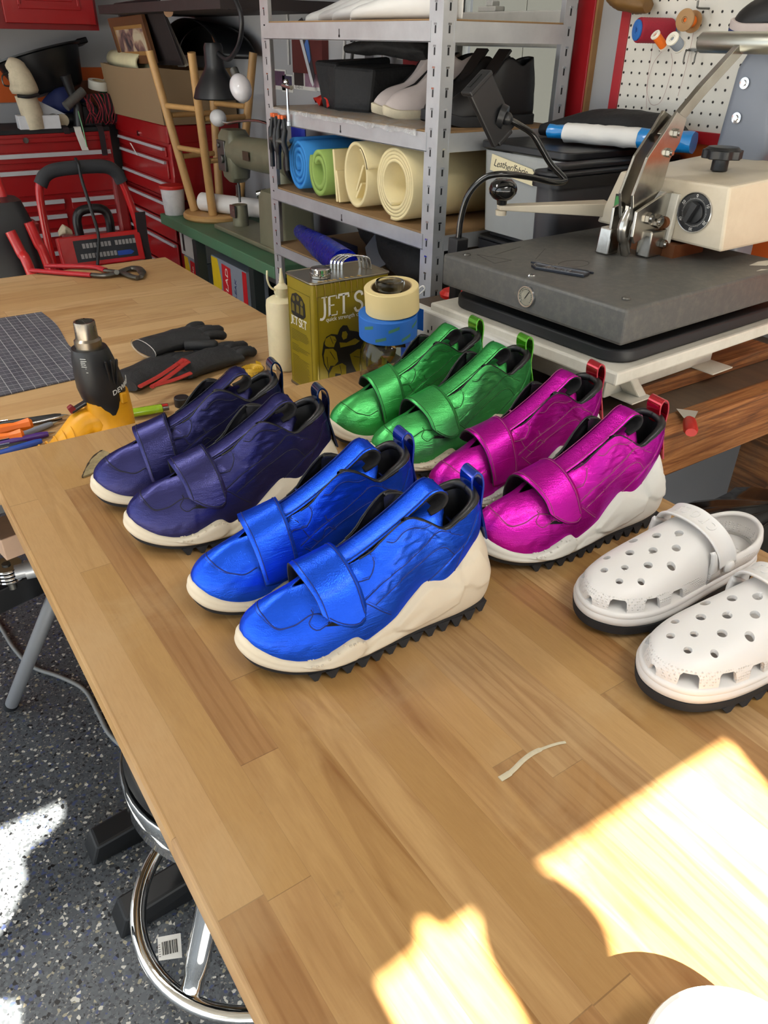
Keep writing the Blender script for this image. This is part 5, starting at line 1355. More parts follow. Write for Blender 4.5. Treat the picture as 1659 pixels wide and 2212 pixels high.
# swing handle
A = V((.395, .372, Z(1.205))); Bp = V((.185, .488, Z(1.212)))
d = (Bp-A).normalized(); n_ = V((-d.y, d.x, 0))
m = MB()
m.add([A-n_*.024+V((0, 0, -.016)), A+n_*.024+V((0, 0, -.016)), A+n_*.024+V((0, 0, .012)), A-n_*.024+V((0, 0, .012)), Bp-n_*.013+V((0, 0, -.009)), Bp+n_*.013+V((0, 0, -.009)), Bp+n_*.013, Bp-n_*.013],
      [(0, 1, 2, 3), (7, 6, 5, 4), (0, 4, 5, 1), (1, 5, 6, 2), (2, 6, 7, 3), (3, 7, 4, 0)])
sh_ = obj('swing_arm', m, M_PBEIGE, hp, smooth=None, bevel=.002)
obj('arm_knob', MB().lathe([(.010, 0), (.011, .008), (.020, .012), (.028, .022), (.0295, .031), (.026, .041), (.016, .049), (.0001, .051)], 32, tr(Bp + V((.006, -.003, .001)))), mat('black_bakelite', (14, 14, 15), .12, coat=.6), sh_, smooth=.9)
obj('knob_bolt', MB().cyl(Bp+V((.006, -.003, -.010)), Bp+V((.006, -.003, -.020)), .012, .011, 16), M_PBEIGE, sh_, smooth=.5)
# ---------------------------------------------------------------- crates behind the press
def trans(name, c, rough=.35, a=.55):
    t = NT(name); v = t.co(); nz_ = t.noise(v, 9, 4, .6)
    t.set(color=srgb(*c), rough=rough, alpha=t.math('ADD', a-.08, t.math('MULTIPLY', nz_, .16)), spec=.4); return t.m
M_CLEARBIN = trans('frosted_clear_bin', (196, 198, 196), .35, .52); M_SMOKE = trans('smoky_bin', (74, 74, 78), .3, .80)
M_LID = mat('black_bin_lid', (26, 27, 30), .4, var=.1)
def tote(name, label, x0, x1, y0, y1, z0, z1, m, lid, inner, lidm=M_LID):
    t = thing(name, label, 'storage box', ((x0+x1)/2, (y0+y1)/2, z0))
    a, b, h = (x1-x0)/2, (y1-y0)/2, z1-z0
    rows = [[V((x*(1-.06*(1-u)), y*(1-.06*(1-u)), .001+h*u)) for x, y in rrect(2*a, 2*b, .025, 5)] for u in (0, .33, .66, .92, .94, 1)]
    for r in (3, 4, 5):
        pass
    m_ = MB().sheet(rows, cv=True); n = len(rows[0]); m_.f.append(tuple(range(n))[::-1]); m_.fm.append(0)
    obj('tub', m_, m, t, smooth=.6, solid=.002)
    rb = MB()
    for sx in (-1, 1):
        for k in (-.6, .0, .6): rb.bb(sx*a*.985-.004, sx*a*.985+.004, k*b-.012, k*b+.012, h*.05, h*.88)
    if lid:
        obj('lid', MB().prism(rrect(2*a+.014, 2*b+.014, .03, 5), h+.0005, h+.010).prism(rrect(2*a-.03, 2*b-.03, .02, 5), h+.010, h+.022), lidm, t, smooth=.5, bevel=.003)
        obj('lid_rim', MB().prism(rrect(2*a+.018, 2*b+.018, .03, 5), h-.022, h+.0004), lidm, t, smooth=.5)
    if inner: obj('contents', loft([[V((x*.86, y*.86, z)) for x, y in rrect(2*a, 2*b, .03, 4)] for z in (.006, h*inner)]), mat('folded_grey_fabric', (92, 98, 106), .8, var=.3, vscale=8, bump=.6, bscale=20, bdist=.01), t, smooth=None)
    return t
tote('storage_box', 'clear plastic storage box under the labelled one, with a black lid', 1.44, 1.775, 1.355, 1.640, BZ+.001, 1.045, M_CLEARBIN, True, .8)
tb = tote('storage_box', 'frosted storage box with a handwritten masking tape label, behind the heat press', 1.43, 1.77, 1.345, 1.640, 1.0685, 1.265, M_CLEARBIN, False, .72)
obj('loose_lid', MB().prism(rrect(.35, .32, .03, 5), .2005, .218), M_LID, tb, smooth=.5, bevel=.003)
LM = frame((-.1735, .03, .166), (0, -1, 0), (0, 0, 1)) @ rz(radians(-5))
lb = obj('tape_label', MB().prism([(-.075, -.020), (.085, -.024), (.090, -.002), (.075, .012), (-.075, .018)], -.0006, .0008, LM), mat('cream_masking_tape_label', (226, 214, 176), .6), tb, smooth=None)
def scrawl(x, y, h): return LM @ V((x + y*.25, y + .0012*sin(x*160), .0009+h))
obj('handwriting', text_mb('Leather/fabric', .0235, scrawl, .0004, spacing=.95), M_INK, lb, smooth=None)
tote('storage_box', 'smoky storage box with a black lid next to the labelled frosted one', 1.32, 1.785, 1.262, 1.335, BZ+.001, 1.250, M_SMOKE, True, .7)
# things heaped on the boxes
M_CLOTH = mat('black_cloth', (20, 20, 22), .75, var=.2, vscale=20, bump=.8, bscale=18, bdist=.01)
def heap(name, label, cat, pts, radii, m, parent=None, n=26, seed=0, flatk=.5, group=None):
    # a soft folded bundle along a line
    P = cr(pts, 6); R_ = resample([(r, 0, 0) for r in radii], len(P))
    rows = []
    for i, p in enumerate(P):
        d = (P[min(i+1, len(P)-1)] - P[max(i-1, 0)]).normalized(); s_ = V((-d.y, d.x, 0)).normalized(); r = R_[i].x if False else radii[min(int(i/6), len(radii)-1)]*(1-(i % 6)/6) + radii[min(int(i/6)+1, len(radii)-1)]*(i % 6)/6
        row = []
        for j in range(n):
            a = 2*pi*j/n; k = 1 + .16*noise.noise(V((i*.22+seed, cos(a)*1.6, sin(a)*1.6))) + .07*noise.noise(V((i*.5+seed, cos(a)*5, sin(a)*5)))
            row.append(p + s_*(r*k*cos(a)) + V((0, 0, r*flatk*k*sin(a))))
        rows.append(row)
    o = obj(name, loft(rows), m, parent, smooth=1.2)
    return tag(o, label, cat, group) if label else o
heap('folded_jacket', 'black folded jacket heaped along the top of the storage boxes', 'jacket', [(1.62, 1.62, 1.306), (1.66, 1.50, 1.326), (1.685, 1.38, 1.330), (1.70, 1.29, 1.325), (1.71, 1.235, 1.31)], [.03, .06, .068, .064, .03], M_CLOTH, seed=2, flatk=.50)
rl = thing('plastic_roll', 'roll of white paper with blue plastic ends lying on the black box lid', 'roll', (1.585, 1.36, 1.3140), (0, 0, radians(-72)))
M_BLUEFILM = mat('blue_plastic_film', (20, 128, 200), .3, var=.2, coat=.4)
rows = [ringrow(0, 0, 0, .018, .018, 22, 2) for _ in range(1)]
def crumple(x0, x1, r, seed, n=16):
    m = MB(); rr = []
    for i in range(n+1):
        x = x0 + (x1-x0)*i/n
        rr.append([V((x, r*(1+.13*noise.noise(V((x*40+seed, cos(a)*2, sin(a)*2))))*cos(a), r*(1+.13*noise.noise(V((x*40+seed, cos(a)*2, sin(a)*2))))*sin(a)*.85)) for a in [2*pi*k/22 for k in range(22)]])
    return loft(rr)
obj('paper', crumple(-.115, .075, .0255, 1), mat('white_tissue_paper', (226, 224, 220), .8, var=.05), rl, smooth=1.2)
obj('blue_film', crumple(.0755, .20, .0265, 4), M_BLUEFILM, rl, smooth=1.2)
obj('blue_core', crumple(-.16, -.1155, .018, 6, 5), M_BLUEFILM, rl, smooth=1.2)
# phone holder on a gooseneck clipped to the bench edge
gn = thing('gooseneck_holder', 'black phone holder on a bent gooseneck arm clamped beside the heat press', 'holder', onY(988, 545, 1.268))
o0 = onY(988, 545, 1.268)
gp = [onY(x, y, Y) - o0 for x, y, Y in ((990, 520, 1.268), (996, 470, 1.266), (1012, 420, 1.255), (1045, 385, 1.235), (1085, 376, 1.21), (1140, 382, 1.20), (1195, 394, 1.19), (1218, 393, 1.19), (1218, 385, 1.195), (1190, 355, 1.21), (1172, 325, 1.22), (1150, 290, 1.23), (1118, 268, 1.235), (1095, 256, 1.24))]
obj('gooseneck', MB().tube(cr(gp, 6), .0062, 10), mat('glossy_black_gooseneck', (14, 14, 15), .18, coat=.4), gn, smooth=1.2)
q = gp[0]; obj('base_clamp', MB().box(q + V((0, 0, -.012)), (.030, .030, .036)).box(q + V((.0, 0, -.075)), (.016, .022, .12)), M_BLK, gn, smooth=None, bevel=.002)
q = gp[-1]
HM = frame(q + V((-.006, .012, 0)), onY(1120, 300, 1.28) - onY(1040, 190, 1.22), (0, 0, 1))
obj('ball_joint', MB().ell(q, .012, 14, 10).cyl(q + V((-.001, .003, .001)), q + V((-.008, .012, .004)), .021, .023, 20), M_BLK, gn, smooth=.8)
hb = onY(1062, 240, 1.25) - o0
PM = frame(hb, onY(1040, 190, 1.25) - onY(1090, 300, 1.25), onY(1100, 215, 1.25) - onY(1050, 232, 1.25))
obj('cradle', MB().box((0, 0, 0), (.118, .062, .012)).box((.060, 0, .006), (.010, .062, .030)).box((-.060, .0, .006), (.010, .04, .026)), M_BLK, gn, smooth=None, bevel=.003)
c_ = [o for o in kids(gn) if o.name.startswith('cradle')][0]; c_.matrix_local = PM
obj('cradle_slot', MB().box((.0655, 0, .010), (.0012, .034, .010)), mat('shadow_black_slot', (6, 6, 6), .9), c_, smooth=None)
# grey casting at the right edge
gm = thing('press_column', 'blue grey cast machine column with two recessed bolts at the right of the pegboard', 'machine', (1.70, 1.06, BZ))
M_BGREY = mat('blue_grey_casting', (124, 130, 142), .45, var=.05, bump=.1)
obj('column', loft([[V((x, y, z)) for x, y in rrect(w_, d_, .02, 5)] for z, w_, d_ in ((.0005, .09, .10), (.30, .08, .09), (.40, .085, .11), (.415, .088, .13), (.56, .088, .11), (.60, .086, .07), (.615, .07, .04))]), M_BGREY, gm, smooth=.8)
for z in (.47, .535):
    obj('bolt', MB().lathe([(.011, .0), (.011, .0045), (.006, .005), (.0055, .009), (.0001, .0095)], 18, tr(-.044, .022, z) @ ry(-pi/2)), M_CHROME, gm, smooth=.6)
# ================================================================ pegboard wall
def peg_mat():
    t = NT('white_pegboard'); tc = t.n('ShaderNodeTexCoord'); s = t.n('ShaderNodeSeparateXYZ'); t.l(tc.outputs['Object'], s.inputs[0])
    def cell(c): return t.math('SUBTRACT', t.math('FRACT', t.math('DIVIDE', t.math('ADD', c, 5), .0254)), .5)
    a, b = cell(s.outputs[1]), cell(s.outputs[2])
    d = t.math('SQRT', t.math('ADD', t.math('MULTIPLY', a, a), t.math('MULTIPLY', b, b)))
    h = t.ramp(d, [(.098, 1.0), (.125, 0.0)])
    nz = t.noise(t.co(), 12, 4, .6)
    t.set(color=t.mix(h, t.mix(nz, srgb(206, 202, 192), srgb(224, 220, 210)), srgb(28, 22, 18)), rough=.6,
          normal=t.bump(t.math('SUBTRACT', 1, h), .8, .003)); return t.m
PY1 = 1.519
pb = one('pegboard', MB().bb(XR-.020, XR-.012, -.2, PY1, 1.325, 2.4), peg_mat(), 'white perforated pegboard on the right wall holding the thread spools', 'pegboard', smooth=None)
obj('frame_side', MB().bb(XR-.024, XR-.0125, PY1, PY1+.028, 1.298, 2.4), M_REDTRIM, pb, smooth=None, bevel=.001)
obj('frame_bottom', MB().bb(XR-.026, XR-.0125, -.2, PY1-.0005, 1.298, 1.325), M_REDTRIM, pb, smooth=None, bevel=.001)
def hook(p, label):
    t = thing('peg_hook', label, 'hook', p)
    obj('wire', MB().tube(cr([(.090, 0, .0), (.04, 0, 0), (0, 0, 0), (-.004, 0, .006), (-.005, 0, .014)], 4), .0022, 8), M_TOOLSTEEL, t, smooth=1.2)
    return t
def spool(name, p, r, L_, endm, endr, thm, label, d, core=None):
    # lies along d
    t = thing(name, label, 'thread spool', p)
    d = V(d).normalized(); M = frame((0, 0, 0), d, (0, 0, 1)) @ ry(pi/2)
    prof = [(r*.96, -L_/2+.004)] + [(r*(1 + (.012 if k % 2 else -.006)), -L_/2+.006+(L_-.012)*k/24) for k in range(25)] + [(r*.96, L_/2-.004)]
    obj('thread', MB().lathe(prof, 32, M), thm, t, smooth=.9)
    for s_ in (-1, 1):
        obj('end_disc', MB().lathe([(.006, s_*(L_/2-.0035)), (endr, s_*(L_/2-.0035)), (endr, s_*L_/2), (endr*.82, s_*(L_/2+.001)), (.007, s_*(L_/2+.001)), (.006, s_*(L_/2-.0035))], 32, M, caps=False), endm, t, smooth=.5)
    obj('core', MB().lathe([(.0062, -L_/2), (.0062, L_/2), (.0045, L_/2), (.0045, -L_/2), (.0062, -L_/2)], 18, M, caps=False), core or endm, t, smooth=.5)
    return t
M_SPBLUE = mat('blue_spool_plastic', (40, 104, 180), .4); M_REDTH = mat('red_thread', (150, 22, 46), .7, var=.3, vscale=300); M_WOODSP = mat('wooden_spool', (160, 122, 78), .6, var=.15)
M_ORTH = mat('orange_thread', (234, 112, 20), .7, var=.2, vscale=300); M_WHSP = mat('white_spool_plastic', (226, 220, 206), .5); M_GRTH = mat('grey_thread', (138, 146, 158), .65, var=.2, vscale=300)
p0 = onX(1400, 62, 1.70); p1 = onX(1450, 56, 1.775)
spool('thread_spool', onX(1413, 66, 1.735), .026, .092, M_SPBLUE, .0215, M_REDTH, 'large red thread cone with blue end discs on the pegboard', onX(1375, 58, 1.69) - onX(1452, 60, 1.775))
spool('thread_spool', onX(1488, 45, 1.745), .0125, .036, M_WOODSP, .0225, M_ORTH, 'wooden spool with a little orange thread hanging on a peg', onX(1477, 42, 1.72) - onX(1503, 48, 1.772))
spool('thread_spool', onX(1425, 88, 1.66), .0095, .040, M_WHSP, .0110, M_ORTH, 'small orange thread spool with white ends hanging below the red cone', onX(1414, 73, 1.65) - onX(1436, 104, 1.685))
spool('thread_spool', onX(1460, 92, 1.66), .0130, .036, M_WHSP, .0145, M_GRTH, 'small grey thread spool with white ends at the right of the orange one', onX(1449, 80, 1.64) - onX(1474, 108, 1.69))
hook(onX(1523, 18, 1.765), 'steel peg hook at the top of the pegboard beside the wooden spool').location.x = 1.74
dh = thing('double_hook', 'two pronged steel hook below the grey thread spool on the pegboard', 'hook', onX(1502, 108, 1.775))
obj('plate', MB().box((0, 0, 0), (.004, .036, .006)), M_TOOLSTEEL, dh, smooth=None)
for s_ in (-1, 1): obj('prong', MB().tube(cr([(.003, s_*.015, 0), (-.012, s_*.015, -.002), (-.016, s_*.015, -.012), (-.016, s_*.015, -.026)], 4), .0018, 8), M_TOOLSTEEL, dh, smooth=1.2)
M_THREAD = mat('loose_red_thread', (150, 90, 90), .8)
def strand(pts, X, label):
    one('loose_thread', MB().tube(cr([onX(x, y, X) for x, y in pts], 8), .00035, 5), M_THREAD, label, 'thread', smooth=1.2)
strand(((1412, 85), (1405, 130), (1398, 180), (1396, 235)), 1.772, 'thin loose thread hanging down from the red cone')
strand(((1432, 108), (1410, 140), (1398, 190), (1405, 224), (1425, 222), (1440, 190), (1452, 140), (1450, 115)), 1.774, 'long loop of loose thread hanging from the small spools')
strand(((1500, 60), (1490, 110), (1478, 160), (1464, 208)), 1.774, 'loose thread trailing from the wooden spool')
heap('leather_pouch', 'brown leather pouch hanging at the top left of the pegboard', 'pouch', [onX(1322, -8, 1.74), onX(1345, -2, 1.74), onX(1375, 4, 1.74), onX(1400, 12, 1.74)], [.022, .030, .030, .018], mat('brown_leather', (110, 78, 34), .6, var=.3), seed=4, flatk=.8)
spool('thread_cone', onX(1428, -4, 1.74), .026, .06, M_WHSP, .024, mat('pale_pink_thread', (206, 190, 188), .7), 'pale pink thread cone at the top of the pegboard', (0, 0, 1))
# ================================================================ steel shelving by the window and what it holds
def galv():
    t = NT('galvanised_steel'); v = t.co(); n = t.noise(v, 14, 4, .6); n2 = t.noise(v, 90, 2)
    t.set(color=t.mix(n, srgb(176, 179, 184), srgb(214, 216, 218)), metal=.6, rough=t.math('ADD', .27, t.math('MULTIPLY', n, .22))); return t.m
M_GALV = galv(); M_CHIP = mat('chipboard_shelf', (150, 118, 80), .75, var=.2, vscale=150)
SX0, SX1, SY0, SY1 = 1.30, 1.735, 1.662, 2.606
sh = thing('shelving_unit', 'galvanised boltless steel shelving with chipboard boards in front of the window', 'shelf', (SX0, SY0, 0))
LV = [(1.545, .047), (1.307, .048), (1.060, .044), (.866, .038), (.42, .04)]
for cx, sx in ((0, 1), (SX1-SX0, -1)):
    for cy, sy in ((0, 1), (SY1-SY0, -1)):
        m = MB()
        m.add([(cx, cy, 0), (cx+sx*.040, cy, 0), (cx+sx*.040, cy+sy*.0025, 0), (cx+sx*.0025, cy+sy*.0025, 0), (cx+sx*.0025, cy+sy*.054, 0), (cx, cy+sy*.054, 0)]
              + [(cx, cy, 2.1), (cx+sx*.040, cy, 2.1), (cx+sx*.040, cy+sy*.0025, 2.1), (cx+sx*.0025, cy+sy*.0025, 2.1), (cx+sx*.0025, cy+sy*.054, 2.1), (cx, cy+sy*.054, 2.1)],
              [(0, 1, 7, 6), (1, 2, 8, 7), (2, 3, 9, 8), (3, 4, 10, 9), (4, 5, 11, 10), (5, 0, 6, 11), (0, 5, 4, 3), (0, 3, 2, 1), (6, 7, 8, 9), (6, 9, 10, 11)])
        po = obj('post', m, M_GALV, sh, smooth=None)
        sl = MB()
        for k in range(44):
            z = .1 + .0445*k
            sl.box((cx+sx*.020, cy-sy*.0002, z), (.005, .0008, .016)).box((cx-sx*.0002, cy+sy*.028, z), (.0008, .005, .016))
        obj('slots', sl, M_BLK, po, smooth=None)
        lp = MB()
        for k in range(44):
            z = .1 + .0445*k + .011
            lp.box((cx+sx*.020, cy-sy*.0008, z), (.010, .0014, .004)).box((cx-sx*.0008, cy+sy*.028, z), (.0014, .010, .004))
        obj('pressed_lips', lp, M_CHROME, po, smooth=None)
W_, D_ = SX1-SX0, SY1-SY0
for zt, bh in LV:
    obj('shelf_board', MB().bb(.004, W_-.004, .006, D_-.006, zt-.010, zt), M_CHIP, sh, smooth=None)
    for x in (-.0015, W_-.001): obj('beam', MB().bb(x, x+.0025, .045, D_-.02, zt-bh, zt-.004), M_GALV, sh, smooth=None)
    for y in (-.0015, D_-.001): obj('beam', MB().bb(.035, W_-.035, y, y+.0025, zt-bh, zt-.004), M_GALV, sh, smooth=None)
    obj('beam_lip', MB().bb(-.0015, .008, .045, D_-.02, zt-bh-.0005, zt-bh+.0015), M_GALV, sh, smooth=None)
    obj('keyhole', MB().bb(-.0019, -.0012, .46, .464, zt-.038, zt-.020).bb(-.0019, -.0012, .458, .466, zt-.040, zt-.034), M_BLK, sh, smooth=None)
# ---- foam rolls
def spiral(name, label, cat, cy, cz, r0, r1, turns, L_, th, m, start=0, sq=1.0, x0=1.318, extra=None, group='foam rolls on the shelf'):
    P = []; n = int(turns*40)
    for k in range(n+1):
        a = start + 2*pi*turns*k/n; r = r0 + (r1-r0)*k/n
        P.append((cy + r*cos(a)*sq, cz + r*sin(a)))
    if extra: P += extra
    rows = [[V((x0, y, z)), V((x0+L_, y, z))] for y, z in P]
    return one(name, MB().sheet(rows), m, label, cat, group, smooth=1.2, solid=th, solid_off=0)
def foam_mat(n, c): return mat(n, c, .85, var=.06, vscale=40, bump=.25, bscale=500)
M_FBLUE = foam_mat('blue_foam', (56, 140, 214)); M_FGREEN = foam_mat('green_foam', (150, 178, 92)); M_FCREAM = foam_mat('cream_foam', (240, 222, 170))
zs = 1.0605
spiral('foam_roll', 'blue foam sheet rolled up at the far left of the shelf', 'foam roll', 2.425, zs+.088, .018, .078, 3.25, .38, .011, M_FBLUE, start=-1.2, sq=.78, extra=[(2.402+.03+.012*j, zs+.085+.078*cos(.16*j)) for j in range(1, 5)])
spiral('foam_roll', 'lime green foam sheet rolled beside the blue one', 'foam roll', 2.292, zs+.080, .036, .072, 2.0, .36, .014, M_FGREEN, start=.6, sq=.78, extra=None)
fp = MB().box((1.50, 2.196, zs+.079), (.36, .010, .150), (radians(-7), 0, 0)).box((1.50, 2.180, zs+.050), (.36, .010, .092), (radians(-12), 0, 0))
one('foam_sheet', fp, M_FCREAM, 'flat offcuts of cream foam standing between green and cream rolls', 'foam sheet', smooth=None, bevel=.002)
spiral('foam_roll', 'loosely curled cream foam sheet with an open middle', 'foam roll', 2.070, zs+.095, .080, .089, 1.15, .36, .010, M_FCREAM, start=radians(110), sq=.72)
one('foam_offcut', MB().box((1.46, 2.070, zs+.088), (.26, .008, .085), (radians(28), 0, 0)).box((1.46, 2.076, zs+.052), (.26, .008, .055), (radians(35), 0, 0)), M_FCREAM, 'folded cream foam offcut tucked inside the loosely curled roll', 'foam sheet', smooth=None, bevel=.002)
spiral('foam_roll', 'large cream foam roll of several layers next to the shelf post', 'foam roll', 1.872, zs+.0985, .056, .093, 4.0, .38, .0088, M_FCREAM, start=radians(-80), sq=.96)
# ---- second shelf
z2 = 1.3075
def small_shoe(name, label, cat, o, rot, L_, h, mu, ms, mo, high=0, laces=None, group=None):
    t = thing(name, label, cat, o, (0, 0, rot), group); k = L_/.30
    ol = resample(cr([(x*k, y*k*.92, 0) for x, y in LAT + MED], 6, True), 60, True); on = loop_normals(ol)
    def ring(f): return [f(p, n) for p, n in zip(ol, on)]
    sw = MB().sheet([ring(lambda p, n, z=z, o_=o_: p + n*o_ + V((0, 0, z + (.012 if z > 0.002 else .010)*k*max(0, 1-p.x/(.05*k))**2))) for z, o_ in ((.0005, -.004), (.0005, -.001), (.008, .001), (.024*k, .001), (.026*k, -.002), (.026*k, -.008))], cv=True)
    n6 = len(ol); sw.f.append(tuple(range(n6))); sw.fm.append(0)
    obj('sole', sw, ms, t, smooth=.7)
    if mo: obj('outsole', MB().sheet([ring(lambda p, n, z=z, o_=o_: p + n*o_ + V((0, 0, z + .011*k*max(0, 1-p.x/(.05*k))**2))) for z, o_ in ((.0004, .0012), (.009*k, .0018))], cv=True), mo, t, smooth=.7)
    G = []
    for p, n in zip(ol, on):
        x = p.x/k; sg = 1 if p.y > 0 else -1; e = tab(EDGE, x); w = min(1, abs(p.y)/.012)
        ez = .045 + (e[2]-.05)*(h/.115)*.85 + high*max(0, min(1, (x-.10)/.1))
        E = V((e[0]*k*(1+.0*high), sg*e[1]*w*k*1.05, ez*k)); Bp = p - n*.004 + V((0, 0, .022*k)); dh = V((Bp.x-E.x, Bp.y-E.y, 0)); dz = E.z-Bp.z
        P1 = Bp + V((0, 0, dz*.4)) + n*.003; P2 = E + dh*.5 - V((0, 0, dz*.15)); r = []
        for j in range(12):
            u = j/11; s_ = 1-u; q = Bp*s_**3 + P1*(3*s_*s_*u) + P2*(3*s_*u*u) + E*u**3
            r.append(q + n*.002*noise.noise(q*60))
        G.append(r)
    obj('upper', MB().sheet(G, cu=True), [mu, M_LINING], t, smooth=None if False else 3.1, solid=.003, inner=True)
    tg = cr([(.10*k, 0, .075*h/.115*k), (.15*k, 0, .105*h/.115*k + high*.4*k), (.19*k, 0, .14*h/.115*k + high*k), (.20*k, 0, .15*h/.115*k + high*k)], 5)
    obj('tongue', MB().ribbon(tg, (0, 1, 0), .05*k, .007), mu, t, smooth=.8)
    if laces:
        lm = MB()
        for j in range(5):
            q = tg[2+2*j]; lm.tube(cr([q + V((0, -.022*k, -.004)), q + V((.004, 0, .006)), q + V((0, .022*k, -.004))], 4), .0024, 6)
        obj('laces', lm, laces, t, smooth=1.2)
    return t
M_GREYSUEDE = mat('grey_white_suede', (188, 176, 172), .8, var=.1, bump=.3); M_OFFW = mat('worn_offwhite_sole', (212, 200, 172), .7, var=.08, grime=.3)
M_BLKLEA = mat('black_leather', (22, 21, 22), .5, var=.3, bump=.3)
small_shoe('high_top_shoe', 'pale grey high top sneaker on the second shelf, inner one of its pair', 'sneaker', (1.415, 2.135, z2), radians(-16), .28, .115, M_GREYSUEDE, M_OFFW, None, .035, M_GREYSUEDE)
small_shoe('high_top_shoe', 'pale grey high top sneaker on the second shelf nearest the steel post', 'sneaker', (1.385, 2.030, z2), radians(-15), .28, .115, M_GREYSUEDE, M_OFFW, None, .035, M_GREYSUEDE)
small_shoe('work_shoe', 'chunky black lace up shoe on the second shelf beside the window', 'shoe', (1.395, 1.765, z2), radians(-2), .29, .13, M_BLKLEA, M_RUBBER, M_RUBBER, .012, M_CLOTH)
small_shoe('work_shoe', 'chunky black lace up shoe behind its mate at the window end of the shelf', 'shoe', (1.405, 1.868, z2), radians(-2), .29, .13, M_BLKLEA, M_RUBBER, M_RUBBER, .012, M_CLOTH)
# draped black bag
bgp = thing('fabric_bag', 'stiff black fabric bag folded over on the second shelf behind the red cloth', 'bag', (1.54, 2.30, z2))
obj('front_flap', MB().add([(-.13, .12, .001), (-.13, .03, .001), (-.13, .03, .13), (-.13, .17, .135), (.06, .12, .001), (.06, .0, .001), (.06, .0, .15), (.06, .17, .14)], [(0, 1, 2, 3), (7, 6, 5, 4), (0, 4, 5, 1), (1, 5, 6, 2), (2, 6, 7, 3), (3, 7, 4, 0)]), M_CLOTH, bgp, smooth=None, bevel=.012)
obj('side_panel', MB().add([(-.15, .02, .001), (-.10, -.11, .001), (-.09, -.12, .12), (-.14, .03, .125), (.05, .02, .001), (.08, -.11, .001), (.08, -.12, .13), (.06, .03, .13)], [(0, 1, 2, 3), (7, 6, 5, 4), (0, 4, 5, 1), (1, 5, 6, 2), (2, 6, 7, 3), (3, 7, 4, 0)]), M_CLOTH, bgp, smooth=None, bevel=.010)
heap('felt_hat', 'crumpled black felt piece resting on the folded fabric bag', 'felt', [(1.47, 2.36, z2+.168), (1.50, 2.30, z2+.172), (1.53, 2.22, z2+.180), (1.56, 2.12, z2+.175), (1.57, 2.06, z2+.165)], [.020, .036, .05, .055, .03], M_CLOTH, seed=9, flatk=.6)
m = MB(); P = cr([(1.50, 2.62, z2+.004), (1.47, 2.58, z2+.022), (1.455, 2.52, z2+.006), (1.43, 2.47, z2+.008), (1.415, 2.43, z2+.030), (1.405, 2.385, z2+.030), (1.40, 2.37, z2+.006)], 5)
m.sheet([[p + V((d, d*.2, (.008*(1+sin(i*.9)) if d else 0))) for d in (0, .035, .07)] for i, p in enumerate(P)])
one('red_cloth', m, mat('red_ribbon_cloth', (206, 38, 24), .6, var=.15), 'crumpled red cloth strip on the shelf in front of the black bag', 'cloth', smooth=1.2, solid=.002)
heap('purple_yarn', 'small bundle of purple white and green thread behind the red cloth', 'thread', [(1.60, 2.50, z2+.030), (1.62, 2.44, z2+.034), (1.64, 2.38, z2+.030)], [.015, .030, .015], mat('purple_thread', (74, 48, 110), .8), seed=3, flatk=.9)
# skateboard truck
tr_ = thing('skateboard_truck', 'black metal bar with two small wheels lying on the second shelf', 'skateboard part', (1.62, 2.53, z2), (0, 0, radians(86)))
obj('axle_bar', MB().tube([(-.19, 0, .058), (-.06, 0, .054), (-.05, 0, .056), (.02, 0, .056), (.03, 0, .05), (.11, 0, .045)], [.016, .016, .026, .026, .016, .022], 10), M_BLK, tr_, smooth=.8)
for x, r in ((-.09, .022), (-.06, .020), (.03, .031)):
    wv = obj('wheel', MB().cyl((x, -.040, r+.001), (x, -.008, r+.001), r, n=22), M_RUBBER, tr_, smooth=.6)
    obj('bearing', MB().cyl((x, -.0405, r+.001), (x, -.046, r+.001), r*.45, n=14), M_CHROME, wv, smooth=.6)
obj('plate', MB().box((.07, .0, .030), (.12, .05, .055)), M_BLK, tr_, smooth=None, bevel=.006)
# crinkled clear film over the board
t = NT('clear_plastic_film'); nzz = t.noise(t.co(), 30, 5, .7, .6)
t.set(color=srgb(226, 226, 224), rough=.12, alpha=t.ramp(nzz, [(.35, .16), (.7, .62)]), spec=.7, normal=t.bump(nzz, 1.0, .008)); M_FILM = t.m
rows = []
for i in range(36):
    y = 1.745 + .80*i/35; r = []
    for j in range(14):
        x = 1.292 + .27*(j/13)
        z = z2 + .0022 + .0016*noise.noise(V((x*40, y*40, 0))) + .001
        if j < 2: x = 1.2945 - .002*(1-j) + .0015*noise.noise(V((y*50, 3, j))); z = z2 - .001 - .012*(1-j)*(1+.9*noise.noise(V((y*18, 1, 1))))
        r.append(V((x, y, z)))
    rows.append(r)
one('clear_film', MB().sheet(rows), M_FILM, 'crinkled clear plastic film spread over the second shelf board', 'film', smooth=1.2)
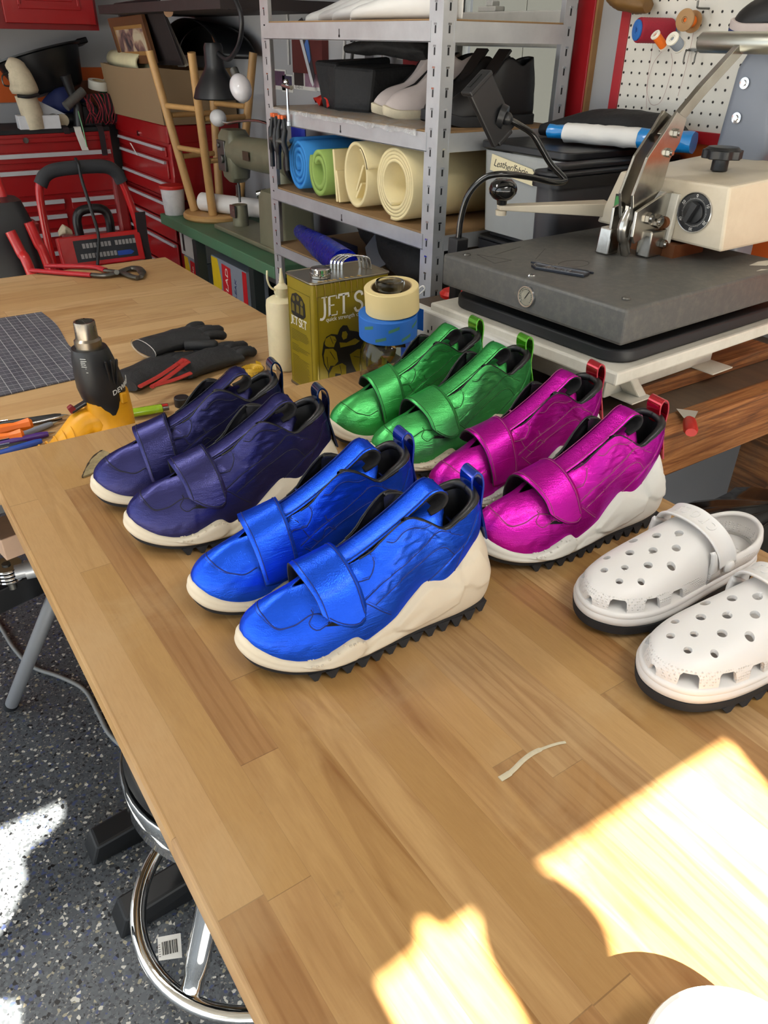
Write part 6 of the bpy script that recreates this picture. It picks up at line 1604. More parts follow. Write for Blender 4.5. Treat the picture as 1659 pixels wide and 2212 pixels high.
# T handle driver hanging at the front beam and spring clamps
tk = thing('t_handle_wrench', 'chrome T handle wrench hanging on the second shelf beam', 'wrench', (1.288, 2.425, 1.262))
obj('shaft', MB().tube([(0, 0, 0), (0, 0, .012), (0, 0, .013), (0, 0, .106)], [.0062, .0062, .0042, .0042], 12), M_CHROME, tk, smooth=.6)
obj('cross_bar', MB().tube([(0, -.030, .108), (0, .026, .112)], .0065, 12).ell((0, .004, .122), .0095, 12, 8), M_CHROME, tk, smooth=.8)
M_ORTIP = mat('orange_clamp_pad', (226, 106, 56), .55)
def spring_clamp(o, rot, label):
    t = thing('spring_clamp', label, 'clamp', o, (0, 0, rot), 'spring clamps on the shelf')
    for s_ in (-1, 1):
        obj('jaw_arm', MB().tube(cr([(0, s_*.008, .004), (-.004, s_*.016, -.03), (-.008, s_*.013, -.065), (-.004, s_*.020, -.10), (-.004, s_*.022, -.148)], 6), [.007]*6 + [.010]*12 + [.008]*7, 10), M_BLK, t, smooth=1.2)
        obj('orange_pad', MB().box((0, s_*.008, .008), (.016, .011, .012), (0, 0, 0)), M_ORTIP, t, smooth=None, bevel=.002)
    obj('spring_pin', MB().cyl((-.008, -.016, -.062), (-.008, .016, -.062), .010, n=14), M_TOOLSTEEL, t, smooth=.6)
    return t
spring_clamp((1.280, 2.508, 1.279), 0, 'black spring clamp with orange pads hanging by the far shelf post')
spring_clamp((1.284, 2.462, 1.276), radians(12), 'black spring clamp with an orange pad right of the other clamp')
# ---- top shelf: white foot shaped lasts
M_LAST = mat('white_plastic_last', (232, 230, 226), .35, var=.03)
def last(o, rot, label):
    L_ = .34; S_ = 1.45; rows = []
    for k in range(22):
        a = k/21; x = L_*(1-cos(pi*a))/2; w_ = max(.002, tab([(0, .0), (.03, .026), (.1, .043), (.17, .038), (.24, .032), (.31, .028), (.34, .0)], x)); h = max(.004, tab([(0, .006), (.03, .03), (.1, .045), (.17, .066), (.25, .082), (.31, .080), (.34, .05)], x))
        rows.append([V((x*S_, w_*cos(b), max(0.0006, h*.5 + h*.5*sin(b)))) for b in [2*pi*j/20 for j in range(20)]])
    o_ = obj('shoe_last', loft(rows), M_LAST, None, smooth=1.2); o_.location = o; o_.rotation_euler = (0, 0, rot)
    return tag(o_, label, 'shoe last', 'shoe lasts on the top shelf')
z1 = 1.5455
for k, (x, y) in enumerate([(X_, onX(px_, 24, X_).y) for X_, px_ in ((1.355, 757), (1.445, 718), (1.535, 688), (1.625, 660))]):
    last((x, y, z1), radians(-90), ['white foot shaped last nearest the front edge of the top shelf', 'white foot shaped last second from the front of the top shelf', 'white foot shaped last third from the front of the top shelf', 'white foot shaped last at the back of the top shelf'][k])
# ---- lower shelf
M_BLUEFOIL = mat('blue_metallic_film', (16, 40, 220), .28, .8, var=.2, vscale=60, bump=.6, bscale=60, bdist=.004)
A, Bq = at(648, 500, .925), at(745, 572, .955)
rl = one('foil_roll', MB().tube([A, A.lerp(Bq, .01), A.lerp(Bq, .25), A.lerp(Bq, .5), A.lerp(Bq, .75), Bq], [.018, .024, .030, .038, .041, .043], 22), M_BLUEFOIL, 'roll of shiny blue film lying on the lower shelf', 'roll', smooth=1.2)
heap('dark_fabric', 'heap of black fabric filling the lower shelf behind the blue roll', 'fabric', [(1.62, 2.44, .930), (1.56, 2.24, .936), (1.49, 2.04, .940), (1.46, 1.86, .936), (1.45, 1.76, .925)], [.06, .10, .11, .11, .06], M_CLOTH, seed=14, flatk=.72)
one('box_dark', MB().bb(1.318, 1.40, 2.19, 2.35, .8665, .92), mat('navy_card_box', (18, 24, 56), .6), 'low dark blue box at the front of the lower shelf', 'box', smooth=None, bevel=.002)
one('leather_piece', MB().prism([(0, 0), (.035, .06), (.05, .055), (.075, .075), (.11, .06), (.13, .065), (.15, .015), (.13, -.03), (.085, -.06), (.03, -.035)], 0, .003, frame((1.375, 2.105, .935), (.1, -1, .05), (.5, .0, 1))), mat('slate_grey_leather', (78, 82, 92), .7), 'torn slate grey leather piece leaning on the black fabric', 'leather', smooth=None)
heap('magenta_scrap', 'magenta metallic leather scrap under the lower shelf beside the post', 'leather', [(1.33, 1.92, .45), (1.36, 1.86, .47), (1.40, 1.78, .46), (1.42, 1.74, .44)], [.03, .06, .05, .02], LEA['magenta'][0], seed=7, flatk=.6)
# ---- wall behind: photographs and a sneaker painting
M_PAPER = mat('white_photo_border', (222, 220, 214), .5)
PH = [(92, 68, 92), (60, 58, 84), (44, 40, 44), (140, 110, 130), (168, 140, 156), (136, 96, 140), (70, 84, 110), (120, 96, 88)]
WX = XR - .0008
for k, (x, y, w_, h_) in enumerate(((605, 172, 28, 44), (622, 180, 24, 38), (647, 172, 24, 42), (672, 176, 28, 40), (693, 178, 26, 38), (717, 180, 26, 40), (740, 193, 22, 38), (872, 112, 26, 34))):
    c = onX(x, y, WX); s1 = abs(onX(x-w_/2, y, WX).y - onX(x+w_/2, y, WX).y); s2 = abs(onX(x, y-h_/2, WX).z - onX(x, y+h_/2, WX).z)
    t = thing('instant_photo', ['instant photo at the far left of the row behind the shelf', 'dark instant photo, second of the row on the wall', 'very dark instant photo, third of the row on the wall', 'pinkish instant photo in the middle of the row on the wall', 'pale pink instant photo right of the middle of the row', 'purple instant photo near the right of the row', 'bluish instant photo at the right end of the row', 'instant photo beside the red window board'][k], 'photo', c, (0, 0, 0), 'instant photos on the wall')
    obj('paper', MB().bb(-.003, 0, -s1/2, s1/2, -s2/2, s2/2), M_PAPER, t, smooth=None)
    def pm(k=k):
        tt = NT('photo_print'); n = tt.noise(tt.co(), 26, 4, .6, 1); c1 = srgb(*PH[k]); tt.set(color=tt.mix(n, tuple(a*.35 for a in c1[:3])+(1,), tuple(min(1, a*1.9) for a in c1[:3])+(1,)), rough=.3); return tt.m
    obj('image', MB().bb(-.0038, -.0031, -s1*.42, s1*.42, -s2*.30, s2*.42), pm(), t, smooth=None)
    if k == 2:
        obj('caption', text_mb('12-03-11', s1*.20, flat(frame((-.0033, 0, -s2*.38), (0, -1, 0), (0, 0, 1))), .0003), M_INK, t, smooth=None)
c = onX(676, 105, WX); t = thing('canvas_painting', 'small dark red painting of a dark sneaker with blue panel hanging behind the shelf', 'painting', c)
w2, h2 = abs(onX(643, 105, WX).y-onX(708, 105, WX).y)/2, abs(onX(676, 40, WX).z-onX(676, 150, WX).z)/2
obj('canvas', MB().bb(-.03, -.0001, -w2, w2, -h2, h2), mat('dark_red_canvas', (92, 34, 30), .7, var=.3, vscale=20), t, smooth=None)
CMx = frame((-.0302, 0, -.01), (0, -1, 0), (0, 0, 1)) @ rz(radians(-62)) @ Matrix.Scale(1.35, 4)
p1 = MB().prism([(-.09, -.005), (-.085, .022), (-.03, .040), (-.02, .030), (.03, .018), (.075, .012), (.092, -.004)], 0, .0008, CMx)
p2 = MB().prism([(-.092, -.005), (.093, -.005), (.096, -.014), (.08, -.020), (-.085, -.020)], 0, .0008, CMx)
p3 = MB().prism([(-.02, .0), (-.03, .026), (.0, .022), (.03, .012), (.035, .0)], .0009, .0014, CMx)
obj('painted_shoe', p1, mat('paint_charcoal', (52, 50, 54), .6), t, smooth=None); obj('painted_sole', p2, mat('paint_white', (214, 214, 216), .6), t, smooth=None); obj('painted_panel', p3, mat('paint_blue', (74, 116, 186), .6), t, smooth=None)
M_FOAMDRIP = mat('white_wire_strip', (206, 204, 200), .6)
for k, pts in enumerate((((598, 0), (612, 10), (620, 30), (622, 80), (624, 140)), ((744, 88), (742, 120), (740, 160)), ((758, 88), (764, 90), (756, 150)))):
    one('wall_cable', MB().tube(cr([onX(x, y, XR-.006) for x, y in pts], 5), [.006]*4 + [.004]*30 if False else .005, 6), M_FOAMDRIP if k < 2 else M_BLK, ['white strap hanging on the wall at the left of the painting', 'white strap hanging on the wall right of the painting', 'black cable hanging on the wall right of the white strap'][k], 'strap', smooth=1.2)
# sneaker on a peg above the press lever
small_shoe('hanging_sneaker', 'black sneaker with white midsole and blue outsole perched at the right of the pegboard', 'sneaker', (1.655, 1.145, 1.5165), radians(-78), .27, .115, M_BLKLEA, mat('pinkish_white_midsole', (206, 192, 186), .6), mat('blue_outsole', (40, 52, 104), .6), 0, None)
obj_ps = one('peg_shelf', MB().bb(1.61, XR-.021, .87, 1.13, 1.503, 1.5158), M_BGREY, 'narrow grey ledge below the black sneaker on the pegboard', 'ledge', smooth=None, bevel=.002)
# ================================================================ tool chests, cabinets and clutter in the far corner
M_RED = mat('red_tool_chest_paint', (152, 18, 22), .34, .1, var=.08, vscale=10, coat=.25)
M_DRED = mat('deep_red_tool_paint', (120, 14, 18), .38, .1, var=.1, vscale=10, coat=.2)
M_ALU = mat('bright_drawer_trim', (200, 202, 206), .35, .35, var=.06)
M_MAT = mat('black_rubber_mat', (24, 25, 27), .8, var=.2)
def chest_left():
    t = thing('tool_chest', 'wide red roller tool chest against the back wall, cluttered black mat on top', 'tool chest', (.45, 4.6, 0))
    x0, x1 = -1.0, .91; yb = .43
    obj('cabinet_body', MB().bb(x0, x1, .012, yb, .02, 1.062), M_RED, t, smooth=None, bevel=.004)
    obj('top_mat', MB().bb(x0, x1, .01, yb, 1.0625, 1.082), M_MAT, t, smooth=None, bevel=.002)
    z = [(1.05, 1.022), (.985, .93), (.905, .77), (.755, .69), (.68, .60), (.59, .50), (.49, .38), (.37, .10)]
    for k, (a, b) in enumerate(z):
        for xa, xb in (((x0+.02, .60), (.64, x1-.02)) if k > 2 else ((x0+.02, x1-.02),)):
            d = obj('drawer', MB().bb(xa, xb, -.004, .0118, b, a-.006), M_RED, t, smooth=None, bevel=.003)
            if k != 0: obj('drawer_trim', MB().bb(xa, xb, -.016, -.0045, a-.030, a-.010).bb(xa, xb, -.020, -.016, a-.030, a-.026), M_ALU, d, smooth=None)
            if k == 0: obj('lock', MB().cyl((.47, -.0042, 1.036), (.47, -.010, 1.036), .014, n=18), M_CHROME, d, smooth=.6)
            if k == 2: obj('latch', MB().box((.10, -.012, .85), (.13, .016, .03)).cyl((.06, -.004, .85), (.06, -.02, .85), .008, n=10), M_DRED, d, smooth=None, bevel=.003)
    for x in (x0+.1, x1-.1): obj('caster', MB().cyl((x-.02, .2, .0205), (x+.02, .2, .0205), .02, n=16), M_RUBBER, t, smooth=.6)
    return t
chest_left()
def chest_right():
    t = thing('tool_chest', 'red stacked tool chest with bright drawer pulls beside the upturned stool', 'tool chest', (1.42, 3.90, 0))
    W = .78; D = .37
    obj('cabinet_body', MB().bb(.010, D, 0, W, .02, .80), M_DRED, t, smooth=None, bevel=.004)
    obj('top_box', MB().bb(.004, D, -.004, W+.004, .803, 1.128), M_RED, t, smooth=None, bevel=.006)
    ld = obj('lid', MB().bb(-.004, D, -.006, W+.006, 1.06, 1.141), M_RED, t, smooth=None, bevel=.006)
    obj('lock', MB().cyl((-.0045, .40, 1.075), (-.012, .40, 1.075), .013, n=18), M_CHROME, ld, smooth=.6)
    for a, b in ((1.045, 1.00), (.985, .90), (.885, .815), (.785, .70), (.69, .60), (.59, .46), (.45, .16)):
        d = obj('drawer', MB().bb(-.006, .0035, .04, W-.05, b, a), M_RED, t, smooth=None, bevel=.003)
        obj('drawer_pull', MB().bb(-.018, -.0065, .045, W-.055, a-.016, a-.004).bb(-.021, -.018, .045, W-.055, a-.016, a-.013), M_ALU, d, smooth=None)
    for y in (.08, W-.08): obj('caster', MB().cyl((.15, y-.02, .0205), (.15, y+.02, .0205), .02, n=16), M_RUBBER, t, smooth=.6)
    one('paper_tag', MB().add([(1.3985, 4.42, 1.02), (1.3985, 4.40, 1.02), (1.398, 4.315, .972), (1.398, 4.325, .968)], [(0, 1, 2, 3)]), M_PAPER, 'white paper slip stuck in the top drawer of the right tool chest', 'paper', smooth=None, solid=.0008)
chest_right()
# upper cabinets
uc = thing('wall_cabinet', 'red wall cabinets with raised panel doors above the wide tool chest', 'cabinet', (0, 4.70, 1.52))
obj('carcass', MB().bb(-.9, 1.42, .02, .349, 0, .75), M_DRED, uc, smooth=None)
for xa, xb in ((-.85, -.10), (-.04, .545), (.60, 1.06), (1.10, 1.40)):
    xa, xb = (xa, xb)
for xa, xb in ((-.42, .26), (.28, .925), (.965, 1.405)):
    d = obj('door', MB().bb(xa, xb, 0, .0195, .025, .70), M_RED, uc, smooth=None, bevel=.003)
    g = MB()
    for (a, b, c, e) in ((xa+.07, xb-.07, .085, .10), (xa+.07, xb-.07, .62, .635), (xa+.07, xa+.085, .10, .62), (xb-.085, xb-.07, .10, .62)): g.bb(a, b, -.006, -.0002, c, e)
    obj('moulding', g, M_RED, d, smooth=None, bevel=.003)
    obj('raised_panel', MB().bb(xa+.105, xb-.105, -.005, -.0002, .12, .60), M_RED, d, smooth=None, bevel=.004)
# clutter on the wide chest
zt = 1.0825
def onT(x, y, Y, z=zt): p = onY(x, y, Y); return V((p.x, Y, z))
M_TUB = mat('black_plastic_tub', (20, 21, 23), .32, var=.1)
tb = thing('plastic_tub', 'large black oval plastic tub tipped up on the wide tool chest', 'tub', onY(98, 154, 4.86), (radians(-12), radians(-12), radians(8)))
obj('bowl', MB().lathe([(.0001, -.10), (.15, -.10), (.17, -.085), (.225, .075), (.245, .080), (.245, .088), (.220, .088), (.165, -.078), (.0001, -.09)], 44, Matrix.Diagonal((1.0, .60, 1, 1))), M_TUB, tb, smooth=.7)
obj('handle_lug', MB().box((.245, 0, .085), (.06, .09, .028)), M_TUB, tb, smooth=None, bevel=.006)
obj('wire_handle', MB().tube(cr([(-.20, -.06, .03), (-.25, -.08, .02), (-.26, -.08, -.02), (-.21, -.06, -.03)], 5), .004, 6), M_TOOLSTEEL, tb, smooth=1.2)
heap('blue_sack', 'blue sack under the tipped black tub on the wide chest', 'sack', [onT(48, 0, 4.80, zt+.085), onT(80, 0, 4.78, zt+.11), onT(115, 0, 4.78, zt+.11), onT(150, 0, 4.80, zt+.075)], [.035, .082, .082, .035], mat('blue_sack_cloth', (24, 38, 92), .7, var=.2), seed=1, flatk=.85)
M_CANVAS = mat('dirty_white_canvas', (196, 184, 158), .85, var=.15, grime=.4)
gl = thing('canvas_glove', 'dirty white canvas gauntlet standing on the left of the tool chest', 'glove', onT(12, 0, 4.64, zt))
obj('hand', MB().tube(cr([(0, 0, .16), (.0, .0, .21), (-.015, .01, .27), (-.05, .02, .30)], 5), [.06, .065, .07, .068, .065, .062, .06, .058, .055, .05, .05, .045, .04, .035, .03, .02], 14), M_CANVAS, gl, smooth=1.2)
obj('cuff', MB().tube([(.02, 0, .001), (.015, 0, .07), (.0, 0, .159)], [.05, .055, .052], 14), M_CANVAS, gl, smooth=1.2)
obj('strap', MB().tube(cr([(-.05, -.06, .155), (0, -.066, .150), (.055, -.05, .158)], 4), .008, 8), M_BLK, gl, smooth=1.2)
one('white_box', MB().box(onT(30, 0, 4.655, zt+.032), (.20, .10, .062), (0, 0, radians(-4))), mat('white_card', (206, 208, 212), .6), 'white cardboard box at the left front of the tool chest', 'box', smooth=None, bevel=.002)
one('folded_sheet', MB().prism([(0, 0), (.20, 0), (0, .10)], 0, .02, frame(onT(2, 0, 4.69, zt+.0645), (1, 0, -.02), (0, 0, 1))), mat('white_card_sheet', (200, 204, 212), .6), 'white folded card leaning above the white box', 'card', smooth=None)
gr = thing('angle_grinder', 'dark angle grinder lying on the black chest mat', 'grinder', onT(95, 0, 4.70, zt))
obj('body', MB().tube([(-.07, 0, .032), (-.05, 0, .032), (.05, 0, .034), (.09, 0, .036)], [.022, .031, .028, .022], 14), M_BLK, gr, smooth=.8)
obj('gear_head', MB().cyl((-.075, -.02, .034), (-.075, -.055, .034), .030, .034, 18), M_TOOLSTEEL, gr, smooth=.6)
obj('disc', MB().cyl((-.03, -.052, .034), (-.03, -.058, .034), .031, n=24), M_CANVAS, gr, smooth=.6)
pb_ = thing('work_lamp', 'dark grey hinged work lamp standing behind the grinder', 'lamp', onT(124, 0, 4.64, zt), (0, 0, radians(10)))
obj('stem', MB().tube([(0, 0, .001), (.01, 0, .10), (-.015, 0, .17), (-.03, 0, .24)], [.03, .024, .022, .028], 10), M_BLK, pb_, smooth=.8)
obj('joint', MB().cyl((-.07, -.03, .10), (.04, -.03, .17), .024, .022, 12), M_PGREY, pb_, smooth=.8)
ch_ = thing('battery_charger', 'black battery charger under the red edged straps', 'charger', onT(150, 0, 4.69, zt))
obj('case', MB().box((0, 0, .05), (.11, .10, .10), (0, 0, 0), (.75, .8)), M_BLK, ch_, smooth=None, bevel=.008)
obj('socket_ridge', MB().box((0, -.01, .106), (.06, .05, .012)), M_BLK, ch_, smooth=None, bevel=.003)
M_STRAP = mat('black_strap_webbing', (34, 22, 26), .8); M_STRAPR = mat('red_strap_edge', (150, 36, 52), .8)
stp = thing('ratchet_strap', 'tangle of black straps with red edges hanging over the chest front', 'strap', onT(176, 0, 4.66, zt))
random.seed(11)
for k in range(9):
    x = -.075 + .018*k; P = cr([(x, .03, .14+.02*random.random()), (x+.02*random.uniform(-1, 1), -.02, .15), (x+.03*random.uniform(-1, 1), -.045, .09), (x+.03*random.uniform(-1, 1), -.03, .03), (x+.03*random.uniform(-1, 1), .0, .006)], 5)
    b_ = obj('loop', MB().ribbon(P, (1, .2, 0), .020, .002), M_STRAP, stp, smooth=.8)
    for s_ in (-1, 1): obj('red_edge', MB().tube([p + V((s_*.0095, s_*.002, .0)) + V((0, -.0016, 0)) for p in P], .0016, 5), M_STRAPR, b_, smooth=1.2)
for x0_, L_ in ((-.035, .135), (-.105*2, .02)):
    b_ = obj('hanging_end', MB().ribbon(cr([(x0_, .02, .012), (x0_, -.064, .008), (x0_+.002, -.086, -.02), (x0_+.003, -.085, -L_)], 5), (1, 0, 0), .030, .002), M_STRAP, stp, smooth=.8)
one('paper_tag', MB().ribbon(cr([onT(116, 0, 4.625, zt+.001), onT(118, 0, 4.585, zt+.006), onT(120, 0, 4.575, zt-.03), onT(128, 0, 4.574, zt-.105)], 5), (1, 0, 0), .035, .0008), M_PAPER, 'white paper tag hanging over the front edge of the wide chest', 'paper', smooth=1)
one('green_wire', MB().tube(cr([onT(126, 0, 4.64, zt+.10), onT(128, 0, 4.60, zt+.05), onT(131, 0, 4.576, zt-.01), onT(133, 0, 4.573, zt-.09)], 6), .0032, 6), mat('green_white_wire', (120, 176, 130), .5), 'pale green wire hanging beside the paper tag', 'wire', smooth=1.2)
tape_roll('white_tape', 'roll of white tape resting on the strap tangle', .052, .03, .042, mat('white_cloth_tape', (206, 204, 192), .6), onT(182, 0, 4.70, zt+.172), (radians(10), radians(6), 0))
gb_ = thing('glue_bottle', 'green bottle with a white nozzle behind the straps', 'bottle', onT(200, 0, 4.80, zt))
obj('body', MB().lathe([(.0001, .0005), (.055, .0005), (.055, .13), (.03, .16), (.014, .17)], 20), mat('green_bottle', (22, 84, 46), .4), gb_, smooth=.6)
obj('nozzle', MB().lathe([(.016, .1705), (.016, .195), (.010, .2), (.008, .215), (.0001, .216)], 14), M_WHSP, gb_, smooth=.6)
wb = thing('wooden_crate', 'brown wooden crate against the back wall behind the bottle', 'crate', onT(172, 0, 4.96, zt))
obj('panel', MB().bb(-.16, .16, -.02, .05, .0005, .20), mat('brown_crate_wood', (112, 64, 40), .7, var=.2), wb, smooth=None)
oc = thing('orange_clamp', 'orange and black clamp handle at the right end of the wide chest', 'clamp', onT(226, 0, 4.68, zt))
obj('handle', MB().tube(cr([(-.02, 0, .16), (.01, 0, .175), (.04, 0, .155)], 4), .016, 10), mat('orange_tool_plastic', (232, 110, 30), .4), oc, smooth=1)
obj('body', MB().box((.01, 0, .07), (.035, .03, .139)), M_BLK, oc, smooth=None, bevel=.004)
obj('battery', MB().box((.02, -.02, .09), (.03, .012, .05)), M_REDPL, oc, smooth=None, bevel=.003)
# cardboard box on the right chest with frames in it
M_CARD = mat('brown_kraft_card', (138, 114, 84), .8, var=.07, vscale=8, bump=.1)
bx_ = thing('cardboard_box', 'big brown kraft box on the right tool chest holding picture frames', 'box', (1.405, 3.885, 1.1425))
yl, xl, hh = .79, .375, .235
rows = [[V((x*(1+.10*u), y*(1+.02*u) - .03*u + (.0 if y else 0), .0005+hh*u + (.02*u if y > .5 else 0))) for x, y in ((0, 0), (xl, 0), (xl, yl), (0, yl))] for u in (0, .5, 1)]
m = MB()
for (a, b) in (((0, 0), (xl, 0)), ((xl, 0), (xl, yl)), ((xl, yl), (0, yl)), ((0, yl), (0, 0))):
    g = []
    for i in range(9):
        u = i/8; g.append([V((a[0]+(b[0]-a[0])*j/16 - (.02*u if a[0] == 0 and b[0] == 0 else 0), a[1]+(b[1]-a[1])*j/16 + .012*u*(1 if a[1] == yl and b[1] == yl else 0) + 0, .0006+hh*u*(1-.05*sin(pi*j/16)*(u > .9)))) for j in range(17)])
    m.sheet(g)
obj('walls', m, M_CARD, bx_, smooth=None, solid=.005)
obj('bottom', MB().bb(.006, xl-.006, .006, yl-.006, .001, .006), M_CARD, bx_, smooth=None)
def frame_thing(name, label, cat, quad, th, fm, inner, im, mw):
    # a framed panel: quad = bottom left, bottom right, top right (points)
    o, bx2, tx = quad; X_ = bx2-o; Y_ = tx-bx2; W, H = X_.length, Y_.length; M = frame((0, 0, 0), X_, Y_)
    t = thing(name, label, cat, o)
    fr = MB().prism([(0, 0), (W, 0), (W, mw), (0, mw)], -th, 0, M).prism([(0, H-mw), (W, H-mw), (W, H), (0, H)], -th, 0, M).prism([(0, mw), (mw, mw), (mw, H-mw), (0, H-mw)], -th, 0, M).prism([(W-mw, mw), (W, mw), (W, H-mw), (W-mw, H-mw)], -th, 0, M)
    obj('frame', fr, fm, t, smooth=None, bevel=.002)
    obj('panel', MB().prism([(mw*.9, mw*.9), (W-mw*.9, mw*.9), (W-mw*.9, H-mw*.9), (mw*.9, H-mw*.9)], -th*.8, -th*.3, M), im, t, smooth=None)
    if inner: obj('mount', MB().prism([(mw*1.5, mw*1.5), (W-mw*1.5, mw*1.5), (W-mw*1.5, H-mw*1.5), (mw*1.5, H-mw*1.5)], -th*.3+.0005, -th*.3+.0015, M), inner, t, smooth=None)
    return t
def picture_mat():
    t = NT('faded_picture'); n = t.noise(t.co(), 9, 3, .5, 1.5)
    t.set(color=t.ramp(n, [(.35, srgb(60, 58, 62)), (.48, srgb(128, 96, 92)), (.55, srgb(168, 140, 118)), (.66, srgb(190, 176, 150))]), rough=.35); return t.m
M_DKBOARD = mat('dark_brown_board', (38, 30, 30), .6, var=.15); M_DKFRAME = mat('dark_wood_frame', (96, 60, 34), .45, var=.2)
frame_thing('dark_board', 'large dark board leaning out of the kraft box towards the cabinets', 'board', (onX(300, 140, 1.50), onX(395, 142, 1.52), onX(322, 15, 1.44)), .012, M_DKBOARD, None, M_DKBOARD, .02)
frame_thing('picture_frame', 'framed faded picture leaning in the kraft box in front of the dark board', 'picture', (onX(262, 138, 1.455), onX(335, 138, 1.455), onX(292, 52, 1.425)), .018, M_DKFRAME, picture_mat(), mat('gilt_slip', (150, 110, 60), .5), .035)
frame_thing('picture_frame', 'thin white frame sticking up behind the dark board in the kraft box', 'frame', (onX(385, 145, 1.575), onX(400, 145, 1.545), onX(345, 62, 1.52)), .02, mat('white_painted_frame', (196, 190, 176), .6), None, M_DKBOARD, .012)
cm_ = thing('foam_tube', 'cream foam tube lying over the front corner of the kraft box', 'tube', onX(248, 128, 1.47))
A = V((0, 0, 0)); Bq = onX(310, 142, 1.47) - onX(248, 132, 1.47)
obj('tube', MB().tube([A, Bq*.3, Bq*.7, Bq], .044, 18, caps=False), mat('cream_pipe_foam', (206, 198, 160), .7), cm_, smooth=1.0, solid=.012)
heap('yellow_sack', 'yellow and black printed sack at the back left of the kraft box', 'sack', [onX(228, 92, 1.66), onX(236, 110, 1.64), onX(250, 135, 1.62)], [.03, .07, .05], mat('yellow_sack', (176, 150, 30), .6, var=.6, vscale=12), seed=6, flatk=1.0)
bt_ = thing('black_liner', 'big curved black plastic liner behind the kraft box', 'liner', (1.775, 4.02, 1.40))
rows = []
for i in range(13):
    u = i/12; r = []
    for j in range(25):
        a = pi*j/24; r.append(V((-.03-.13*(1-u)*1.0, (.46-.10*(1-u))*cos(a), .02 + (.155-.02*u)*sin(a))))
    rows.append(r)
obj('shell', MB().sheet(rows), M_TUB, bt_, smooth=1.2, solid=.006)
obj('back_panel', MB().prism([(.44*cos(pi*j/24), .02+.13*sin(pi*j/24)) for j in range(25)], 0, .004, frame((-.026, 0, 0), (0, -1, 0), (0, 0, 1))), M_MAT, bt_, smooth=None)
one('wooden_stick', MB().tube([onX(462, 78, 1.64), onX(478, 130, 1.60)], .010, 8), M_DKFRAME, 'brown wooden stick standing up behind the upturned stool', 'stick', smooth=.8)
one('upper_shelf', MB().bb(1.32, XR-.001, 2.95, 4.35, 1.585, 1.62), M_DKBOARD, 'dark wall shelf along the top above the kraft box', 'shelf', smooth=None)
one('handle_stub', MB().tube([V((1.352, onX(361, 0, 1.352).y, 1.5845)), onX(362, 24, 1.352)], [.020, .017], 12), mat('pale_wood_stub', (206, 164, 130), .6), 'pale wooden tool handle hanging down from the dark wall shelf', 'handle', smooth=.8)
# ---------------------------------------------------------------- sewing table
M_GREEN = mat('green_painted_bench', (74, 116, 86), .55, var=.15, vscale=14, grime=.45, gcol=(92, 88, 70))
M_DKSTEEL = mat('dark_green_steel', (44, 52, 52), .5, .4)
gt = thing('sewing_table', 'green painted sewing table with worn top beside the red tool chest', 'table', (1.325, 2.665, 0))
obj('tabletop', MB().bb(0, .46, 0, 1.215, .712, .760), M_GREEN, gt, smooth=None, bevel=.004)
for x in (.018, .43):
    for y in (.20, .79): obj('leg', MB().bb(x-.022, x+.022, y-.022, y+.022, 0, .712), M_DKSTEEL, gt, smooth=None)
obj('lower_shelf', MB().bb(.042, .405, .12, 1.15, .43, .452), M_DKSTEEL, gt, smooth=None)
# stool upside down on the table
M_PINE = mat('varnished_pine', (190, 148, 92), .45, var=.14, vscale=30, grime=.15, gcol=(150, 60, 40))
st = thing('wooden_stool', 'wooden stool standing upside down on the green table, its legs in the air', 'stool', (1.525, 3.645, .7605), (0, 0, radians(12)))
obj('seat', MB().lathe([(.0001, .0), (.150, .0), (.158, .008), (.158, .022), (.150, .030), (.0001, .030)], 40), M_PINE, st, smooth=.6)
LG = []
for k in range(4):
    a = pi/4 + k*pi/2; p0, p1 = V((.105*cos(a), .105*sin(a), .0305)), V((.225*cos(a), .225*sin(a), .685)); LG.append((p0, p1))
    obj('leg', MB().cyl(p0, p1, .0195, .0175, 16), M_PINE, st, smooth=.7)
for k in range(4):
    for u in ((.36, .62) if k % 2 == 0 else (.42, .68)):
        a, b = LG[k], LG[(k+1) % 4]; A = a[0].lerp(a[1], u); Bq = b[0].lerp(b[1], u); d = (Bq-A).normalized()
        obj('rung', MB().cyl(A + d*.0185, Bq - d*.0185, .0115, n=12), M_PINE, st, smooth=.8)
M_PTOWEL = mat('white_paper_roll', (228, 224, 220), .85, var=.03)
pr = thing('paper_roll', 'white paper roll lying across the upturned stool seat', 'paper roll', (1.535, 3.60, .7912))
A, Bq = V((-.065, .075, .042)), V((.105, -.245, .042))
obj('paper', MB().tube([A, Bq], .041, 26), M_PTOWEL, pr, smooth=.7)
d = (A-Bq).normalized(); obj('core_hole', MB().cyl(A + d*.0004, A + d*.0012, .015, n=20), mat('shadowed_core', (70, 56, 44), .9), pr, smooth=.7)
ct = thing('plastic_pot', 'small translucent pot with a red lid on the corner of the green table', 'pot', (1.382, 3.822, .7605))
obj('pot', MB().lathe([(.0001, .0), (.046, .0), (.048, .004), (.056, .118), (.058, .120), (.058, .126)], 30), mat('cloudy_white_pot', (206, 204, 206), .45, grime=.5, gcol=(120, 122, 130), var=.1), ct, smooth=.6)
obj('lid', MB().lathe([(.060, .118), (.061, .128), (.058, .133), (.0001, .134)], 30), M_REDPL, ct, smooth=.6)
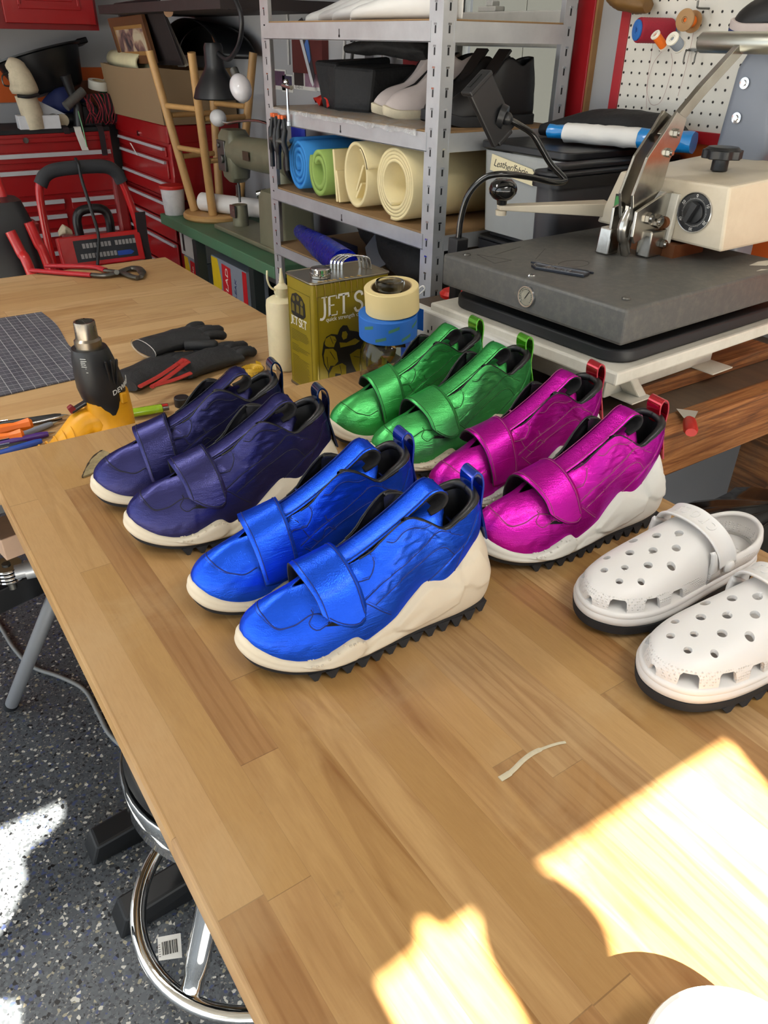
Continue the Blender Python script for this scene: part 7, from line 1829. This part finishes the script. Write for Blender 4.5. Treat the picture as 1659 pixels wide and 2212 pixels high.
# post bed sewing machine
M_OLIVEM = mat('olive_grey_machine', (122, 120, 98), .42, .15, var=.08, grime=.35, gcol=(80, 72, 56))
sm = thing('sewing_machine', 'olive grey post bed industrial sewing machine on the green table', 'sewing machine', (1.50, 2.86, .7605))
obj('base_plate', MB().bb(-.09, .10, -.10, .56, .0005, .022), M_OLIVEM, sm, smooth=None, bevel=.006)
obj('column_foot', loft([[V((x, y+.02, z)) for x, y in rrect(w_, d_, .03, 5)] for z, w_, d_ in ((.0225, .17, .20), (.20, .165, .19), (.225, .15, .17), (.235, .11, .10))]), M_OLIVEM, sm, smooth=.7)
obj('column', loft([[V((x, y, z)) for x, y in rrect(w_, d_, .03, 5)] for z, w_, d_ in ((.2355, .10, .095), (.30, .095, .09), (.36, .10, .10), (.395, .105, .12))]), M_OLIVEM, sm, smooth=.7)
obj('arm', MB().tube([(0, -.06, .345), (0, -.05, .345), (0, .20, .335), (0, .36, .33), (0, .44, .335), (0, .45, .335)], [.045, .058, .058, .056, .062, .05], 20, flat=1.1), M_OLIVEM, sm, smooth=.8)
obj('head', loft([[V((x-.004, y+.455, z)) for x, y in rrect(w_, d_, .025, 5)] for z, w_, d_ in ((.205, .06, .07), (.225, .085, .12), (.30, .10, .14), (.385, .10, .14), (.41, .08, .11))]), M_OLIVEM, sm, smooth=.7)
obj('face_plate', MB().box((-.058, .47, .31), (.010, .075, .12)).cyl((-.062, .45, .30), (-.075, .45, .30), .016, n=16).cyl((-.062, .48, .35), (-.072, .48, .35), .010, n=12), M_TOOLSTEEL, sm, smooth=.5, bevel=.002)
obj('needle_bar', MB().cyl((0, .455, .12), (0, .455, .205), .006, n=10).box((0, .462, .165), (.014, .02, .05)), M_TOOLSTEEL, sm, smooth=.6)
obj('post_bed', MB().lathe([(.036, .0225), (.034, .11), (.0001, .112)], 26, tr(-.0, .46, 0)), M_OLIVEM, sm, smooth=.6)
obj('post_cover', MB().box((-.036, .455, .085), (.008, .05, .05)).cyl((-.040, .452, .088), (-.0415, .452, .088), .008, n=14), M_PSTEEL, sm, smooth=.5)
obj('hand_wheel', MB().lathe([(.02, -.012), (.075, -.012), (.08, -.006), (.08, .006), (.075, .012), (.02, .012)], 34, tr(.0, -.135, .345) @ rx(pi/2)), M_BLK, sm, smooth=.6)
obj('name_plate', MB().box((-.0655, .22, .335), (.002, .055, .034)), mat('brown_name_plate', (70, 54, 40), .5), sm, smooth=None)
obj('oil_cup', MB().cyl((-.04, .10, .215), (-.075, .12, .205), .014, n=14), M_CHROME, sm, smooth=.6)
obj('thread_stand', MB().tube(cr([(.03, .10, .395), (.03, .10, .43), (.03, .08, .44)], 4), .004, 8), M_CHROME, sm, smooth=1)
ml = thing('machine_lamp', 'white bulb on a chrome arm above the sewing machine', 'lamp', (1.50, 2.86, .7605))
obj('arm', MB().tube(cr([(-.02, .02, .42), (-.02, .06, .455), (-.02, .20, .462), (-.02, .36, .448), (-.02, .47, .432), (-.02, .52, .434)], 6), .0055, 8), M_CHROME, ml, smooth=1.2)
obj('bulb', MB().ell((-.02, .565, .445), (.034, .044, .034), 18, 12), mat('frosted_white_bulb', (216, 214, 212), .3), ml, smooth=1.2)
# black gooseneck lamp and bare bulb in front of the stool
lp = thing('gooseneck_lamp', 'black gooseneck lamp with a bell shade hanging above the upturned stool', 'lamp', onX(468, 190, 1.36))
o0 = onX(468, 190, 1.36)
obj('shade', MB().lathe([(.088, -.038), (.091, -.034), (.080, .0), (.058, .035), (.042, .060), (.036, .075), (.036, .135), (.030, .148), (.0001, .150)], 36, caps=False), M_BLK, lp, smooth=.7, solid=.003)
obj('neck', MB().tube(cr([V((0.005, -.02, .118))] + [onX(x, y, 1.36) - o0 for x, y in ((492, 128), (512, 105), (521, 70), (520, 30), (505, -10), (495, -40))], 6), .0085, 10), M_BLK, lp, smooth=1.2)
q = onX(492, -46, 1.36); one('lamp_arm', MB().tube([q, V((1.36, q.y+.02, 1.586))], .012, 8), M_BLK, 'black bracket carrying the gooseneck lamp under the dark wall shelf', 'bracket', smooth=1)
bl = thing('light_bulb', 'bare white bulb beside the black lamp shade', 'bulb', onX(520, 190, 1.38), (radians(-40), 0, 0))
obj('globe', MB().ell((0, 0, 0), (.040, .040, .052), 20, 14), mat('milky_bulb_glass', (222, 218, 220), .15, coat=.5), bl, smooth=1.2)
obj('bulb_base', MB().cyl((0, 0, .045), (0, 0, .075), .016, n=14), M_TOOLSTEEL, bl, smooth=.7)
one('blue_tarp', loft([[V((1.70, 3.06, 1.02)) + V((.02*sin(k), .05*cos(j), .0)) + V((0, .10*(j-3)/6, .13*(k-2))) for j in range(7)] for k in range(5)][0:0] or [[V((1.68+.02*cos(a), 3.08+.09*cos(a), z)) + V((.02*sin(a), 0, 0)) for a in [2*pi*j/16 for j in range(16)]] for z in (.7605, .9, 1.05, 1.2, 1.26)]), mat('royal_blue_cloth', (20, 40, 160), .6), 'royal blue cloth hanging behind the sewing machine', 'cloth', smooth=1.2)
# boxes on the lower shelf of the sewing table
M_WBOX = mat('white_carton', (206, 206, 202), .6, var=.05); M_YBOX = mat('yellow_carton', (222, 186, 30), .5); M_GBOX = mat('silver_grey_carton', (136, 144, 156), .45); M_RBOX = mat('red_print', (196, 30, 36), .5); M_NAVYPR = mat('navy_print', (40, 54, 110), .5)
w_ = thing('white_carton', 'white carton on top of a bin bag carton under the sewing table', 'box', (1.374, 3.635, .5845))
obj('carton', MB().bb(0, .20, -.12, .14, .0005, .122), M_WBOX, w_, smooth=None, bevel=.002)
obj('side_print', MB().bb(-.0008, -.0002, .085, .11, .02, .10), M_INK, w_, smooth=None)
def bagbox(o, rot, label, sc=1.0, k=1.0):
    t = thing('bin_bag_box', label, 'box', o, rot, 'cartons of bin bags')
    obj('carton', MB().bb(0, .10, -.16*sc, .16*sc, .0005, .13*k), M_GBOX, t, smooth=None, bevel=.002)
    F = frame((-.0004, 0, .065*k), (0, -1, 0), (0, 0, 1)) @ Matrix.Diagonal((1, k, 1, 1))
    obj('yellow_print', MB().prism([(-.16*sc, -.062), (-.09*sc, -.062), (-.075*sc, 0), (-.10*sc, .062), (-.16*sc, .062)], 0, .0008, F), M_YBOX, t, smooth=None)
    r_ = obj('red_panel', MB().prism([(-.065*sc, -.050), (.015*sc, -.050), (.02*sc, .052), (-.06*sc, .055)], 0, .0012, F), M_RBOX, t, smooth=None)
    obj('brand_lettering', text_mb('GLAD', .038*sc, flat(F @ tr(-.022*sc, 0, .0014) @ rz(radians(80)) @ Matrix.Diagonal((.85, .85, 1, 1))), .0006), M_WPRINT, r_, smooth=None)
    obj('slogan_lettering', text_mb('LEAK', .026*sc, flat(F @ tr(.055*sc, 0, .0004) @ rz(radians(80)) @ Matrix.Diagonal((.85, .85, 1, 1))), .0006), M_NAVYPR, t, smooth=None)
    obj('edge_print', MB().prism([(.12*sc, -.062), (.16*sc, -.062), (.16*sc, .062), (.125*sc, .062)], 0, .0008, F), M_RBOX, t, smooth=None)
    return t
bagbox((1.374, 3.215, .4525), (0, 0, 0), 'yellow and grey carton of bin bags with a red panel under the sewing table', 1.15, 1.55)
bagbox((1.374, 3.625, .4525), (0, 0, 0), 'yellow and grey carton below the white carton under the sewing table', .75)
# ---------------------------------------------------------------- red machines in front of the chests
M_FOAMG = mat('grey_foam_grip', (52, 53, 56), .85, bump=.3); M_REDTUBE = mat('red_powder_tube', (190, 26, 28), .35, coat=.3, var=.06)
pw = thing('pressure_washer', 'red tubular pressure washer frame with a grey foam grip in front of the chests', 'machine', (.93, 3.62, 0))
H = [(-.185, 0, .0), (-.185, 0, .45), (-.20, 0, .70), (-.195, 0, .93), (-.165, 0, .995), (-.10, 0, 1.02), (.08, 0, 1.02), (.13, 0, 1.0), (.165, 0, .92), (.205, 0, .70), (.205, 0, .45), (.205, 0, .0)]
obj('hoop', MB().tube(cr(H, 5), .0165, 12), M_REDTUBE, pw, smooth=1.2)
obj('foam_grip', MB().tube(cr([(-.185, 0, .965), (-.155, 0, 1.003), (-.09, 0, 1.021), (.08, 0, 1.021), (.135, 0, .995), (.155, 0, .955)], 6), .0275, 14), M_FOAMG, pw, smooth=1.2)
dk = obj('deck', MB().box((.01, -.03, .69), (.36, .05, .13), (radians(-14), 0, 0)), M_REDTUBE, pw, smooth=None, bevel=.006)
DMx = tr(.01, -.03, .69) @ Euler((radians(-14), 0, 0)).to_matrix().to_4x4() @ frame((0, -.0255, 0), (1, 0, 0), (0, 0, 1))
pn = obj('panel_plate', MB().prism([(-.12, -.045), (.15, -.045), (.15, .045), (-.12, .045)], 0, .0015, DMx), mat('black_panel', (24, 26, 34), .4), pw, smooth=None)
obj('panel_stripe', MB().prism([(.06, -.035), (.12, -.035), (.135, -.025), (.12, -.015), (.06, -.015)], .0016, .0022, DMx), M_PENBLUE, pn, smooth=None)
pp = MB()
for y_, xs in ((.020, [-.085+.016*i for i in range(8)] + [.058+.016*i for i in range(6)]), (-.022, [-.10+.016*i for i in range(10)])):
    for x in xs: pp.prism([(x, y_-.010), (x+.012, y_-.010), (x+.012, y_+.010), (x, y_+.010)], .0016, .0022, DMx).prism([(x+.004, y_-.003), (x+.009, y_-.003), (x+.009, y_+.004), (x+.004, y_+.004)], .0023, .0026, DMx)
obj('worn_print', pp, mat('worn_grey_print', (150, 146, 146), .6), pn, smooth=None)
obj('engine_handle', MB().tube(cr([(-.04, .10, .72), (-.04, .10, .80), (-.01, .10, .835), (.07, .10, .835), (.10, .10, .80), (.10, .10, .72)], 5), .020, 10), M_BLK, pw, smooth=1.2)
obj('engine_block', MB().bb(-.10, .16, .03, .20, .30, .72).bb(.12, .17, .0, .04, .72, .98), M_DRED, pw, smooth=None, bevel=.01)
obj('front_guard', MB().tube(cr([(-.15, -.04, .56), (-.02, -.07, .54), (.14, -.06, .59), (.165, -.04, .62)], 5), .030, 10, flat=1.0), mat('grey_rubber_guard', (92, 90, 82), .7), pw, smooth=1.2)
obj('frame_base', MB().bb(-.20, .22, -.10, .25, .12, .30), M_BLK, pw, smooth=None, bevel=.01)
for x in (-.235, .255): obj('wheel', MB().cyl((x-.025, .10, .131), (x+.025, .10, .131), .13, n=30), M_RUBBER, pw, smooth=.6)
one('power_lead', MB().tube(cr([(.905, 3.615, 1.0575), (.905, 3.582, 1.035), (.905, 3.575, .98), (.915, 3.545, .86), (.92, 3.525, .76), (.90, 3.515, .68), (.875, 3.505, .55), (.87, 3.50, .3), (.87, 3.50, .012)], 6), .007, 8), M_BLK, 'black lead hanging from the foam grip of the pressure washer', 'lead', smooth=1.2)
one('black_strap', MB().ribbon(cr([(1.135, 3.585, .83), (1.13, 3.58, .70), (1.14, 3.58, .55), (1.14, 3.58, .40)], 5), (1, 0, 0), .045, .006), M_STRAP, 'black strap hanging on the right leg of the pressure washer', 'strap', smooth=.8)
heap('rag', 'crumpled white rag lying on the pressure washer deck', 'rag', [(.775, 3.60, .772), (.80, 3.60, .785), (.83, 3.60, .772)], [.012, .025, .012], M_CANVAS, seed=5, flatk=.9)
gn_ = thing('power_unit', 'black and red power unit with red tubular frame at the left edge', 'machine', (.50, 3.30, 0))
obj('motor_housing', loft([[V((x-.01, y, z)) for x, y in rrect(w_, d_, .04, 4)] for z, w_, d_ in ((.35, .24, .22), (.66, .25, .24), (.90, .24, .22), (.975, .20, .17))]), M_BLK, gn_, smooth=.7)
obj('red_cowl', MB().box((.105, -.05, .83), (.016, .10, .14), (0, radians(12), 0)), M_DRED, gn_, smooth=None, bevel=.004)
obj('yellow_sticker', MB().lathe([(.0001, 0), (.024, 0), (.024, .001), (.0001, .001)], 20, tr(-.005, -.05, .9755)), M_YBOX, gn_, smooth=None)
g0 = V((.50, 3.30, 0))
for pts in ((onY(22, 500, 3.12)-g0, onY(45, 545, 3.10)-g0, onY(75, 610, 3.06)-g0, V((.12, -.26, .02))), (onY(62, 480, 3.18)-g0, onY(82, 525, 3.17)-g0, onY(110, 590, 3.16)-g0, V((.19, -.16, .02))), ((-.02, .10, 1.13), (.03, .10, 1.14), (.04, .08, 1.05), (.05, .05, .90), (.05, .05, .5))):
    obj('frame_tube', MB().tube(cr(pts, 5), .0185, 12), M_REDTUBE, gn_, smooth=1.2)
obj('chassis', MB().bb(-.20, .10, -.12, .15, .06, .34), M_DRED, gn_, smooth=None, bevel=.01)
for x in (-.18, .16): obj('wheel', MB().cyl((x-.02, .08, .101), (x+.02, .08, .101), .10, n=26), M_RUBBER, gn_, smooth=.6)
# ================================================================ stool, folding trestle and cable on the floor
M_VINYLB = mat('black_vinyl_cushion', (22, 22, 24), .4, bump=.1)
cs = thing('swivel_stool', 'chrome swivel stool with foot ring half tucked under the worktable edge', 'stool', (.300, .815, 0))
obj('cushion', MB().lathe([(.0001, .535), (.170, .535), (.179, .540), (.183, .558), (.176, .573), (.14, .581), (.0001, .583)], 48), M_VINYLB, cs, smooth=.8)
obj('seat_band', MB().lathe([(.170, .482), (.188, .480), (.191, .484), (.189, .51), (.191, .543), (.188, .547), (.181, .545)], 56, caps=False), mat('mirror_chrome', (226, 226, 224), .05, 1, var=.0), cs, smooth=.8, solid=.002)
M_MIRR = MATS['mirror_chrome']
obj('seat_pan', MB().lathe([(.0001, .478), (.165, .478), (.169, .484), (.0001, .485)], 40), M_BLK, cs, smooth=.6)
obj('gas_column', MB().lathe([(.026, .07), (.026, .30), (.020, .302), (.020, .4775)], 24), M_TOOLSTEEL, cs, smooth=.6)
ring = MB().tube([(.222*cos(a), .222*sin(a), .145) for a in [2*pi*k/72 for k in range(72)]], .0145, 16, True)
obj('foot_ring', ring, M_MIRR, cs, smooth=1.2)
for k in range(4):
    a = radians(210 + 90*k)
    P = cr([(.06*cos(a), .06*sin(a), .466), (.085*cos(a), .085*sin(a), .44), (.13*cos(a), .13*sin(a), .30), (.192*cos(a), .192*sin(a), .175), (.207*cos(a), .207*sin(a), .150)], 6)
    obj('strut', MB().tube(P, [.024]*8 + [.0225]*10 + [.019]*7, 16, flat=.75), M_MIRR, cs, smooth=1.2)
for k in range(3):
    a = radians(-75 + 75*k)
    d = V((cos(a), sin(a), 0)); s_ = V((-sin(a), cos(a), 0))
    m = MB(); rows = []
    for u in range(7):
        r = .03 + .27*u/6; z = .105 - .045*(u/6)**1.4; w2 = .036 - .004*u/6; h = .024 - .010*u/6
        rows.append([d*r + s_*w2 + V((0, 0, z-h)), d*r - s_*w2 + V((0, 0, z-h)), d*r - s_*w2*.8 + V((0, 0, z+h*.6)), d*r + s_*w2*.8 + V((0, 0, z+h*.6))])
    obj('base_arm', loft(rows), M_BLK, cs, smooth=None, bevel=.006)
    obj('caster', MB().cyl(d*.278 + s_*-.018 + V((0, 0, .0225)), d*.278 + s_*.018 + V((0, 0, .0225)), .022, n=18), M_BLK, cs, smooth=.6)
tg_ = frame(at(366, 2046, .19) - V((.300, .815, 0)), (.95, -.3, -.05), (.1, .85, .5))
tgm = obj('paper_tag', MB().prism([(-.019, -.016), (.019, -.020), (.020, .017), (-.018, .019)], 0, .0006, tg_), M_PAPER, cs, smooth=None)
bc = MB(); x = -.012; random.seed(3)
while x < .013:
    w_ = random.choice((.0007, .0012, .0018)); bc.prism([(x, -.010), (x+w_, -.010), (x+w_, .010), (x, .010)], .0008, .0011, tg_); x += w_ + random.choice((.0008, .0014))
for k in range(6): bc.prism([(-.0175, -.011+.0035*k), (-.0145, -.011+.0035*k), (-.0145, -.0102+.0035*k), (-.0175, -.0102+.0035*k)], .0008, .0011, tg_)
obj('barcode', bc, M_INK, tgm, smooth=None)
# folding trestle at the left edge
ft = thing('folding_trestle', 'grey tubular folding trestle with chrome clamp rings at the left edge', 'trestle', (.01, 1.72, 0))
o = V((.01, 1.72, 0))
p0 = V((.012, 1.715, .001)); p1 = V((.150, 1.53, .40)); d = (p1-p0)
obj('leg', MB().tube([p0-o, p0 + d*.001 - o, p0 + d*1.9 - o], .0165, 16), M_STEEL, ft, smooth=.7)
obj('foot_cap', MB().tube([p0-o - V((0, 0, 0)), p0 + d*.04 - o], .0178, 16), M_RUBBER, ft, smooth=.7)
q0 = V((-.16, 2.02, .001)); q1 = q0 + V((.138, -.185, .399))*1.9
obj('leg', MB().tube([q0-o, q1-o], .0165, 16), M_STEEL, ft, smooth=.7)
c0 = at(14, 1222, .52)
for k in range(4): obj('clamp_ring', MB().lathe([(.010, -.003), (.031, -.003), (.033, 0), (.031, .003), (.010, .003)], 26, tr(c0 - o + V((0, 0, -.009*k)))), M_CHROME, ft, smooth=.7)
obj('clamp_pin', MB().cyl(c0 - o + V((0, 0, .006)), c0 - o + V((0, 0, -.06)), .009, n=14), M_TOOLSTEEL, ft, smooth=.7)
a, b = at(33, 1236, .51), at(120, 1218, .51)
obj('cross_tube', MB().tube([a-o, a.lerp(b, .25)-o, a.lerp(b, .251)-o, b-o], [.016, .016, .021, .021], 16), M_STEEL, ft, smooth=.6)
obj('black_rail', MB().box((at(45, 1270, .44) + at(-60, 1300, .44))/2 - o + V((.03, 0, 0)), (.46, .05, .06), (0, 0, radians(14))), M_BLK, ft, smooth=None, bevel=.004)
one('pale_block', MB().box(at(16, 1160, .62), (.05, .09, .05), (0, 0, radians(10))), mat('pinkish_softwood', (206, 172, 146), .7, var=.15), 'pinkish softwood block resting on the trestle beside the worktable', 'block', smooth=None, bevel=.002)
M_GCAB = mat('grey_mains_cable', (150, 150, 146), .4)
one('floor_cable', MB().tube(cr([at(x, y, .0075) for x, y in ((-60, 1260), (0, 1352), (30, 1400), (70, 1440), (130, 1462), (182, 1490), (212, 1540), (240, 1590), (300, 1640))], 7), .0062, 8), M_GCAB, 'grey mains cable snaking over the speckled floor under the worktable', 'cable', smooth=1.2)
one('bare_metal_rod', MB().tube([V((-.05, 1.80, .006)), V((-.012, 1.78, .006))], .004, 6), M_BLK, 'short black scrap of rod on the speckled floor', 'scrap', smooth=1)
